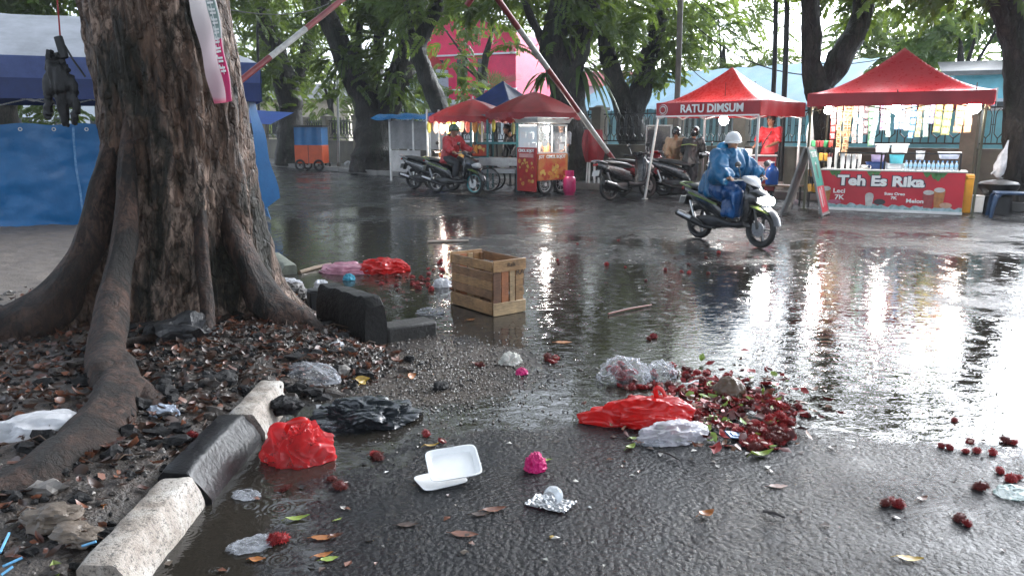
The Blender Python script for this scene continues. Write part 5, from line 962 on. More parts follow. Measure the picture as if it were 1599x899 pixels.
# orange cart
t = thing('food_cart', 'closed orange cart with blue tarp upper half parked by the leaning trunk', 'cart', (-7.85, 30.6, .0), R(-8)); om = mat('orange_panel', (.62, .09, .02), .4, var=.2, vscale=3)
mb = MB(); mb.box((0, 0, .63), (1.12, .7, .7)); mb.build('body', om, t, bevel=.01); mb = MB(); mb.box((.0, -.352, .63), (.02, .012, .7)); mb.build('door_gap', blackp, t)
mb = MB(); mb.grid(18, 8, lambda u, v: Vector((-.55 + 1.1 * u, -.34 + .015 * math.sin(u * 17), .98 + .68 * v))); mb.grid(8, 8, lambda u, v: Vector((.55, -.34 + .68 * u, .98 + .68 * v))); mb.grid(8, 8, lambda u, v: Vector((-.55, -.34 + .68 * u, .98 + .68 * v))); mb.build('tarp', bluet, t, recalc=False)
mb = MB(); mb.box((0, 0, 1.7), (1.25, .8, .06)); mb.build('roof', iron, t)
for x in (-.36, .4):
    for y in (-.36, .36): spoked(.22, .035, tyrem, iron, 'wheel', t, (x, y, .22), 8, .04, .02)
# gas bottle
t = thing('gas_bottle', 'pink gas bottle beside the lettered snack cart', 'gas bottle', (1.37, 18.45, 0)); mb = MB(); pk_ = mat('gas_pink', (.5, .03, .13), .3, var=.25, vscale=6); mb.lathe([(.12, 0), (.125, .02), (.115, .03), (.14, .06), (.15, .12), (.15, .33), (.14, .39), (.1, .44), (.04, .46)], 20); mb.build('body', pk_, t)
mb = MB(); mb.lathe([(.1, .43), (.105, .57), (.1, .57), (.095, .43)], 16, cap=False); mb.build('collar', pk_, t, recalc=False); mb = MB(); mb.lathe([(.025, .45), (.025, .53)], 8); mb.box((.03, 0, .51), (.06, .02, .02)); mb.build('valve', mat('brass', (.4, .3, .1), .35, metal=.8), t)
# folded tent
t = thing('folded_tent', 'folded red tent bundle with white legs standing by the fence', 'folded tent', (2.18, 20.9, .13), R(-40)); mb = MB()
rs = []
for i in range(14):
    s = i / 13; r = .27 * (.75 + .35 * math.sin(2.5 * s + .3)); rs.append([Vector((r * math.cos(a) * (1 + .22 * math.sin(a * 5 + i * .3)), r * .7 * math.sin(a) * (1 + .22 * math.cos(a * 4)), .55 + .85 * s)) for a in (2 * math.pi * j / 40 for j in range(40))])
mb.rings(rs); mb.build('red_cover', mat('fold_red', (.3, .012, .02), .45, var=.45, vscale=6), t)
for k in range(7): mb = MB(); a = k * .9; x, y = .16 * math.cos(a), .1 * math.sin(a); mb.bar((x * 1.2, y * 1.2, 0), (x, y, .7), .03); mb.build('leg', white_t, t)
# white gate post
tag(MB().box((0, 0, 1.0), (.35, .35, 2.0)).box((0, 0, 2.05), (.45, .45, .1)).build('gate_post', whitew, loc=(-10.6, 36.6, .1)), 'white gate post left of the leaning trunk', 'post')

# ------------------------------------------------------------ raised barrier booms
def boom(label, piv, d, L, el, r, bands, tail=.0, extra=None):
    d = Vector(d).normalized(); a = Vector((d.x * math.cos(el), d.y * math.cos(el), math.sin(el))); t = thing('barrier_boom', label, 'barrier', (piv[0], piv[1], 0)); p0 = Vector((0, 0, piv[2])); s = -tail; k = 0
    rm, wm = mat('boom_red', (.2, .02, .022), .45, var=.5, vscale=8), mat('boom_white', (.42, .41, .39), .45, var=.5, vscale=8)
    while s < L - .01:
        e = min(L, s + bands[k % len(bands)]); mb = MB(); mb.tube([p0 + a * s, p0 + a * e], r, 14); mb.build('red_band' if k % 2 == 0 else 'white_band', rm if k % 2 == 0 else wm, t); s = e; k += 1
    mb = MB(); mb.box((0, 0, piv[2] / 2), (.14, .14, piv[2])); mb.box((0, 0, piv[2]), (.2, .2, .22)); mb.box((0, 0, .02), (.3, .3, .04)); mb.build('pivot_post', mat('post_grey', (.15, .15, .15), .4, var=.4), t, bevel=.01)
    if extra: mb = MB(); mb.tube([p0 + a * L, p0 + a * L + Vector(extra)], r * .95, 12); mb.build('broken_tip', rm, t)
boom('red and white barrier boom raised from behind the big trunk', (-4.2, 10.25, 1.6), (.62, .78), 5.2, R(35), .043, (1.55, .78, 1.02, .9, .8))
boom('red and white barrier boom raised over the street beside the parked scooters', (2.62, 19.1, .62), (-.64, -.77), 6.1, R(36.5), .06, (.75, 1.55, 1.45, 1.2, 1.15), .1, (-.35, .1, -.42))

def ridge_(a, b): return 1 - 2 * abs(mnoise.noise(Vector((a, b, .5))))
# ------------------------------------------------------------ blue tarp stall at left
t = thing('tarp_stall', 'blue tarp walled stall with grey and blue canopy behind the big trunk', 'stall', (-9.6, 10.3, 0), math.atan2(2.2, 5.4)); WL = 5.83
mb = MB(); mb.grid(110, 30, lambda u, v: Vector((WL * u, .03 * math.sin(u * 40 + v * 2) + .05 * fbm((u * 5, v * 1.5, 1), 3) + .035 * ridge_(u * 9 + v * 1.5, v * 2) * ridge_(u * 3, v * 7) + .012 * ridge_(u * 26 - v * 3, v * 9), .015 + 1.56 * v - .05 * math.sin(u * 50) * v * .3))); mb.grid(20, 14, lambda u, v: Vector((WL + .25 * (1 - v) ** 2 + .03 * math.sin(u * 14), 2.6 * u, .05 + 1.95 * v))); mb.build('tarp_wall', bluet, t, recalc=False, sharp=180)
for us in (.27, .58, .82):
    mb = MB(); mb.grid(2, 30, lambda u, v: Vector((WL * us + .03 * (u - .5) + .012 * math.sin(v * 7), -.075 + .012 * math.sin(v * 19), .03 + 1.5 * v))); mb.build('seam', mat('tarp_scuff', (.12, .26, .45), .5, var=.8, vscale=30, col2=(.01, .12, .3)), t, recalc=False)
for k in range(14):
    mb = MB(); mb.torus((.2 + k * .42, -.09, 1.5), .022, .006, 'Y', 14, 6); mb.build('eyelet', alu, t)
mb = MB(); mb.grid(12, 10, lambda u, v: Vector((WL + .05 + .38 * u * (1 - v * .75) + .02 * math.sin(v * 12), -.05 + .1 * u, .15 + .25 * u + (1.85 - .3 * u) * v))); mb.build('loose_flap', bluet, t, recalc=False, sharp=180)
mb = MB()
def cf(u, v):
    x = -.3 + (WL + .5) * u; e = min(1., min(u, 1 - u) * 3.2, v * 2 if v < .5 else (1 - v) * 2); return Vector((x, -.35 + 3.2 * v, 2.5 + .75 * e ** .85 + .02 * fbm((u * 5, v * 4, 0), 3)))
mb.grid(40, 20, cf); mb.build('canopy', greyt, t, recalc=False, sharp=60)
mb = MB(); c = [(-.3, -.35, 0), (WL + .2, -.35, 0), (WL + .2, 2.85, 0), (-.3, 2.85, 0)]
for i in range(4): valance(mb, c[i], c[(i + 1) % 4], 2.5, .3, i)
mb.build('valance', mat('valance_blue', (.07, .11, .30), .45, var=.3, translucent=.2), t, recalc=False); mb = MB()
for i in range(4): valance(mb, tuple(Vector(c[i]) + Vector((0, -.004, 0))), tuple(Vector(c[(i + 1) % 4]) + Vector((0, -.004, 0))), 2.2, .28, i + 2)
mb.build('lower_valance', bluedk, t, recalc=False)
for x, y in ((0, -.1), (WL, -.1), (WL, 2.7), (0, 2.7)): mb = MB(); mb.box((x, y, 1.25), (.045, .045, 2.5)); mb.build('leg', alu, t)
mb = MB()
for i in range(6):
    a, b = WL * i / 6, WL * (i + 1) / 6; mb.bar((a, -.02, 2.15), (b, -.02, 1.9), .022); mb.bar((a, -.02, 1.9), (b, -.02, 2.15), .022)
mb.build('truss', chrome, t); mb = MB()
for i in range(6): a, b = WL * i / 6, WL * (i + 1) / 6; mb.bar((a, 2.6, 2.15), (b, 2.6, 1.9), .022); mb.bar((a, 2.6, 1.9), (b, 2.6, 2.15), .022)
mb.build('truss', chrome, t)
mb = MB(); mb.grid(24, 10, lambda u, v: Vector((-7.4 + 3.0 * u, 15.5 - 1.2 * u + 1.6 * v, 2.02 - .42 * u + .25 * v - .08 * math.sin(math.pi * u)))); tag(mb.build('blue_awning', mat('awning_blue', (.01, .1, .5), .35, translucent=.4), recalc=False), 'bright blue slanting awning seen through the gap under the canopy', 'awning')
# pink and white flag on the trunk
pf = [at(285, -40, 4.72), at(331, -40, 4.72), at(364, 158, 4.72), at(333, 162, 4.72)]; fl = thing('hanging_banner', 'pink and white cloth banner hanging down the big trunk', 'banner', pf[2])
mb = MB()
def ff(u, v):
    a = pf[0].lerp(pf[3], v); b = pf[1].lerp(pf[2], v); p = a.lerp(b, u); return p - pf[2] + Vector((0, .015 * math.sin(v * 14 + u * 3) + .03 * math.sin(u * 3.1), 0))
mb.grid(16, 40, ff); cl = mb.build('cloth', None, fl, recalc=False, sharp=180) if False else None
m, nt, b, out = newmat('flag_cloth'); tc = _n(nt, 'ShaderNodeTexCoord'); sx = _n(nt, 'ShaderNodeSeparateXYZ'); nt.links.new(tc.outputs['Object'], sx.inputs[0])
gz = math_(nt, 'ADD', sx.outputs[2], math_(nt, 'MULTIPLY_ADD', noise_(nt, tc.outputs['Object'], 7, 2), .04, -.02))
c = ramp(nt, math_(nt, 'MULTIPLY', gz, 1.2), [(.0, (.5, .10, .16)), (.03, (.45, .32, .35)), (.4, (.5, .42, .44)), (.9, (.55, .55, .54))]); nt.links.new(c, b.inputs['Base Color']); b.inputs['Roughness'].default_value = .6; tr = _n(nt, 'ShaderNodeBsdfTranslucent'); nt.links.new(c, tr.inputs[0]); mx = _n(nt, 'ShaderNodeMixShader'); mx.inputs[0].default_value = .35; nt.links.new(b.outputs[0], mx.inputs[1]); nt.links.new(tr.outputs[0], mx.inputs[2]); nt.links.new(mx.outputs[0], out.inputs[0])
mb.build('cloth', m, fl, recalc=False, sharp=180); mb = MB()
def fs(u, v): p = ff(.62 + .36 * u, .5 + .5 * v); return p + Vector((0, -.012, 0))
mb.grid(4, 24, fs); mb.build('pink_stripe', mat('flag_pink', (.6, .03, .16), .5, var=.3, translucent=.3), fl, recalc=False, sharp=180)
mb = MB(); 
def ft(u, v): p = ff(.6 + .38 * u, .02 + .48 * v); return p + Vector((0, -.012, 0))
mb.grid(4, 24, ft); sp_ = mb.build('teal_stripe', mat('flag_grey_stripe', (.3, .4, .38), .5, var=.3, translucent=.3), fl, recalc=False, sharp=180)
# painted strokes of lettering running down the stripe
mb = MB(); r_ = random.Random(3)
for i in range(26):
    v = .12 + .66 * i / 26; a = ff(.68, v) + Vector((0, -.022, 0)); e = ff(.9, v) + Vector((0, -.022, 0))
    if i % 3 != 2: mb.bar(a, e, .004, .012)
    else: mb.bar(a, ff(.68, v + .03) + Vector((0, -.022, 0)), .004, .008)
mb.bar(ff(.79, .12) + Vector((0, -.0225, 0)), ff(.79, .78) + Vector((0, -.0225, 0)), .003, .004); mb.build('lettering', white_t, fl)
# dark bundle hanging from a cord
hb_ = at(95, 130, 5.35); t = thing('hanging_bundle', 'black wet cloth bundle hanging on a red cord left of the trunk', 'bundle', hb_); mb = MB(); clm = mat('black_cloth', (.009, .009, .010), .6, var=.4, vscale=8, bmp=.6, bscale=20)
V = lambda x, z, y=0: Vector((x, y, z)); q = MB(); q.tube([V(.0, .17), V(-.02, .12), V(-.02, .05), V(-.0, -.05)], [.025, .06, .075, .07], 12); q.tube([V(-.05, .1), V(-.095, .0), V(-.11, -.12), V(-.135, -.2), V(-.115, -.22)], [.03, .03, .024, .018, .01], 10); q.tube([V(.03, .1), V(.075, -.02), V(.09, -.15), V(.08, -.25)], [.035, .036, .026, .01], 10); q.tube([V(-.01, -.02), V(-.0, -.14), V(.0, -.26)], [.06, .03, .012], 10); q.ball((-.06, 0, .16), (.035, .03, .03))

for i_, p_ in enumerate(q.v): q.v[i_] = Vector((p_.x * .85, p_.y * .6, p_.z * 1.08))
remesh(q, .009, 1, .02, 22, 3).build('cloth', clm, t); mb = MB(); mb.box((.03, 0, .23), (.055, .03, .15), (0, -.2, 0)); mb.build('black_pouch', clm, t, bevel=.01); mb = MB(); mb.tube([V(.03, .3), V(.035, .42), V(.04, .62), V(.2, .9)], .006, 6); mb.build('red_cord', mat('cord_red', (.35, .03, .03), .6), t); mb = MB(); mb.tube([V(.04, .27), V(.1, .15), V(.17, .04)], .007, 6); mb.build('black_strap', clm, t)
# ------------------------------------------------------------ scooters
def scooter(label, loc, rz, body, trim, rimm=None, wall=None, lit=False, group='scooters', cowl=None, lean=0., seatc=None):
    t = thing('scooter', label, 'scooter', loc, rz, group); t.rotation_euler = (lean, 0, rz); rimm = rimm or blackp; cowl = cowl or body; seatm = seatc or mat('seat_vinyl', (.014, .014, .015), .35, var=.3, vscale=20)
    for x, nm in ((.63, 'wheel'), (-.62, 'wheel')):
        w_ = spoked(.278, .042, tyrem, rimm, nm, t, (x, 0, .278), 5, .05, .045, solid=True, m_wall=wall if x > 0 or wall is None else None)
    mb = MB(); mb.lathe([(.11, -.006), (.11, .006)], 20, c=(.63, -.06, .278), axis='Y'); mb.build('brake_disc', chrome, t)
    # rear body and tail
    mb = MB(); mb.loft([(-.98, .80, .035, .03, 3, -.2), (-.86, .745, .10, .07, 3, -.15), (-.6, .66, .145, .115, 3, -.1), (-.3, .57, .165, .14, 3.2, 0), (-.05, .48, .16, .15, 3, .15), (.04, .40, .14, .12, 3, .3)], 18); mb.build('rear_body', body, t)
    mb = MB(); mb.loft([(-.92, .83, .05, .02, 3, 0), (-.75, .835, .12, .038, 3, 0), (-.45, .80, .14, .05, 3, .05), (-.12, .755, .145, .05, 3, .05), (.06, .72, .10, .045, 3, .25)], 16); mb.build('seat', seatm, t)
    mb = MB(); mb.tube([(-.72, .11, .80), (-.98, .12, .86), (-1.02, .0, .87), (-.98, -.12, .86), (-.72, -.11, .80)], .014, 8); mb.build('grab_rail', trim, t)
    # floor and underside
    mb = MB(); mb.loft([(-.12, .33, .15, .075, 4, 0), (.1, .305, .165, .05, 4, 0), (.32, .31, .165, .05, 4, 0), (.42, .36, .15, .07, 4, .4)], 16); mb.build('floorboard', blackp, t)
    mb = MB(); mb.loft([(-.8, .30, .05, .05, 3, 0), (-.55, .29, .09, .085, 3, 0), (-.3, .30, .11, .11, 3, 0), (-.08, .31, .10, .09, 3, 0)], 14); mb.build('engine', mat('engine_grey', (.05, .05, .052), .4, metal=.5, var=.4), t)
    mb = MB(); mb.tube([(-.15, -.12, .22), (-.35, -.15, .22), (-.55, -.17, .29), (-.95, -.18, .40)], [.02, .03, .055, .05], 12); mb.build('exhaust', mat('exhaust_dark', (.03, .03, .03), .35, metal=.6), t); mb = MB(); mb.tube([(-.6, -.205, .33), (-.88, -.225, .40)], [.035, .03], 10); mb.build('heat_shield', chrome, t)
    for s in (-1, 1): mb = MB(); mb.tube([(-.62, s * .1, .3), (-.74, s * .11, .6)], .022, 8); mb.build('shock_absorber', chrome, t)
    # front: leg shield, nose, fender
    mb = MB(); mb.loft([(.36, .34, .15, .05, 3, .8), (.43, .5, .17, .06, 3, 1.1), (.47, .68, .19, .075, 2.8, 1.15), (.47, .84, .17, .07, 2.8, 1.2), (.42, .95, .10, .05, 2.5, 1.2)], 16); mb.build('leg_shield', body, t)
    mb = MB(); mb.loft([(.42, .72, .175, .15, 2.6, .0), (.56, .72, .165, .14, 2.5, .0), (.68, .70, .12, .095, 2.4, 0), (.76, .665, .05, .04, 2.2, 0)], 16); mb.build('nose', body, t)
    mb = MB(); mb.loft([(.5, .62, .135, .03, 3, -.4), (.66, .57, .09, .03, 3, -.3), (.79, .51, .05, .02, 3, -.2)], 12); mb.build('nose_trim', trim, t)
    mb = MB(); K = 9
    rs = []
    for i in range(K):
        a = R(10 + 150 * i / (K - 1)); ring = []
        for b_ in range(9):
            u = b_ / 8 * 2 - 1; r = .315 + .02 * (1 - u * u); ring.append(Vector((.63 + r * math.cos(a), .075 * u, .278 + r * math.sin(a) + .015)))
        for b_ in range(9):
            u = 1 - b_ / 8 * 2; r = .305 + .02 * (1 - u * u); ring.append(Vector((.63 + r * math.cos(a), .075 * u, .278 + r * math.sin(a) + .015)))
        rs.append(ring)
    mb.rings(rs); mb.build('front_fender', body, t)
    for s in (-1, 1): mb = MB(); mb.tube([(.63, s * .075, .278), (.54, s * .07, .62)], .02, 8); mb.build('fork_leg', blackp, t)
    # handlebar
    mb = MB(); mb.loft([(.3, 1.0, .09, .035, 3, .3), (.38, .985, .16, .055, 3, .3), (.46, .95, .13, .06, 2.6, .3), (.53, .91, .06, .035, 2.4, .3)], 14); mb.build('handlebar_cover', cowl, t)
    mb = MB(); mb.tube([(.3, .36, .985), (.36, .2, .99), (.38, 0, .985), (.36, -.2, .99), (.3, -.36, .985)], .014, 8); mb.build('handlebar', blackp, t)
    for s in (-1, 1):
        mb = MB(); mb.tube([(.30, s * .37, .985), (.345, s * .25, .99)], .02, 10); mb.build('grip', blackp, t); mb = MB(); mb.tube([(.36, s * .34, .97), (.42, s * .2, .975)], .006, 6); mb.build('brake_lever', chrome, t)
        mb = MB(); mb.tube([(.38, s * .2, 1.0), (.40, s * .25, 1.1), (.4, s * .28, 1.17)], .007, 6); mb.ball((.4, s * .29, 1.2), (.018, .065, .045), 12, 8); mb.build('mirror', blackp, t)
    mb = MB(); mb.loft([(.66, .70, .135, .07, 2.4, .2), (.755, .69, .115, .065, 2.2, .2), (.80, .685, .06, .04, 2, .2)], 14); mb.build('headlight', emis('headlight_glow', (1, .98, .94), 90) if lit else glassmat('lamp_lens', (.7, .7, .7), .5), t)
    mb = MB(); mb.box((-.985, 0, .78), (.02, .14, .05), (0, .3, 0)); mb.build('tail_light', mat('tail_red', (.4, .01, .01), .2), t, bevel=.008); mb = MB(); mb.box((-.99, 0, .60), (.012, .2, .12), (0, .35, 0)); mb.build('number_plate', mat('plate_pale', (.5, .5, .48), .4), t); mb = MB(); mb.loft([(-.93, .52, .07, .015, 3, .6), (-.86, .66, .08, .02, 3, .6)], 10); mb.build('rear_fender', blackp, t)
    for s in (-1, 1): mb = MB(); mb.bar((-.75, s * .15, .73), (-.1, s * .168, .585), .012, .03); mb.build('side_stripe', trim, t)
    return t
bkb = mat('scooter_black', (.012, .013, .015), .18, var=.15, coat=.5, rvar=.06); limem = mat('trim_lime', (.16, .22, .06), .35); greyw = mat('cowl_pale', (.42, .42, .43), .3, var=.15); silver = mat('trim_silver', (.3, .3, .31), .3, metal=.5); tealw = mat('teal_rim', (.02, .32, .33), .35); redb = mat('scooter_red', (.2, .008, .014), .22, coat=.4)
BA = R(-60); BP = (2.9, 10.25, 0)
scooter('black scooter with lit headlight ridden through the wet street', BP, BA, bkb, limem, blackp, None, True, cowl=greyw).scale = (.88,) * 3
RA = math.atan2(-.62, .78); RP = (-1.38, 18.72, 0)
scooter('black scooter with teal front wheel under the red coated rider', RP, RA, bkb, limem, chrome, tealw)
scooter('black scooter parked behind the red coated rider, mostly hidden by it', (-2.05, 20.0, 0), RA + .1, bkb, silver, blackp)
scooter('dark scooter parked facing the fence with its pale number plate turned to the street', (2.62, 17.25, 0), math.atan2(.62, .78), mat('scooter_charcoal', (.02, .02, .022), .25, coat=.3), silver, blackp, lean=-.12)
scooter('dark red scooter parked just behind the charcoal one', (3.15, 18.45, 0), math.atan2(.5, .86), redb, blackp, blackp, lean=-.1)
scooter('black scooter standing behind the poncho rider beside the two helmeted people', (4.1, 17.9, 0), R(-30), bkb, silver, blackp)

# ------------------------------------------------------------ people
def hand(q, w, d, palm, side):
    """five fingered hand from the wrist w along d; palm normal"""
    w, d, palm = Vector(w), Vector(d).normalized(), Vector(palm); palm = (palm - d * palm.dot(d)).normalized(); s = d.cross(palm) * side
    q.tube([w - d * .02, w + d * .03, w + d * .085], [.024, .032, .034], 10, flat=.6); k = w + d * .085
    for i, L in enumerate((.062, .072, .068, .052)):
        b = k + s * (.027 - .018 * i); m_ = b + d * L * .5 + palm * .008; e = b + d * L * .75 + palm * .034; q.tube([b - d * .025, b, m_, e], [.0105, .0105, .010, .008], 7)
    b = w + d * .03 + s * .026; q.tube([b - s * .01, b + s * .024 + d * .02, b + s * .03 + d * .05 + palm * .015], [.013, .012, .009], 7)
def figure(label, loc, rz, pel, chest, neck, head, arms, legs, garments, head_rot=(0, 0, 0), hs=1., scale=1., group=None):
    t = thing('person', label, 'person', loc, rz, group); t.scale = (scale,) * 3; V = Vector; pel, chest, neck, head = V(pel), V(chest), V(neck), V(head); q = MB()
    q.tube([pel - UZ * .06, pel, pel.lerp(chest, .5), chest, chest.lerp(neck, .6)], [.13, .155, .135, .16, .09], 14); q.ball(chest, (.11, .17, .14), 14, 10); q.tube([chest.lerp(neck, .4), neck, head], [.065, .054, .055], 10)
    hr = Matrix.Rotation(head_rot[2], 3, 'Z') @ Matrix.Rotation(head_rot[1], 3, 'Y') @ Matrix.Rotation(head_rot[0], 3, 'X')
    H = lambda x, y, z: head + hr @ V((x * hs, y * hs, z * hs))
    q.ball(H(-.005, 0, .02), (.095, .078, .105), 16, 12, rot=hr); q.ball(H(.02, 0, -.055), (.06, .055, .06), 12, 8, rot=hr); q.tube([H(.085, 0, .02), H(.112, 0, -.018), H(.09, 0, -.03)], [.012, .016, .012], 7); q.ball(H(.075, 0, -.065), (.018, .03, .012), 8, 6)
    for s in (-1, 1): q.ball(H(0, s * .078, .0), (.018, .01, .03), 8, 6)
    A = []; Lg = []
    for side, (sh, el, wr, hd, pm) in zip((1, -1), arms):
        sh, el, wr = V(sh), V(el), V(wr); q.tube([chest.lerp(sh, .5), sh, sh.lerp(el, .5), el, el.lerp(wr, .4), wr], [.06, .056, .047, .040, .04, .026], 10); hand(q, wr, hd, pm, side); A.append((sh, el, wr))
    for hip, kn, an, toe in legs:
        hip, kn, an, toe = V(hip), V(kn), V(an), V(toe); q.tube([pel.lerp(hip, .6), hip, hip.lerp(kn, .5), kn, kn.lerp(an, .35), an], [.085, .088, .072, .054, .056, .037], 10); q.tube([an - UZ * .02, an.lerp(toe, .5) - UZ * .04, toe], [.042, .038, .03], 8); Lg.append((hip, kn, an, toe))
    remesh(q, .0095, 2).build('body', skinm, t, sharp=180)
    mb = MB()
    for s in (-1, 1): mb.ball(H(.083, s * .033, .022), (.010, .013, .009), 8, 6)
    mb.build('eyes', mat('eye_dark', (.03, .02, .02), .2), t)
    for g in garments:
        k = g[0]; q = MB()
        if k == 'top':
            _, m, inf, slv, hem = g; q.tube([pel - UZ * hem, pel, pel.lerp(chest, .5), chest, chest.lerp(neck, .75)], [.165 + inf + hem * .25, .16 + inf, .15 + inf, .17 + inf, .09 + inf * .5], 16); q.ball(chest, (.12 + inf, .185 + inf, .14), 14, 10)
            for sh, el, wr in A: P = [chest.lerp(sh, .5), sh, sh.lerp(el, .5), el, el.lerp(wr, .5), wr]; c_ = 6 if slv > 1.4 else 4 if slv > .7 else 3; q.tube(P[:c_], [.07 + inf, .065 + inf, .058 + inf, .052 + inf, .05 + inf, .042 + inf][:c_], 12)
            remesh(q, .016, 2, .012 + inf * .25, 9, hash(label) % 7).build('jacket' if slv > 1 else 'shirt', m, t, sharp=180)
        elif k == 'legs':
            _, m, inf = g; q.ball(pel, (.15 + inf, .165 + inf, .13), 14, 10)
            for hip, kn, an, toe in Lg: q.tube([pel.lerp(hip, .6), hip, hip.lerp(kn, .5), kn, kn.lerp(an, .5), an], [.1 + inf, .098 + inf, .082 + inf, .068 + inf, .062 + inf, .055 + inf], 12)
            remesh(q, .016, 2, .01 + inf * .3, 9, 2).build('trousers', m, t, sharp=180)
        elif k == 'shoes':
            for hip, kn, an, toe in Lg:
                q = MB(); q.tube([an + UZ * .02, an - UZ * .02, an.lerp(toe, .5) - UZ * .038, toe], [.046, .05, .046, .036], 12); d = (toe - an); q.bar(V((an.x - d.x * .3, an.y - d.y * .3, toe.z - .03)), V((toe.x + d.x * .1, toe.y + d.y * .1, toe.z - .03)), .085, .025); remesh(q, .011, 2).build('shoe', g[1], t, sharp=180)
        elif k == 'hair':
            q.ball(H(-.018, 0, .045), (.1, .088, .098), 16, 12, rot=hr); q.ball(H(-.05, 0, -.01), (.065, .08, .08), 12, 8, rot=hr); remesh(q, .012, 1, .012, 40, 1).build('hair', mat('hair_black', (.012, .01, .009), .45), t, sharp=180)
        elif k == 'helmet':
            _, m, full = g; mb = MB(); rs = []; n = 26
            for i in range(11):
                a = R(90 - i * (13 if full else 10.5)); rs.append([H(-.008 + .135 * math.cos(a) * math.cos(b) * (1.04 if math.cos(b) < 0 else 1), .118 * math.cos(a) * math.sin(b), .035 + .135 * math.sin(a) - (.05 * max(0, -math.cos(b)) if i > 7 else 0)) for b in (2 * math.pi * j / n for j in range(n))])
            rs2 = [[H(-.008, 0, .03) + (p - H(-.008, 0, .03)) * .9 for p in r] for r in reversed(rs)]; mb.rings(rs[1:] + rs2[:-1], False); mb.add([H(-.008, 0, .17)] + rs[1], [(0, j + 1, (j + 1) % n + 1) for j in range(n)]); mb.build('helmet', m, t, recalc=True)
            mb = MB(); mb.grid(12, 3, lambda u, v: H(.118 + .045 * v * math.cos((u - .5) * 2.2), .128 * math.sin((u - .5) * 2.2), .045 - .012 * v - .04 * abs(u - .5)) - hr @ V((.118 * (1 - math.cos((u - .5) * 2.2)), 0, 0)) * hs); mb.build('helmet_peak', m, t, recalc=False)
        elif k == 'raw': g[1](t, H, A, Lg)
    return t
blackj = mat('black_jacket', (.012, .013, .014), .5, var=.3, vscale=8); trd = mat('dark_trousers', (.018, .018, .022), .6, var=.3, vscale=9); shoem = mat('shoe_dark', (.02, .018, .017), .5); helw = mat('helmet_white', (.68, .68, .68), .2, coat=.4, var=.1); helb = mat('helmet_black', (.012, .012, .013), .15, coat=.5)
ponch = mat('blue_poncho', (.012, .15, .33), .3, var=.35, vscale=6, translucent=.2, rvar=.1); ponchl = mat('poncho_light', (.02, .3, .6), .3, var=.3, vscale=6, translucent=.2)
ride = dict(pel=(-.18, 0, .86), chest=(-.08, 0, 1.2), neck=(-.04, 0, 1.38), head=(.0, 0, 1.5), arms=(((-.06, .2, 1.29), (.06, .31, 1.08), (.24, .33, 1.01), (1, .1, -.1), (0, 0, -1)), ((-.06, -.2, 1.29), (.06, -.31, 1.08), (.24, -.33, 1.01), (1, -.1, -.1), (0, 0, -1))), legs=(((-.14, .1, .84), (.22, .16, .74), (.15, .15, .44), (.33, .16, .40)), ((-.14, -.1, .84), (.22, -.16, .74), (.15, -.15, .44), (.33, -.16, .40))))
def poncho(t, H, A, Lg):
    q = MB(); q.tube([(-.26, 0, .74), (-.22, 0, .9), (-.12, 0, 1.08), (-.07, 0, 1.24), (-.04, 0, 1.40)], [.27, .25, .225, .225, .10], 18)
    for sh, el, wr in A: q.tube([Vector((-.07, 0, 1.24)), sh, el, wr], [.14, .12, .12, .085], 12); q.tube([sh - UZ * .06, el - UZ * .07, el.lerp(wr, .6) - UZ * .05], [.12, .13, .07], 12)
    remesh(q, .014, 2, .05, 6, 3).build('poncho', ponch, t, sharp=180); q = MB()
    for hip, kn, an, toe in Lg: q.tube([hip + Vector((-.05, 0, 0)), hip.lerp(kn, .5), kn + Vector((.03, 0, -.0)), kn.lerp(an, .6), an + UZ * .02], [.16, .145, .125, .12, .12], 12)
    q.tube([(.08, .1, .74), (.08, -.1, .74)], .12, 10); remesh(q, .014, 1, .042, 7, 5).build('rain_trousers', mat('poncho_deep', (.006, .075, .24), .3, var=.3, translucent=.15), t, sharp=180)
    q = MB(); q.ball((-.17, .0, 1.43), (.09, .13, .075), 12, 8); q.ball((-.2, .08, 1.42), (.07, .06, .07)); remesh(q, .014, 2, .015, 14, 1).build('poncho_hood', ponchl, t, sharp=180)
    mb = MB(); mb.tube([(.235, 0, 1.1), (.26, 0, 1.06)], .03, 8)
figure('person in a billowing blue rain poncho and white helmet riding the scooter', BP, BA, **ride, head_rot=(0, .05, -.25), garments=[('raw', poncho), ('shoes', shoem), ('helmet', helw, False)], scale=.88)
redcoat = mat('red_raincoat', (.5, .022, .03), .32, var=.3, vscale=6, translucent=.15)
rr_ = dict(ride); figure('person in red raincoat and green helmet seated on the scooter with teal wheel', RP, RA, **rr_, head_rot=(0, .05, .35), garments=[('top', redcoat, .035, 2, .12), ('legs', trd, .015), ('shoes', shoem), ('helmet', mat('helmet_green', (.02, .06, .025), .25, coat=.3), False)])
def standing(label, loc, rz, garments, lean=.0, scale=1., ax=.15, hx=.28, hz=1.0, hrot=(0, 0, 0)):
    l = lean; return figure(label, loc, rz, (0, 0, .95), (l * .35, 0, 1.3), (l * .5 + .01, 0, 1.49), (l * .62 + .03, 0, 1.61), (((l * .4, .19, 1.41), (ax + l * .2, .25, 1.16), (hx + l * .2, .17, hz), (1, -.2, -.15), (0, -.3, -1)), ((l * .4, -.19, 1.41), (ax + l * .2, -.25, 1.16), (hx + l * .2, -.17, hz), (1, .2, -.15), (0, .3, -1))),
        (((0, .095, .92), (.03, .1, .5), (0, .105, .08), (.15, .12, .035)), ((0, -.095, .92), (.02, -.1, .5), (-.02, -.105, .08), (.13, -.12, .035))), garments, hrot, scale=scale)
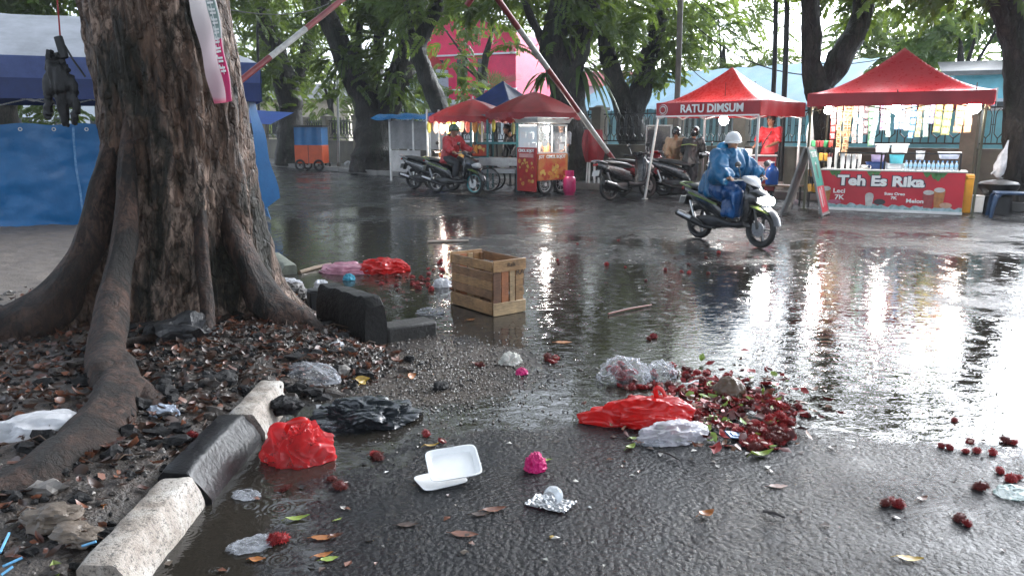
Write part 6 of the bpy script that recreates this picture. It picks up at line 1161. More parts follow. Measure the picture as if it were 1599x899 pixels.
pd = DL(1.75, 1.75); standing('vendor in a bright red shirt behind the dim sum cart', (pd.x, pd.y, .1), DANG - R(95), [('top', mat('red_shirt', (.55, .03, .04), .6, var=.2), .012, .8, .05), ('legs', trd, .012), ('shoes', shoem), ('hair',), ('raw', lambda t, H, A, Lg: MB().tube([(.17, .12, 1.38), (.18, .0, 1.2), (.14, -.14, 1.0)], .012, 6).build('bag_strap', blackj, t))], hz=1.08, ax=.12)
tan = mat('tan_coat', (.30, .2, .12), .55, var=.3, vscale=6)
standing('person in a tan raincoat and black helmet standing by the fence', (3.95, 18.9, .0), R(-100), [('top', tan, .03, 2, .22), ('legs', tan, .02), ('shoes', mat('shoe_pale', (.4, .35, .3), .5)), ('helmet', helb, True)], lean=.5, scale=.9)
standing('person in a black jacket with lime stripe and black helmet beside the tan coat', (4.12, 18.0, .0), R(60), [('top', blackj, .03, 2, .12), ('legs', trd, .02), ('shoes', shoem), ('helmet', helb, True), ('raw', lambda t, H, A, Lg: MB().tube([(-.17, .2, 1.30), (-.16, 0, 1.33), (-.17, -.2, 1.30)], .014, 6).build('reflective_stripe', limem, t))], lean=.45, scale=.9)
standing('cap wearing vendor seen behind the glass case of the lettered cart', (1.22, 19.35, 0), R(-120), [('top', mat('grey_shirt', (.1, .1, .11), .6, var=.3), .015, .8, .05), ('legs', trd, .012), ('shoes', shoem), ('hair',), ('raw', lambda t, H, A, Lg: (MB().ball(H(-.01, 0, .075), (.1, .09, .075), 14, 8).build('cap', blackj, t), MB().box(H(.11, 0, .06), (.09, .12, .012)).build('cap_peak', blackj, t)))], hx=.3)
standing('person in black bending over the counter of the teal framed cart', (.22, 19.75, 0), R(-140), [('top', blackj, .03, 2, .1), ('legs', trd, .02), ('shoes', shoem), ('hair',)], lean=.75, scale=.95, hz=.9)
# ------------------------------------------------------------ crate
ca = math.atan2(.45, -.39) - R(3); cen = (G(770, 494) + G(822, 488)) / 2; dl = Vector((math.cos(ca), math.sin(ca), 0)); dsh = Vector((math.sin(ca), -math.cos(ca), 0))
c0 = G(770, 494); t = thing('wooden_crate', 'empty slatted wooden fruit crate standing open in the puddle', 'crate', c0, ca - math.pi / 2); CW, CLn, CH = .31, .58, .46
def woodmat(name, col):
    if name in _M: return _M[name]
    m, nt, b, out = newmat(name); tc = _n(nt, 'ShaderNodeTexCoord'); g = _n(nt, 'ShaderNodeNewGeometry'); n1 = noise_(nt, vmul(nt, tc.outputs['Object'], (6, 6, 6)), 1.3, 4, .6); n2 = noise_(nt, vmul(nt, tc.outputs['Object'], (8, 8, 60)), 2.0, 5, .65, .6)
    c = ramp(nt, math_(nt, 'ADD', math_(nt, 'MULTIPLY', n1, .5), math_(nt, 'MULTIPLY', n2, .5)), [(.34, tuple(x * .35 for x in col)), (.52, col), (.66, tuple(min(1, x * 1.45) for x in col))]); nt.links.new(c, b.inputs['Base Color']); b.inputs['Roughness'].default_value = .42; bump(nt, b, n2, .5, .004); _M[name] = m; return m
wa, wb, wc, wd, we = woodmat('wood_tan', (.30, .17, .075)), woodmat('wood_pale', (.38, .26, .14)), woodmat('wood_dark', (.13, .06, .03)), woodmat('wood_red', (.30, .11, .045)), woodmat('wood_brown', (.2, .105, .05))
def board(c, d, m, nm='board', rot=None):
    o = MB().box(c, d, rot).build(nm, m, t, bevel=.003); return o
th = .011
# x from 0 (near corner) along the short face to CW; y back along the long face to CLn
for z, h, m in ((.405, .075, wa), (.318, .07, we), (.245, .068, wa), (.172, .066, we), (.06, .105, wa)): board((-th / 2, CLn / 2, z), (th, CLn - .004, h), m, 'long_board')
for z, h, m in ((.405, .075, we), (.318, .07, wa), (.245, .068, wc), (.172, .066, wa), (.06, .105, we)): board((CW + th / 2, CLn / 2, z), (th, CLn - .004, h), m, 'long_board')
for y, s in ((-th * 1.5 - .001, 1), (CLn + th * 1.5 + .001, -1)):
    for z, h, m in ((.405, .095, wa), (.055, .105, wb)): board((CW / 2, y, z), (CW + 2 * th, th, h), m, 'end_board')
    for x, w_, m in ((.035, .075, wc), (.115, .07, wd), (.19, .05, wb), (.262, .075, wa)): board((x, y + s * (th + .001), .23), (w_, th, .40), m, 'upright_slat')
for x in (.018, CW - .018):
    for y in (.02, CLn - .02): board((x, y, .22), (.03, .03, .42), we, 'corner_post')
board((CW / 2, CLn / 2, .012), (CW - .002, CLn - .06, .012), wc, 'floor_board')
inkm = mat('ink_mark', (.05, .03, .02), .6); text('RA', .07, .001, .0, 'inked_mark', inkm, t, FM(.262, .34, -.021)); text('Ralk', .05, .001, .0, 'inked_mark', inkm, t, FM(.17, .41, -.0255))

# ------------------------------------------------------------ bags and packaging
def ico(sub):
    b = bmesh.new(); bmesh.ops.create_icosphere(b, subdivisions=sub, radius=1); V = [v.co.copy() for v in b.verts]; F = [[v.index for v in f.verts] for f in b.faces]; b.free(); return V, F
ICO5, ICO4, ICO3, ICO2, ICO1 = ico(6), ico(5), ico(4), ico(3), ico(2)
def ridge(p): return 1 - 2 * abs(mnoise.noise(p))
def crumple(r, seed, fold=.28, fr=1.6, flat=.12, src=None, spikes=()):
    mb = MB(); V = []; o = Vector((seed * 3.7, seed * 1.3, seed)); rx, ry, rz = r
    for p in (src or ICO5)[0]:
        w_ = p + .25 * Vector((mnoise.noise(p * 1.3 + o), mnoise.noise(p * 1.3 + o * 2), mnoise.noise(p * 1.3 - o)))
        k = 1 + fold * (.95 * ridge(w_ * fr + o) + .55 * ridge(w_ * fr * 1.9 - o) + .2 * ridge(w_ * fr * 3.7 + o)) - fold * .3
        for dx, dy, wd, amp in spikes: k += amp * math.exp(-((p.x - dx) ** 2 + (p.y - dy) ** 2) / wd)
        z = p.z * k; z = z * flat if z < 0 else z
        V.append(Vector((p.x * k * rx, p.y * k * ry, z * rz + .004)))
    return mb.add(V, (src or ICO5)[1])
def filmmat(name, col, tr=.45, alpha=1., rough=.12):
    if name in _M: return _M[name]
    m, nt, b, out = newmat(name); tc = _n(nt, 'ShaderNodeTexCoord'); n1 = noise_(nt, tc.outputs['Object'], 9, 5, .6); c = ramp(nt, n1, [(.3, tuple(x * .7 for x in col)), (.7, tuple(min(1, x * 1.2) for x in col))]); nt.links.new(c, b.inputs['Base Color']); b.inputs['Roughness'].default_value = rough; b.inputs['IOR'].default_value = 1.5
    vo = _n(nt, 'ShaderNodeTexVoronoi', feature='DISTANCE_TO_EDGE'); vo.inputs['Scale'].default_value = 22; nt.links.new(tc.outputs['Object'], vo.inputs['Vector']); bump(nt, b, math_(nt, 'ADD', noise_(nt, tc.outputs['Object'], 14, 2, .5, 1.2), math_(nt, 'MULTIPLY', vo.outputs['Distance'], 1.0)), .18, .01)
    t_ = _n(nt, 'ShaderNodeBsdfTranslucent'); nt.links.new(c, t_.inputs[0]); mx = _n(nt, 'ShaderNodeMixShader'); mx.inputs[0].default_value = tr; nt.links.new(b.outputs[0], mx.inputs[1]); nt.links.new(t_.outputs[0], mx.inputs[2]); last = mx.outputs[0]
    if alpha < 1:
        lw = _n(nt, 'ShaderNodeLayerWeight'); lw.inputs[0].default_value = .35; f = math_(nt, 'MULTIPLY_ADD', lw.outputs['Facing'], .6, alpha, clamp=True); f = math_(nt, 'ADD', f, math_(nt, 'MULTIPLY_ADD', n1, .5, -.25), clamp=True); tt = _n(nt, 'ShaderNodeBsdfTransparent'); m2 = _n(nt, 'ShaderNodeMixShader'); nt.links.new(f, m2.inputs[0]); nt.links.new(tt.outputs[0], m2.inputs[1]); nt.links.new(last, m2.inputs[2]); last = m2.outputs[0]
    nt.links.new(last, out.inputs[0]); _M[name] = m; return m
redf = filmmat('red_film', (.62, .018, .016), .4); redf2 = filmmat('red_film_pale', (.62, .03, .035), .5, .62, .08); clearf = filmmat('clear_film', (.6, .62, .66), .4, .1, .05); whitef = filmmat('white_film', (.72, .72, .74), .35); blackf = filmmat('black_film', (.012, .015, .018), .05, 1, .22); pinkf = filmmat('pink_film', (.62, .3, .38), .4); magf = filmmat('magenta_paper', (.6, .01, .16), .2, 1, .5); papf = filmmat('crumpled_paper', (.6, .58, .52), .2, 1, .6); brownf = filmmat('brown_film', (.16, .11, .075), .3, 1, .3)
def bag(px, py, z, r, rz, m, name, label, cat, seed, fold=.28, fr=1.6, flat=.12, src=None, spikes=(), tilt=0.):
    o = crumple(r, seed, fold, fr, flat, src, spikes).build(name, m, sharp=30 if fold > .2 else 60); o.location = G(px, py, z); o.rotation_euler = (tilt, 0, rz); return tag(o, label, cat)
bag(468, 712, .0, (.115, .10, .115), .3, redf2, 'plastic_bag', 'bright red crumpled bag beside the chipped white kerb block', 'plastic bag', 1, .42, 1.15, spikes=((-.35, .1, .12, .35), (.6, -.5, .2, .2)))
bag(1012, 656, 0, (.225, .115, .10), .05, redf, 'plastic_bag', 'large red bag spread in front of the rambutan heap', 'plastic bag', 2, .26, 1.3, spikes=((-1, 0, .08, .35),))
bag(1052, 682, 0, (.15, .085, .055), .35, filmmat('cloudy_film', (.62, .6, .64), .4, .62), 'plastic_bag', 'cloudy white bag tucked under the large red bag', 'plastic bag', 3, .3)
bag(1018, 690, 0, (.07, .05, .02), .1, clearf, 'plastic_wrapper', 'flattened clear wrapper beside green leaves under the cloudy bag', 'wrapper', 33, .3, src=ICO4)
bag(974, 592, 0, (.125, .10, .11), .1, clearf, 'plastic_bag', 'clear bag with red peels inside at the back of the heap', 'plastic bag', 4, .3)
bag(1032, 588, 0, (.085, .07, .075), .9, clearf, 'plastic_bag', 'small clear bag behind the rambutan heap', 'plastic bag', 5, .32)
bag(545, 424, 0, (.27, .17, .08), -.2, pinkf, 'plastic_bag', 'pinkish white bag lying half in water behind the uprooted slab', 'plastic bag', 6, .25, 1.3)
bag(597, 424, 0, (.23, .15, .11), .2, redf, 'plastic_bag', 'red bag touching the pinkish one behind the uprooted slab', 'plastic bag', 7, .3, 1.6)
bag(485, 592, .03, (.16, .09, .075), -.15, clearf, 'plastic_bag', 'clear crumpled bag on the leaf litter beyond the white kerb block', 'plastic bag', 8, .3, 1.0)
bag(255, 652, .10, (.085, .06, .05), -.2, filmmat('pale_blue_film', (.5, .56, .66), .4, .7), 'plastic_bag', 'small pale blue bag between the root and the black kerb block', 'plastic bag', 9, .25, 1.4)
bag(572, 655, .0, (.2, .14, .075), .2, blackf, 'plastic_bag', 'black shredded bag at the edge of the flowing water', 'plastic bag', 10, .42, 1.3)
bag(520, 668, .0, (.085, .05, .03), .3, clearf, 'plastic_wrapper', 'clear wrapper between the black bag and the red bag', 'wrapper', 11, .35, src=ICO4)
bag(62, 676, .12, (.2, .1, .075), .5, whitef, 'plastic_bag', 'white bag half hidden behind the big root at left', 'plastic bag', 12, .22, 1.2)
bag(672, 489, .0, (.09, .06, .035), .1, clearf, 'plastic_bag', 'flat clear bag in the water right of the uprooted slab', 'plastic bag', 13, .3, src=ICO4)
bag(690, 447, .0, (.08, .06, .06), .4, whitef, 'plastic_bag', 'whitish bag lying against the left side of the crate', 'plastic bag', 14, .3, src=ICO4)
bag(797, 567, 0, (.06, .05, .055), .4, papf, 'paper_ball', 'off white crumpled paper ball in front of the crate', 'paper', 15, .3, src=ICO4)
bag(815, 584, 0, (.032, .028, .03), .4, magf, 'paper_ball', 'small magenta paper scrap beside the off white paper ball', 'paper', 16, .3, src=ICO3)
bag(836, 732, 0, (.042, .04, .06), .4, magf, 'paper_ball', 'magenta crumpled paper beside an olive leaf in the foreground', 'paper', 17, .25, 2.2, src=ICO4)
bag(1135, 618, 0, (.075, .06, .09), -.3, brownf, 'paper_bag', 'brown folded paper bag sticking out of the rambutan heap', 'paper bag', 18, .2, 1.0, src=ICO4, spikes=((.7, .3, .2, .3),))
bag(395, 852, .0, (.065, .04, .018), .5, clearf, 'plastic_wrapper', 'torn clear wrapper floating beside the nearest kerb block', 'wrapper', 19, .42, 1.8, src=ICO4)
bag(385, 775, .0, (.045, .03, .016), -.3, clearf, 'plastic_wrapper', 'small clear wrapper floating beside the black kerb block', 'wrapper', 20, .4, src=ICO4)
bag(1580, 772, .0, (.06, .05, .028), .2, filmmat('green_clear', (.35, .48, .46), .4, .35), 'plastic_bag', 'greenish clear bag among rambutans at the right edge', 'plastic bag', 21, .2, src=ICO4)
bag(700, 668, .0, (.02, .018, .03), 0, magf, 'paper_ball', 'tiny red scrap floating beside the flowing water', 'paper', 22, .2, src=ICO3) if False else None
# styrofoam box
foam = mat('white_foam', (.82, .82, .81), .6, var=.06, vscale=20, spec=.3)
def tray(w_, d_, h, m, name, parent, M, rim=.012, tp=.82):
    mb = MB(); mb.M = M; n = 32; rs = []
    for sc, z in ((tp * .96, 0), (tp, .006), (.96, h - .004), (1.0, h - .004), (1.0, h), (.945, h), (tp * .95, .008)):
        rs.append([Vector((w_ / 2 * sc * math.copysign(abs(math.cos(a)) ** .28, math.cos(a)), d_ / 2 * sc * math.copysign(abs(math.sin(a)) ** .28, math.sin(a)), z)) for a in (2 * math.pi * (i + .5) / n for i in range(n))])
    mb.rings(rs); return mb.build(name, m, parent)
p = G(706, 757); t = thing('takeaway_box', 'open white styrofoam takeaway box in the middle foreground', 'takeaway box', p, R(16))
tray(.2, .15, .014, foam, 'lid', t, Matrix.Translation((-.04, .045, .0)) @ Matrix.Rotation(R(12), 4, 'Z')); tray(.225, .175, .028, foam, 'tray', t, Matrix.Translation((.02, .065, .052)) @ Matrix.Rotation(R(24), 4, 'X') @ Matrix.Rotation(R(-4), 4, 'Y')); mb = MB(); mb.box((.022, .135, .118), (.03, .006, .004)); mb.build('latch', mat('foam_slot', (.12, .12, .12), .6), t)
# cup on foil
p = G(862, 793); t = thing('plastic_cup', 'clear plastic cup with dome lying on a crumpled foil sachet', 'cup', p + Vector((0.004, .02, .03)), .3); cup = glassmat('cup_clear', (.85, .88, .9), .12); mb = MB(); Mx = Matrix.Rotation(R(55), 4, 'X'); mb.M = Matrix.Translation((0, 0, .012)) @ Mx; mb.lathe([(.026, -.05), (.034, .0), (.038, .008), (.036, .02), (.028, .036), (.014, .045), (.002, .047)], 24); mb.build('cup_body', cup, t); mb = MB(); mb.M = Matrix.Translation((0, 0, .012)) @ Mx; mb.torus((0, 0, .004), .037, .0025, 'Z', 28, 6); mb.build('rim', cup, t)
foil = mat('foil_grey', (.45, .45, .46), .3, metal=.6, var=.4, vscale=25); mb = MB(); mb.grid(40, 30, lambda u, v: Vector(((u - .5) * .17, (v - .5) * .11 + .02 * (u - .5), .006 + .012 * abs(fbm((u * 7, v * 6, 2), 4)) + .012 * (abs(u - .5) > .42) * abs(fbm((u * 20, v * 3, 1), 2))))); o = mb.build('foil_sachet', foil, recalc=False); o.location = G(860, 788); o.rotation_euler = (0, 0, -.55); tag(o, 'crumpled silvery sachet lying under the clear plastic cup', 'sachet')
o = MB().box((0, 0, .01), (.1, .055, .006), (.1, .15, 0)).box((0, 0, .016), (.06, .03, .004), (.1, .15, 0)).build('drink_carton', mat('carton_blue', (.12, .25, .5), .35, var=.5, vscale=25), bevel=.002); o.location = G(1148, 682, .01); o.rotation_euler = (.15, .1, .35); tag(o, 'flattened blue and white wrapper stuck in the rambutan heap', 'wrapper')
o = MB().box((0, 0, .008), (.055, .07, .006)).build('plastic_square', mat('lid_milky', (.5, .5, .52), .3, translucent=.3), bevel=.003); o.location = G(502, 640, .03); o.rotation_euler = (.35, .1, .35); tag(o, 'milky square plastic lid beside the black shredded bag', 'lid')
o = MB().box((0, 0, .08), (.13, .12, .17)).box((0, 0, .17), (.125, .11, .02), (0, .05, 0)).build('plastic_box', [mat('box_black', (.012, .012, .013), .4)], bevel=.01); o.location = G(495, 484); o.rotation_euler = (0, 0, .5); tag(o, 'small black box wedged behind the uprooted slab', 'box')
bag(545, 437, .0, (.05, .04, .05), 0, filmmat('teal_film', (.06, .4, .55), .3), 'plastic_scrap', 'sky blue plastic scrap peeping over the uprooted slab', 'scrap', 30, .3, src=ICO3)
bag(443, 446, .05, (.12, .07, .05), .3, whitef, 'plastic_scrap', 'grey white heap of torn plastic behind the big trunk', 'scrap', 31, .4, src=ICO4)
bag(502, 450, .05, (.05, .05, .06), .3, whitef, 'plastic_scrap', 'white torn plastic on the left end of the uprooted slab', 'scrap', 32, .4, src=ICO4)
# white bag tied on the right trunk
t = thing('hanging_bag', 'long white bag tied to the right edge trunk beside the tea tent', 'plastic bag', at(1563, 255, 14.45)); mb = MB(); mb.tube([(-.02, 0, -.26), (-.03, 0, -.2), (-.02, 0, -.05), (.03, 0, .12), (.06, 0, .26), (.09, 0, .42)], [.03, .08, .10, .08, .04, .015], 18, flat=.7, jit=.6); mb.build('bag', whitef, t); mb = MB(); mb.tube([(-.06, 0, -.12), (-.12, 0, -.16), (-.16, 0, -.2)], .018, 8); mb.build('loose_tie', whitef, t)

# ------------------------------------------------------------ rambutans
def rambutan(seed, r=.021, open_=False):
    r_ = random.Random(seed); mb = MB(); V = []
    for p in ICO2[0]:
        k = 1 + .1 * mnoise.noise(p * 2 + Vector((seed, 0, 0))); q = Vector((p.x * 1.15, p.y, p.z)) * r * k
        if open_ and q.z > .25 * r: q = Vector((q.x * .75, q.y * .75, .5 * r - q.z * 1.0))
        V.append(q + Vector((0, 0, r * .9)))
    mb.add(V, ICO2[1])
    for _ in range(230):
        d = Vector((r_.gauss(0, 1), r_.gauss(0, 1), r_.gauss(0, 1))).normalized()
        if open_ and d.z > .2: continue
        b = Vector((d.x * 1.15, d.y, d.z)) * r * .95 + Vector((0, 0, r * .9)); u = d.orthogonal().normalized() * .0017; v = d.cross(u.normalized()) * .0017; e = b + d * .0135 * r_.uniform(.7, 1.3) + Vector((r_.uniform(-1, 1), r_.uniform(-1, 1), r_.uniform(-1.2, .4))) * .005
        if e.z < -.001: e.z = 0
        mb.add([b + u, b - u * .5 + v, b - u * .5 - v, e], [(0, 1, 3), (1, 2, 3), (2, 0, 3)], 1)
    if open_: mb.ball((0, 0, r * .75), (r * .8, r * .7, r * .25), 12, 6, 2)
    return mb.mesh('rambutan', [mat('rambutan_skin%d' % (seed % 3), ((.15, .011, .012), (.21, .013, .015), (.09, .012, .010))[seed % 3], .55, spec=.25, var=.4, vscale=60), mat('rambutan_hair%d' % (seed % 3), ((.26, .014, .016), (.42, .024, .024), (.13, .018, .012))[seed % 3], .6, spec=.25, var=.3, vscale=40), mat('rambutan_flesh', (.45, .26, .2), .4, var=.4, vscale=60)], recalc=False, sharp=50)
RM = [rambutan(i, .021 + .002 * (i % 3)) for i in range(6)]; RO = [rambutan(i + 10, .022, True) for i in range(3)]; rr2 = random.Random(21)
def ram(p, lab, grp, op=.15, sc=1.):
    sc *= .76
    is_o = rr2.random() < op; o = bpy.data.objects.new('rambutan_peel' if is_o else 'rambutan', rr2.choice(RO) if is_o else rr2.choice(RM)); C.objects.link(o); o.location = p; o.rotation_euler = (rr2.uniform(-.5, .5), rr2.uniform(-.5, .5), rr2.uniform(0, 6.28)); k_ = sc * rr2.uniform(.7, 1.3); o.scale = (k_ * rr2.uniform(.9, 1.25), k_, k_ * rr2.uniform(.55, 1.0))
    return tag(o, ('opened rambutan peel ' if is_o else 'hairy red rambutan ') + lab, 'peel' if is_o else 'fruit', grp + (' (peels)' if is_o else ''))
for (px, py, sx, sy, n_, zz) in ((1120, 600, 60, 12, 26, .02), (1150, 632, 70, 14, 34, .02), (1195, 668, 40, 22, 44, .03), (1075, 612, 40, 8, 12, .01), (1185, 690, 32, 10, 20, .03), (985, 606, 30, 5, 8, 0), (1060, 585, 30, 6, 8, 0), (1222, 655, 18, 14, 10, .01), (1105, 650, 20, 8, 8, 0)):
    for _ in range(n_):
        q = G(px + rr2.gauss(0, sx * .55), py + rr2.gauss(0, sy * .6)); q.z = max(0, rr2.uniform(-.004, zz * .6)); ram(q, 'in the wet heap beside the large red bag', 'rambutans in the heap', .3, 1.05)
for k, (px, py) in enumerate(((968, 556), (969, 568), (966, 580))): q = G(968, 584); q.z = .03 * (2 - k); q.x += .01 * k; ram(q, 'in the little stack behind the clear bag', 'rambutans stacked behind the clear bag', 0)
for _ in range(12): q = G(975 + rr2.gauss(0, 16), 595 + rr2.gauss(0, 4)); q.z = rr2.uniform(.005, .05); ram(q, 'inside the clear bag at the back of the heap', 'rambutans in the clear bag', .1)
for px, py in ((1470, 697), (1490, 657), (1515, 690), (1508, 706), (1525, 706), (1570, 690), (1585, 693), (1393, 787), (1384, 790), (1404, 790), (1500, 812), (1508, 820), (1532, 764), (1560, 737), (1590, 747), (1548, 708), (1480, 700), (1578, 750), (1255, 648), (1262, 650)): ram(G(px, py), 'strewn on the wet road at right', 'rambutans strewn at right', .25, .88)
for px, py in ((437, 845), (430, 848), (530, 762), (518, 750), (665, 679), (447, 765), (300, 682), (585, 712), (590, 716)): ram(G(px, py, .11 if px < 310 else 0), 'lying near the kerb blocks at lower left', 'rambutans near the kerb', .2, .95)
for px, py in ((745, 571), (752, 573), (856, 561), (868, 560), (862, 566), (1012, 531), (1020, 528), (1100, 640), (690, 690)): ram(G(px, py), 'on the wet ground between the crate and the heap', 'rambutans in mid road', .5)
for _ in range(34):
    q = G(rr2.uniform(590, 705), rr2.uniform(408, 455)); ram(q, 'scattered left of the crate near the red bags', 'rambutans left of the crate', .1, .95)
for _ in range(16): q = G(rr2.uniform(860, 1180), rr2.uniform(375, 440)); ram(q, 'scattered far on the wet road behind the crate', 'rambutans far on the road', .1, .85)

# ------------------------------------------------------------ leaves
def leafmesh(L, w_, curl, seed, n=10):
    r_ = random.Random(seed); mb = MB(); V = []
    for i in range(n + 1):
        s = i / n; ww = w_ * (math.sin(math.pi * min(1, s * 1.02)) ** .75) * (1 - .25 * s); zc = curl * ((s - .5) ** 2) * 2 + .004 * r_.random()
        for q in (-1, -.5, 0, .5, 1): V.append(Vector(((s - .5) * L, q * ww * .5, .003 + zc * L + abs(q) * curl * w_ * .55 + .003 * r_.random())))
    mb.add(V, [(i * 5 + j, i * 5 + j + 1, i * 5 + j + 6, i * 5 + j + 5) for i in range(n) for j in range(4)]); mb.tube([(-L * .5, 0, .004 + curl * L * .5), (-L * .66, .004, .004)], .0016, 5); return mb
def leafm(name, col, dark): return mat(name, col, .38, var=.5, vscale=22, col2=dark, translucent=.15, rvar=.12)
LB, LY, LO, LG, LD = leafm('leaf_brown', (.19, .07, .036), (.08, .032, .02)), leafm('leaf_yellow', (.48, .33, .05), (.28, .15, .03)), leafm('leaf_orange', (.42, .16, .04), (.2, .07, .025)), leafm('leaf_green', (.22, .36, .06), (.25, .22, .05)), leafm('leaf_wetdark', (.06, .03, .02), (.03, .018, .012))
for px, py, L, w_, m, rz, cu, lab in ((772, 797, .1, .042, LB, .25, .12, 'rust brown leaf curling beside a dark one in the foreground'), (750, 804, .075, .035, LD, .1, .1, 'dark wet leaf touching the rust brown leaf in the foreground'), (725, 835, .105, .05, LB, -.15, .04, 'broad flat brown leaf nearest the bottom middle'), (636, 820, .085, .04, LD, .1, .03, 'dark leaf sunk in the film of water at lower middle'), (674, 697, .075, .026, LY, .35, .25, 'yellow curled leaf just behind the takeaway box'), (588, 711, .07, .045, LB, .1, .2, 'curled brown leaf left of the takeaway box'), (515, 874, .065, .035, LG, .3, .1, 'pale green leaf at the bottom left of the road'), (505, 868, .07, .03, LO, .4, .15, 'tan leaf under the pale green one'), (505, 841, .09, .04, LO, .05, .1, 'long tan leaf beside a curled seed pod'),
      (525, 839, .05, .03, LB, .3, .35, 'curled brown pod beside the long tan leaf'), (465, 811, .09, .035, LG, .3, .2, 'olive green twiggy leaf in the shallow water'), (528, 812, .035, .014, LG, .7, .1, 'narrow green leaflet in the shallow water'), (402, 875, .06, .035, LO, 0, .15, 'orange brown leaf beside the nearest kerb'), (862, 839, .02, .022, LY, 1.2, .05, 'small lemon yellow leaf scrap in the foreground'), (853, 719, .055, .024, LG, .1, .1, 'olive leaf beside the magenta crumpled paper'), (1103, 805, .07, .05, LO, .4, .3, 'tan curled leaf on the rough asphalt at lower right'), (1215, 760, .085, .04, LB, .05, .05, 'flat pinkish brown leaf right of the heap'),
      (1190, 712, .12, .05, LG, .3, .35, 'large olive leaf at the front foot of the heap'), (990, 686, .05, .035, LG, .2, .2, 'green leaf left of the cloudy bag'), (998, 692, .05, .035, LO, -.4, .2, 'orange leaf left of the cloudy bag'), (1058, 690, .06, .045, LG, .8, .2, 'light green leaf in front of the cloudy bag'), (628, 656, .07, .05, LO, .2, .35, 'orange curled leaf right of the black bag'), (745, 569, .08, .04, LB, .2, .3, 'red brown curled leaf on the gravel'), (880, 535, .12, .07, LO, .0, .02, 'flat fawn leaf right of the gravel'), (1420, 874, .09, .04, LY, -.2, .15, 'yellow brown leaf at the lower right corner'), (985, 700, .07, .04, LG, .8, .3, 'olive leaf in front of the wrapper'), (735, 500, .08, .05, LO, .5, .1, 'tan leaf just in front of the crate'), (870, 690, .04, .02, LD, 0, .1, 'dark leaf scrap near the flowing water'), (690, 712, .05, .03, LD, 0, .2, 'small dark pod left of the takeaway box'), (1300, 700, .05, .03, LD, .4, .2, 'dark scrap of leaf on the sparkling water'), (1440, 780, .06, .03, LB, .4, .2, 'brown scrap between rambutans at right')):
    o = leafmesh(L, w_, cu, int(px * 7 + py)).build('fallen_leaf', m, recalc=False, sharp=180); o.location = G(px, py); o.rotation_euler = (0, 0, rz); tag(o, lab, 'leaf', 'fallen leaves on the road')
for k, (px, py, z, m, lab, rx) in enumerate(((565, 592, .03, LY, 'yellow leaf standing on the gravel edge', 1.0), (565, 600, .02, LY, 'lower half of a folded yellow leaf on the gravel edge', .3), (250, 612, .1, LO, 'orange leaf on dark rubble above the small pale blue bag', .7), (290, 605, .1, LO, 'orange brown leaf on rubble right of its twin', .4), (400, 548, .1, LO, 'pale orange leaf near the thin right root', .3), (90, 893, .08, LG, 'light green leaf in the bottom left corner', .2), (55, 640, .1, LY, 'yellow olive leaf in the dirt by the big root', .3), (640, 588, .02, LO, 'orange leaf on the gravel', .9), (160, 790, .09, LO, 'star shaped rust leaf in front of the root', .2), (190, 745, .09, LB, 'large rust brown leaf below the root end', .4))):
    o = leafmesh(.09, .045, .25, k + 77).build('fallen_leaf', m, recalc=False, sharp=180); o.location = G(px, py, z); o.rotation_euler = (rx, .1, .4 + k); tag(o, lab, 'leaf', 'fallen leaves on the soil')
def trunk_in(x, y, mrg=.05):
    a = math.atan2(y - TY, x - TX) % (2 * math.pi); return math.hypot(x - TX, y - TY) < trunk_r(a, 0) * .9 + mrg
def scatter_soil(n, seed, gen, name, mats, label, xr=(-4.3, -.45), yr=(1.6, 7.2), dens=None, lift=0., flat_=False):
    r_ = random.Random(seed); mb = MB(); k = 0; tries = 0
    while k < n and tries < n * 30:
        tries += 1; y = r_.uniform(*yr); x = r_.uniform(*xr)
        if x > xk(y) - .02 or trunk_in(x, y): continue
        if dens and r_.random() > dens(x, y): continue
        if x > -1.42 and y < 4.0: continue
        z = soil_z(x, y) + lift; gen(mb, r_, Vector((x, y, z))); k += 1
    return tag(mb.build(name, mats, recalc=False, sharp=60, smooth=not flat_), label, None, None, 'stuff')
def gl(mb, r_, p):
    L = r_.uniform(.03, .085); w_ = L * r_.uniform(.35, .6); M_ = Matrix.Rotation(r_.uniform(0, 6.28), 3, 'Z') @ Matrix.Rotation(r_.gauss(0, .4), 3, 'X') @ Matrix.Rotation(r_.gauss(0, .3), 3, 'Y'); c = r_.uniform(-.1, .4); P = [(-L / 2, 0, c * L), (-L * .2, -w_ / 2, c * w_), (L * .2, -w_ * .45, c * w_), (L / 2, 0, c * L * .7), (L * .2, w_ * .45, c * w_), (-L * .2, w_ / 2, c * w_), (-L * .2, 0, 0), (L * .2, 0, 0)]
    mb.add([M_ @ Vector(q) + p + Vector((0, 0, .008 + r_.random() * .012)) for q in P], [(0, 1, 6), (1, 2, 7, 6), (2, 3, 7), (3, 4, 7), (4, 5, 6, 7), (5, 0, 6)], r_.choices((0, 1, 2, 3), (6, 2.2, 1.4, .12))[0])
dn = lambda x, y: max(.05, math.exp(-((x + 1.6) ** 2 + (y - 4.3) ** 2) / 3.2))
scatter_soil(2700, 5, gl, 'leaf_litter', [LD, LB, mat('litter_rust', (.10, .034, .02), .45, var=.5, vscale=20), LO], 'rotting brown leaves', dens=dn)
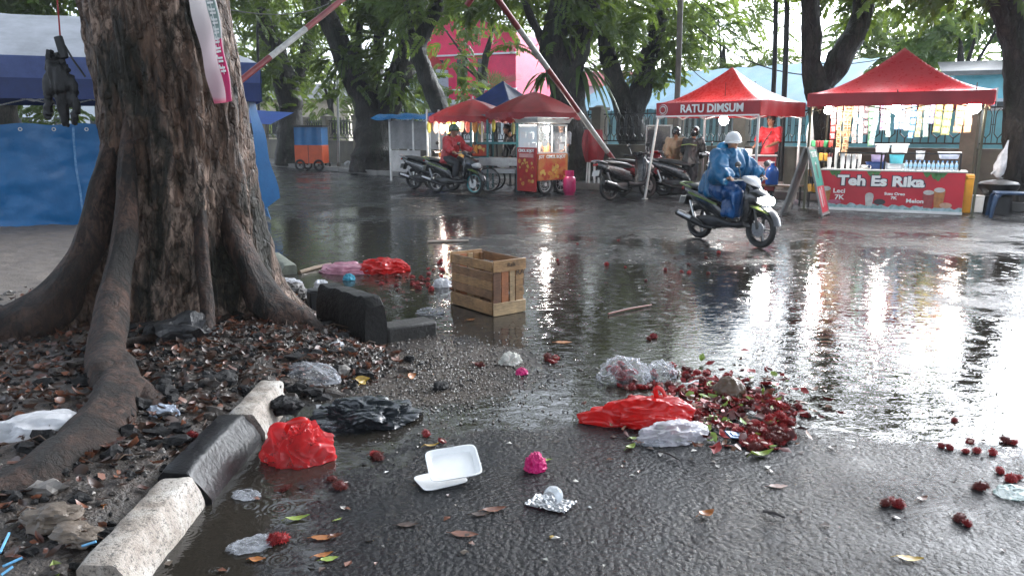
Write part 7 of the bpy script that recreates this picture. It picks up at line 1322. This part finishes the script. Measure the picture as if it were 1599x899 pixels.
def gr(mb, r_, p):
    s = r_.uniform(.008, .024) if r_.random() < .85 else r_.uniform(.024, .055); V = []; o = Vector((r_.random() * 50, 0, 0)); a = Vector((r_.uniform(.8, 1.3), r_.uniform(.7, 1.1), r_.uniform(.5, .8)))
    for q in ICO1[0]: V.append(Vector((q.x * a.x, q.y * a.y, q.z * a.z)) * s * (1 + .75 * mnoise.noise(q * 1.4 + o) + .3 * mnoise.noise(q * 4 + o)) + p + Vector((0, 0, s * .25)))
    mb.add(V, ICO1[1], r_.choices((0, 1, 2), (6, 2, .35))[0])
rub = [mat('rubble_black', (.012, .011, .011), .68, spec=.25, var=.6, vscale=30, bmp=.8, bscale=60), mat('rubble_brown', (.04, .028, .02), .55, var=.6, vscale=30, bmp=.8, bscale=60), mat('rubble_grey', (.2, .18, .16), .5, var=.5, vscale=30)]
scatter_soil(1500, 8, gr, 'rubble', rub, 'dark crumbs of soil and stone', dens=dn, flat_=True)
def gg(mb, r_, p):
    s = r_.uniform(.004, .012); mb.add([Vector(q) * s * r_.uniform(.7, 1.2) + p + Vector((0, 0, s * .5)) for q in ((1, 0, 0), (-1, .1, 0), (0, 1, .1), (.1, -1, 0), (0, 0, .9), (0, 0, -.8))], [(0, 2, 4), (2, 1, 4), (1, 3, 4), (3, 0, 4), (2, 0, 5), (1, 2, 5), (3, 1, 5), (0, 3, 5)], r_.choices((0, 1, 2, 3), (2, 3, 2, .6))[0])
scatter_soil(5200, 9, gg, 'gravel', [rub[0], mat('gravel_brown', (.1, .075, .055), .45, var=.4), mat('gravel_grey', (.24, .21, .18), .45, var=.4), mat('gravel_pale', (.45, .42, .38), .5)], 'wet gravel washed out of the soil', dens=lambda x, y: math.exp(-((x + .75) ** 2 * 3 + (y - 4.55) ** 2 * 1.6)) + .04)
def gt(mb, r_, p):
    a = r_.uniform(0, 6.28); L = r_.uniform(.05, .2); d = Vector((math.cos(a), math.sin(a), 0)); mb.tube([p + Vector((0, 0, .012)), p + d * L * .5 + Vector((0, 0, .02 + r_.uniform(0, .015))) + d.orthogonal() * .01, p + d * L + Vector((0, 0, .012))], [.003, .0035, .002], 5)
scatter_soil(150, 10, gt, 'twigs', mat('twig', (.09, .05, .03), .5, var=.4), 'thin broken twigs in the litter', dens=dn)
# dark rubble lumps, stones and slabs that can be told apart
def rock(px, py, z, r, m, label, seed, rz=0, cat='stone', group=None, flat=.6):
    mb = MB(); o = Vector((seed * 7, 0, 0)); V = []
    for q in ICO3[0]:
        k = 1 + .55 * mnoise.noise(q * 1.1 + o) + .3 * ridge(q * 1.9 + o) * .7 + .2 * mnoise.noise(q * 5 + o) + .08 * mnoise.noise(q * 14 + o); V.append(Vector((q.x * r[0] * k, q.y * r[1] * k, q.z * r[2] * k + r[2] * flat)))
    ob_ = mb.add(V, ICO3[1]).build('stone', m, sharp=35); ob_.location = G(px, py, z); ob_.rotation_euler = (0, 0, rz); return tag(ob_, label, cat, group)
rock(287, 545, .1, (.2, .13, .13), mat('rock_black_spotted', (.015, .014, .015), .45, var=.6, vscale=12, bmp=.9, bscale=45), 'big black rock with pale specks at the foot of the trunk', 1, .3)
for k, (dx, dz, s) in enumerate(((-.02, .215, .012), (.03, .2, .01), (.06, .17, .008), (-.06, .18, .007))): pass
stone_t = mat('stone_tan', (.13, .1, .075), .5, var=.4, vscale=9, bmp=.6, bscale=40)
rock(85, 818, .1, (.085, .065, .04), stone_t, 'tan broken paving stone at the lower left, upper of two', 2, .2); rock(118, 842, .1, (.075, .05, .028), stone_t, 'tan broken paving stone at the lower left, lower of two', 3, -.2)
for k, (px, py, r, lab) in enumerate(((330, 570, .09, 'black rubble lump right of the big black rock'), (215, 605, .075, 'black rubble lump beside the forward root'), (340, 612, .11, 'black rubble lump behind the black kerb block'), (390, 622, .07, 'black lump touching the far white kerb block'), (445, 640, .07, 'black lump between far kerb block and clear bag'), (300, 655, .06, 'dark lump beside the small pale blue bag'), (240, 700, .06, 'dark lump below the small pale blue bag'), (205, 760, .055, 'dark lump near the nearest kerb block'), (130, 770, .06, 'dark lump beside the large root'), (330, 520, .07, 'dark lump at the thin right root'), (455, 545, .07, 'dark lump in the litter left of the uprooted slab'), (385, 585, .06, 'dark lump in the litter behind the far kerb block'), (688, 608, .045, 'smooth dark stone on the gravel'), (640, 563, .035, 'small black stone on the gravel'), (160, 850, .05, 'dark lump beside the lower tan stone'), (60, 770, .06, 'dark lump under the large root'))):
    rock(px, py, .06 if px < 600 else 0, (r, r * .75, r * .6), rub[0], lab, 20 + k, k * .9, 'stone', 'dark lumps in the soil')
rock(528, 545, .03, (.05, .045, .045), _M['rubble_grey'], 'grey stone capped with white foam near the uprooted slab', 50); bag(526, 540, .075, (.04, .035, .022), 0, whitef, 'foam_scrap', 'white foam scrap on top of the grey stone', 'scrap', 51, .3, src=ICO3)
rock(455, 470, .04, (.13, .1, .09), mat('rock_grey', (.1, .09, .08), .5, var=.5, vscale=9, bmp=.6), 'grey rock between trunk and uprooted slab', 52); rock(420, 440, .03, (.1, .08, .06), _M['rock_grey'], 'grey rock half hidden behind the trunk base', 53)
# sticks, straws
def stick(a, b, r, m, lab, nm='stick', cat='stick', z=.012, group=None):
    A, B = G(*a), G(*b); A.z += z; B.z += z; tag(MB().tube([A, A.lerp(B, .5) + Vector((0, 0, .006)), B], [r, r * 1.05, r * .8], 7).build(nm, m), lab, cat, group)
stick((468, 427), (516, 414), .022, mat('stick_tan', (.22, .15, .09), .5), 'tan stick lying in the water left of the pinkish bag'); stick((668, 379), (732, 377), .016, mat('stick_pale', (.4, .33, .27), .5), 'pale straight stick lying on the road left of the crate'); stick((950, 492), (1017, 478), .008, mat('stick_rust', (.2, .06, .035), .45), 'rust brown strip of wood in the water right of the crate'); stick((1192, 802), (1226, 812), .006, mat('stick_dark', (.03, .022, .02), .5), 'short dark stick on the rough asphalt at lower right'); stick((1030, 708), (1062, 722), .004, _M['stick_dark'], 'thin twig in front of the heap'); stick((560, 640), (545, 560), .004, _M['stick_dark'], 'thin twig leaning in the litter') if False else None
strm = mat('straw_blue', (.15, .42, .68), .3, var=.5, vscale=40)
for k, (a, b, lab) in enumerate((((0, 862), (14, 832), 'blue striped straw at the left edge, upper one'), ((4, 884), (35, 870), 'blue striped straw at the lower left, middle one'), ((2, 897), (20, 884), 'blue striped straw in the bottom left corner'), ((128, 852), (150, 845), 'blue striped straw beside the lower tan stone'))):
    A, B = G(*a, .115), G(*b, .125); tag(MB().tube([A, B], .0045, 8).build('drinking_straw', strm), lab, 'straw', 'blue straws in the dirt')
o = MB().tube([(0, 0, .01), (.02, .03, .014), (.015, .07, .02), (.03, .085, .02)], [.006, .005, .006, .009], 8).build('plastic_spoon', white_t); o.location = G(1068, 602, .05); o.rotation_euler = (0, 0, -1.0); tag(o, 'white plastic spoon lying on the rambutan heap', 'spoon')
# small debris strewn over the road
def scatter_road(n, seed, name, mats, label, boxes, smin, smax):
    r_ = random.Random(seed); mb = MB()
    for _ in range(n):
        bx = r_.choices(boxes, [b[4] for b in boxes])[0]; p = G(r_.uniform(bx[0], bx[2]), r_.uniform(bx[1], bx[3])); s = r_.uniform(smin, smax) * (1 if p.y < 7 else 1.5); a = r_.uniform(0, 6.28); d = Vector((math.cos(a), math.sin(a), 0)); e = Vector((-d.y, d.x, 0)) * r_.uniform(.4, .9); z = Vector((0, 0, 1))
        mb.add([p + (d + e * .3) * s + z * .004, p + (e - d * .4) * s + z * .008, p - d * s + z * .004, p - e * s + z * .009, p + z * s * r_.uniform(.15, .6)], [(0, 1, 4), (1, 2, 4), (2, 3, 4), (3, 0, 4)], r_.randrange(len(mats)))
    return tag(mb.build(name, mats, recalc=False, smooth=False), label, None, None, 'stuff')
scatter_road(420, 31, 'debris', [LD, LB, rub[0], _M['gravel_brown'], _M['gravel_pale']], 'small scraps of peel, leaf and grit on the road', [(520, 290, 1600, 420, 5), (560, 400, 760, 470, 4), (840, 380, 1250, 470, 2), (260, 690, 900, 899, 1.2), (930, 560, 1270, 740, 3), (1200, 640, 1599, 899, .8)], .008, .022)
scatter_road(60, 33, 'debris', [white_t, _M['gravel_pale'], papf], 'white paper and foam crumbs on the wet ground', [(1200, 290, 1560, 350, 3), (420, 255, 700, 300, 3), (400, 640, 1000, 899, 1)], .006, .016)
r_ = random.Random(4)
for k, (px, py, sz, lab) in enumerate(((1240, 318, .1, 'white litter bag beside the A frame sign'), (1530, 325, .08, 'white scrap near the bamboo leg of the tea tent'), (545, 258, .2, 'grey white rubbish heap at the foot of the double trunk'), (565, 262, .16, 'second rubbish bag at the foot of the double trunk'), (1212, 285, .12, 'white bag by the right pole of the dim sum tent'), (1222, 262, .12, 'white bag on the small side table'))): bag(px, py, .13 if py < 300 else 0, (sz, sz * .8, sz * .7), k, whitef, 'litter_bag', lab, 'plastic bag', 60 + k, .35, src=ICO3)
# torn peel, stalks and leaf bits trodden into the fruit heap
r_ = random.Random(77); mb = MB()
for _ in range(420):
    p = G(1140 + r_.gauss(0, 62), 640 + r_.gauss(0, 30)); p.z = r_.uniform(.002, .018); gl(mb, r_, p); mb.mi[-6:] = [r_.choices((0, 1, 2, 3, 4), (3, 4, 2, 1, .7))[0]] * 6
for _ in range(60):
    p = G(1140 + r_.gauss(0, 60), 640 + r_.gauss(0, 28)); a = r_.uniform(0, 6.28); mb.tube([p + UZ * .01, p + Vector((math.cos(a) * .05, math.sin(a) * .05, .025))], [.0025, .0015], 5, mi=5)
for i, v in enumerate(mb.v): mb.v[i] = Vector((v.x, v.y, max(.002, v.z)))
tag(mb.build('crushed_peel', [mat('peel_dark', (.10, .012, .010), .55, var=.5, vscale=30), mat('peel_red', (.30, .02, .018), .55, var=.5, vscale=30), mat('peel_tan', (.3, .16, .1), .45, var=.5, vscale=30), LG, LB, mat('stalk', (.12, .08, .03), .5)], recalc=False, sharp=50), 'crushed peel, stalks and leaf bits of the fruit heap', None, None, 'stuff')
# gravel on the road, washed out of the soil
mb = MB(); r_ = random.Random(12)
for _ in range(3200):
    p = Vector((-.5 + r_.gauss(0, .33), 4.55 + r_.gauss(0, .42), .001))
    if p.x < xk(p.y) - .1: continue
    s = r_.uniform(.003, .009); mb.add([Vector(q) * s * r_.uniform(.7, 1.2) + p + Vector((0, 0, s * .4)) for q in ((1, 0, 0), (-1, .1, 0), (0, 1, .1), (.1, -1, 0), (0, 0, .9), (0, 0, -.8))], [(0, 2, 4), (2, 1, 4), (1, 3, 4), (3, 0, 4), (2, 0, 5), (1, 2, 5), (3, 1, 5), (0, 3, 5)], r_.choices((0, 1, 2, 3), (2, 3, 3, .9))[0])
tag(mb.build('gravel', [rub[0], _M['gravel_brown'], _M['gravel_grey'], _M['gravel_pale']], recalc=False, smooth=False), 'small stones washed onto the asphalt', None, None, 'stuff')
# torn handles of the red bags
for nm, pts in (('bright red crumpled bag', [(-.06, -.03, .13), (-.03, -.05, .185), (.03, -.045, .19), (.06, -.02, .13)]), ('large red bag', [(-.2, 0, .05), (-.27, -.01, .06), (-.31, .0, .03), (-.3, .03, .008)]), ('large red bag', [(.05, .03, .1), (.04, .03, .16), (.075, .04, .15), (.1, .04, .1)])):
    b_ = [o for o in C.objects if o.name.startswith('plastic_bag') and o['label'].startswith(nm)][0]; MB().tube(smoothpath([Vector(p) for p in pts], 5), .012, 8, flat=.22).build('handle', redf, b_)
# rain haze
m, nt, b, out = newmat('rain_haze'); nt.nodes.remove(b); pv = _n(nt, 'ShaderNodeVolumePrincipled'); pv.inputs['Color'].default_value = (.9, .94, .97, 1); pv.inputs['Density'].default_value = .0009; pv.inputs['Anisotropy'].default_value = 0; nt.links.new(pv.outputs[0], out.inputs['Volume'])
tag(MB().box((0, 45, 8), (190, 130, 18)).build('haze', m, smooth=False), kind='stuff')
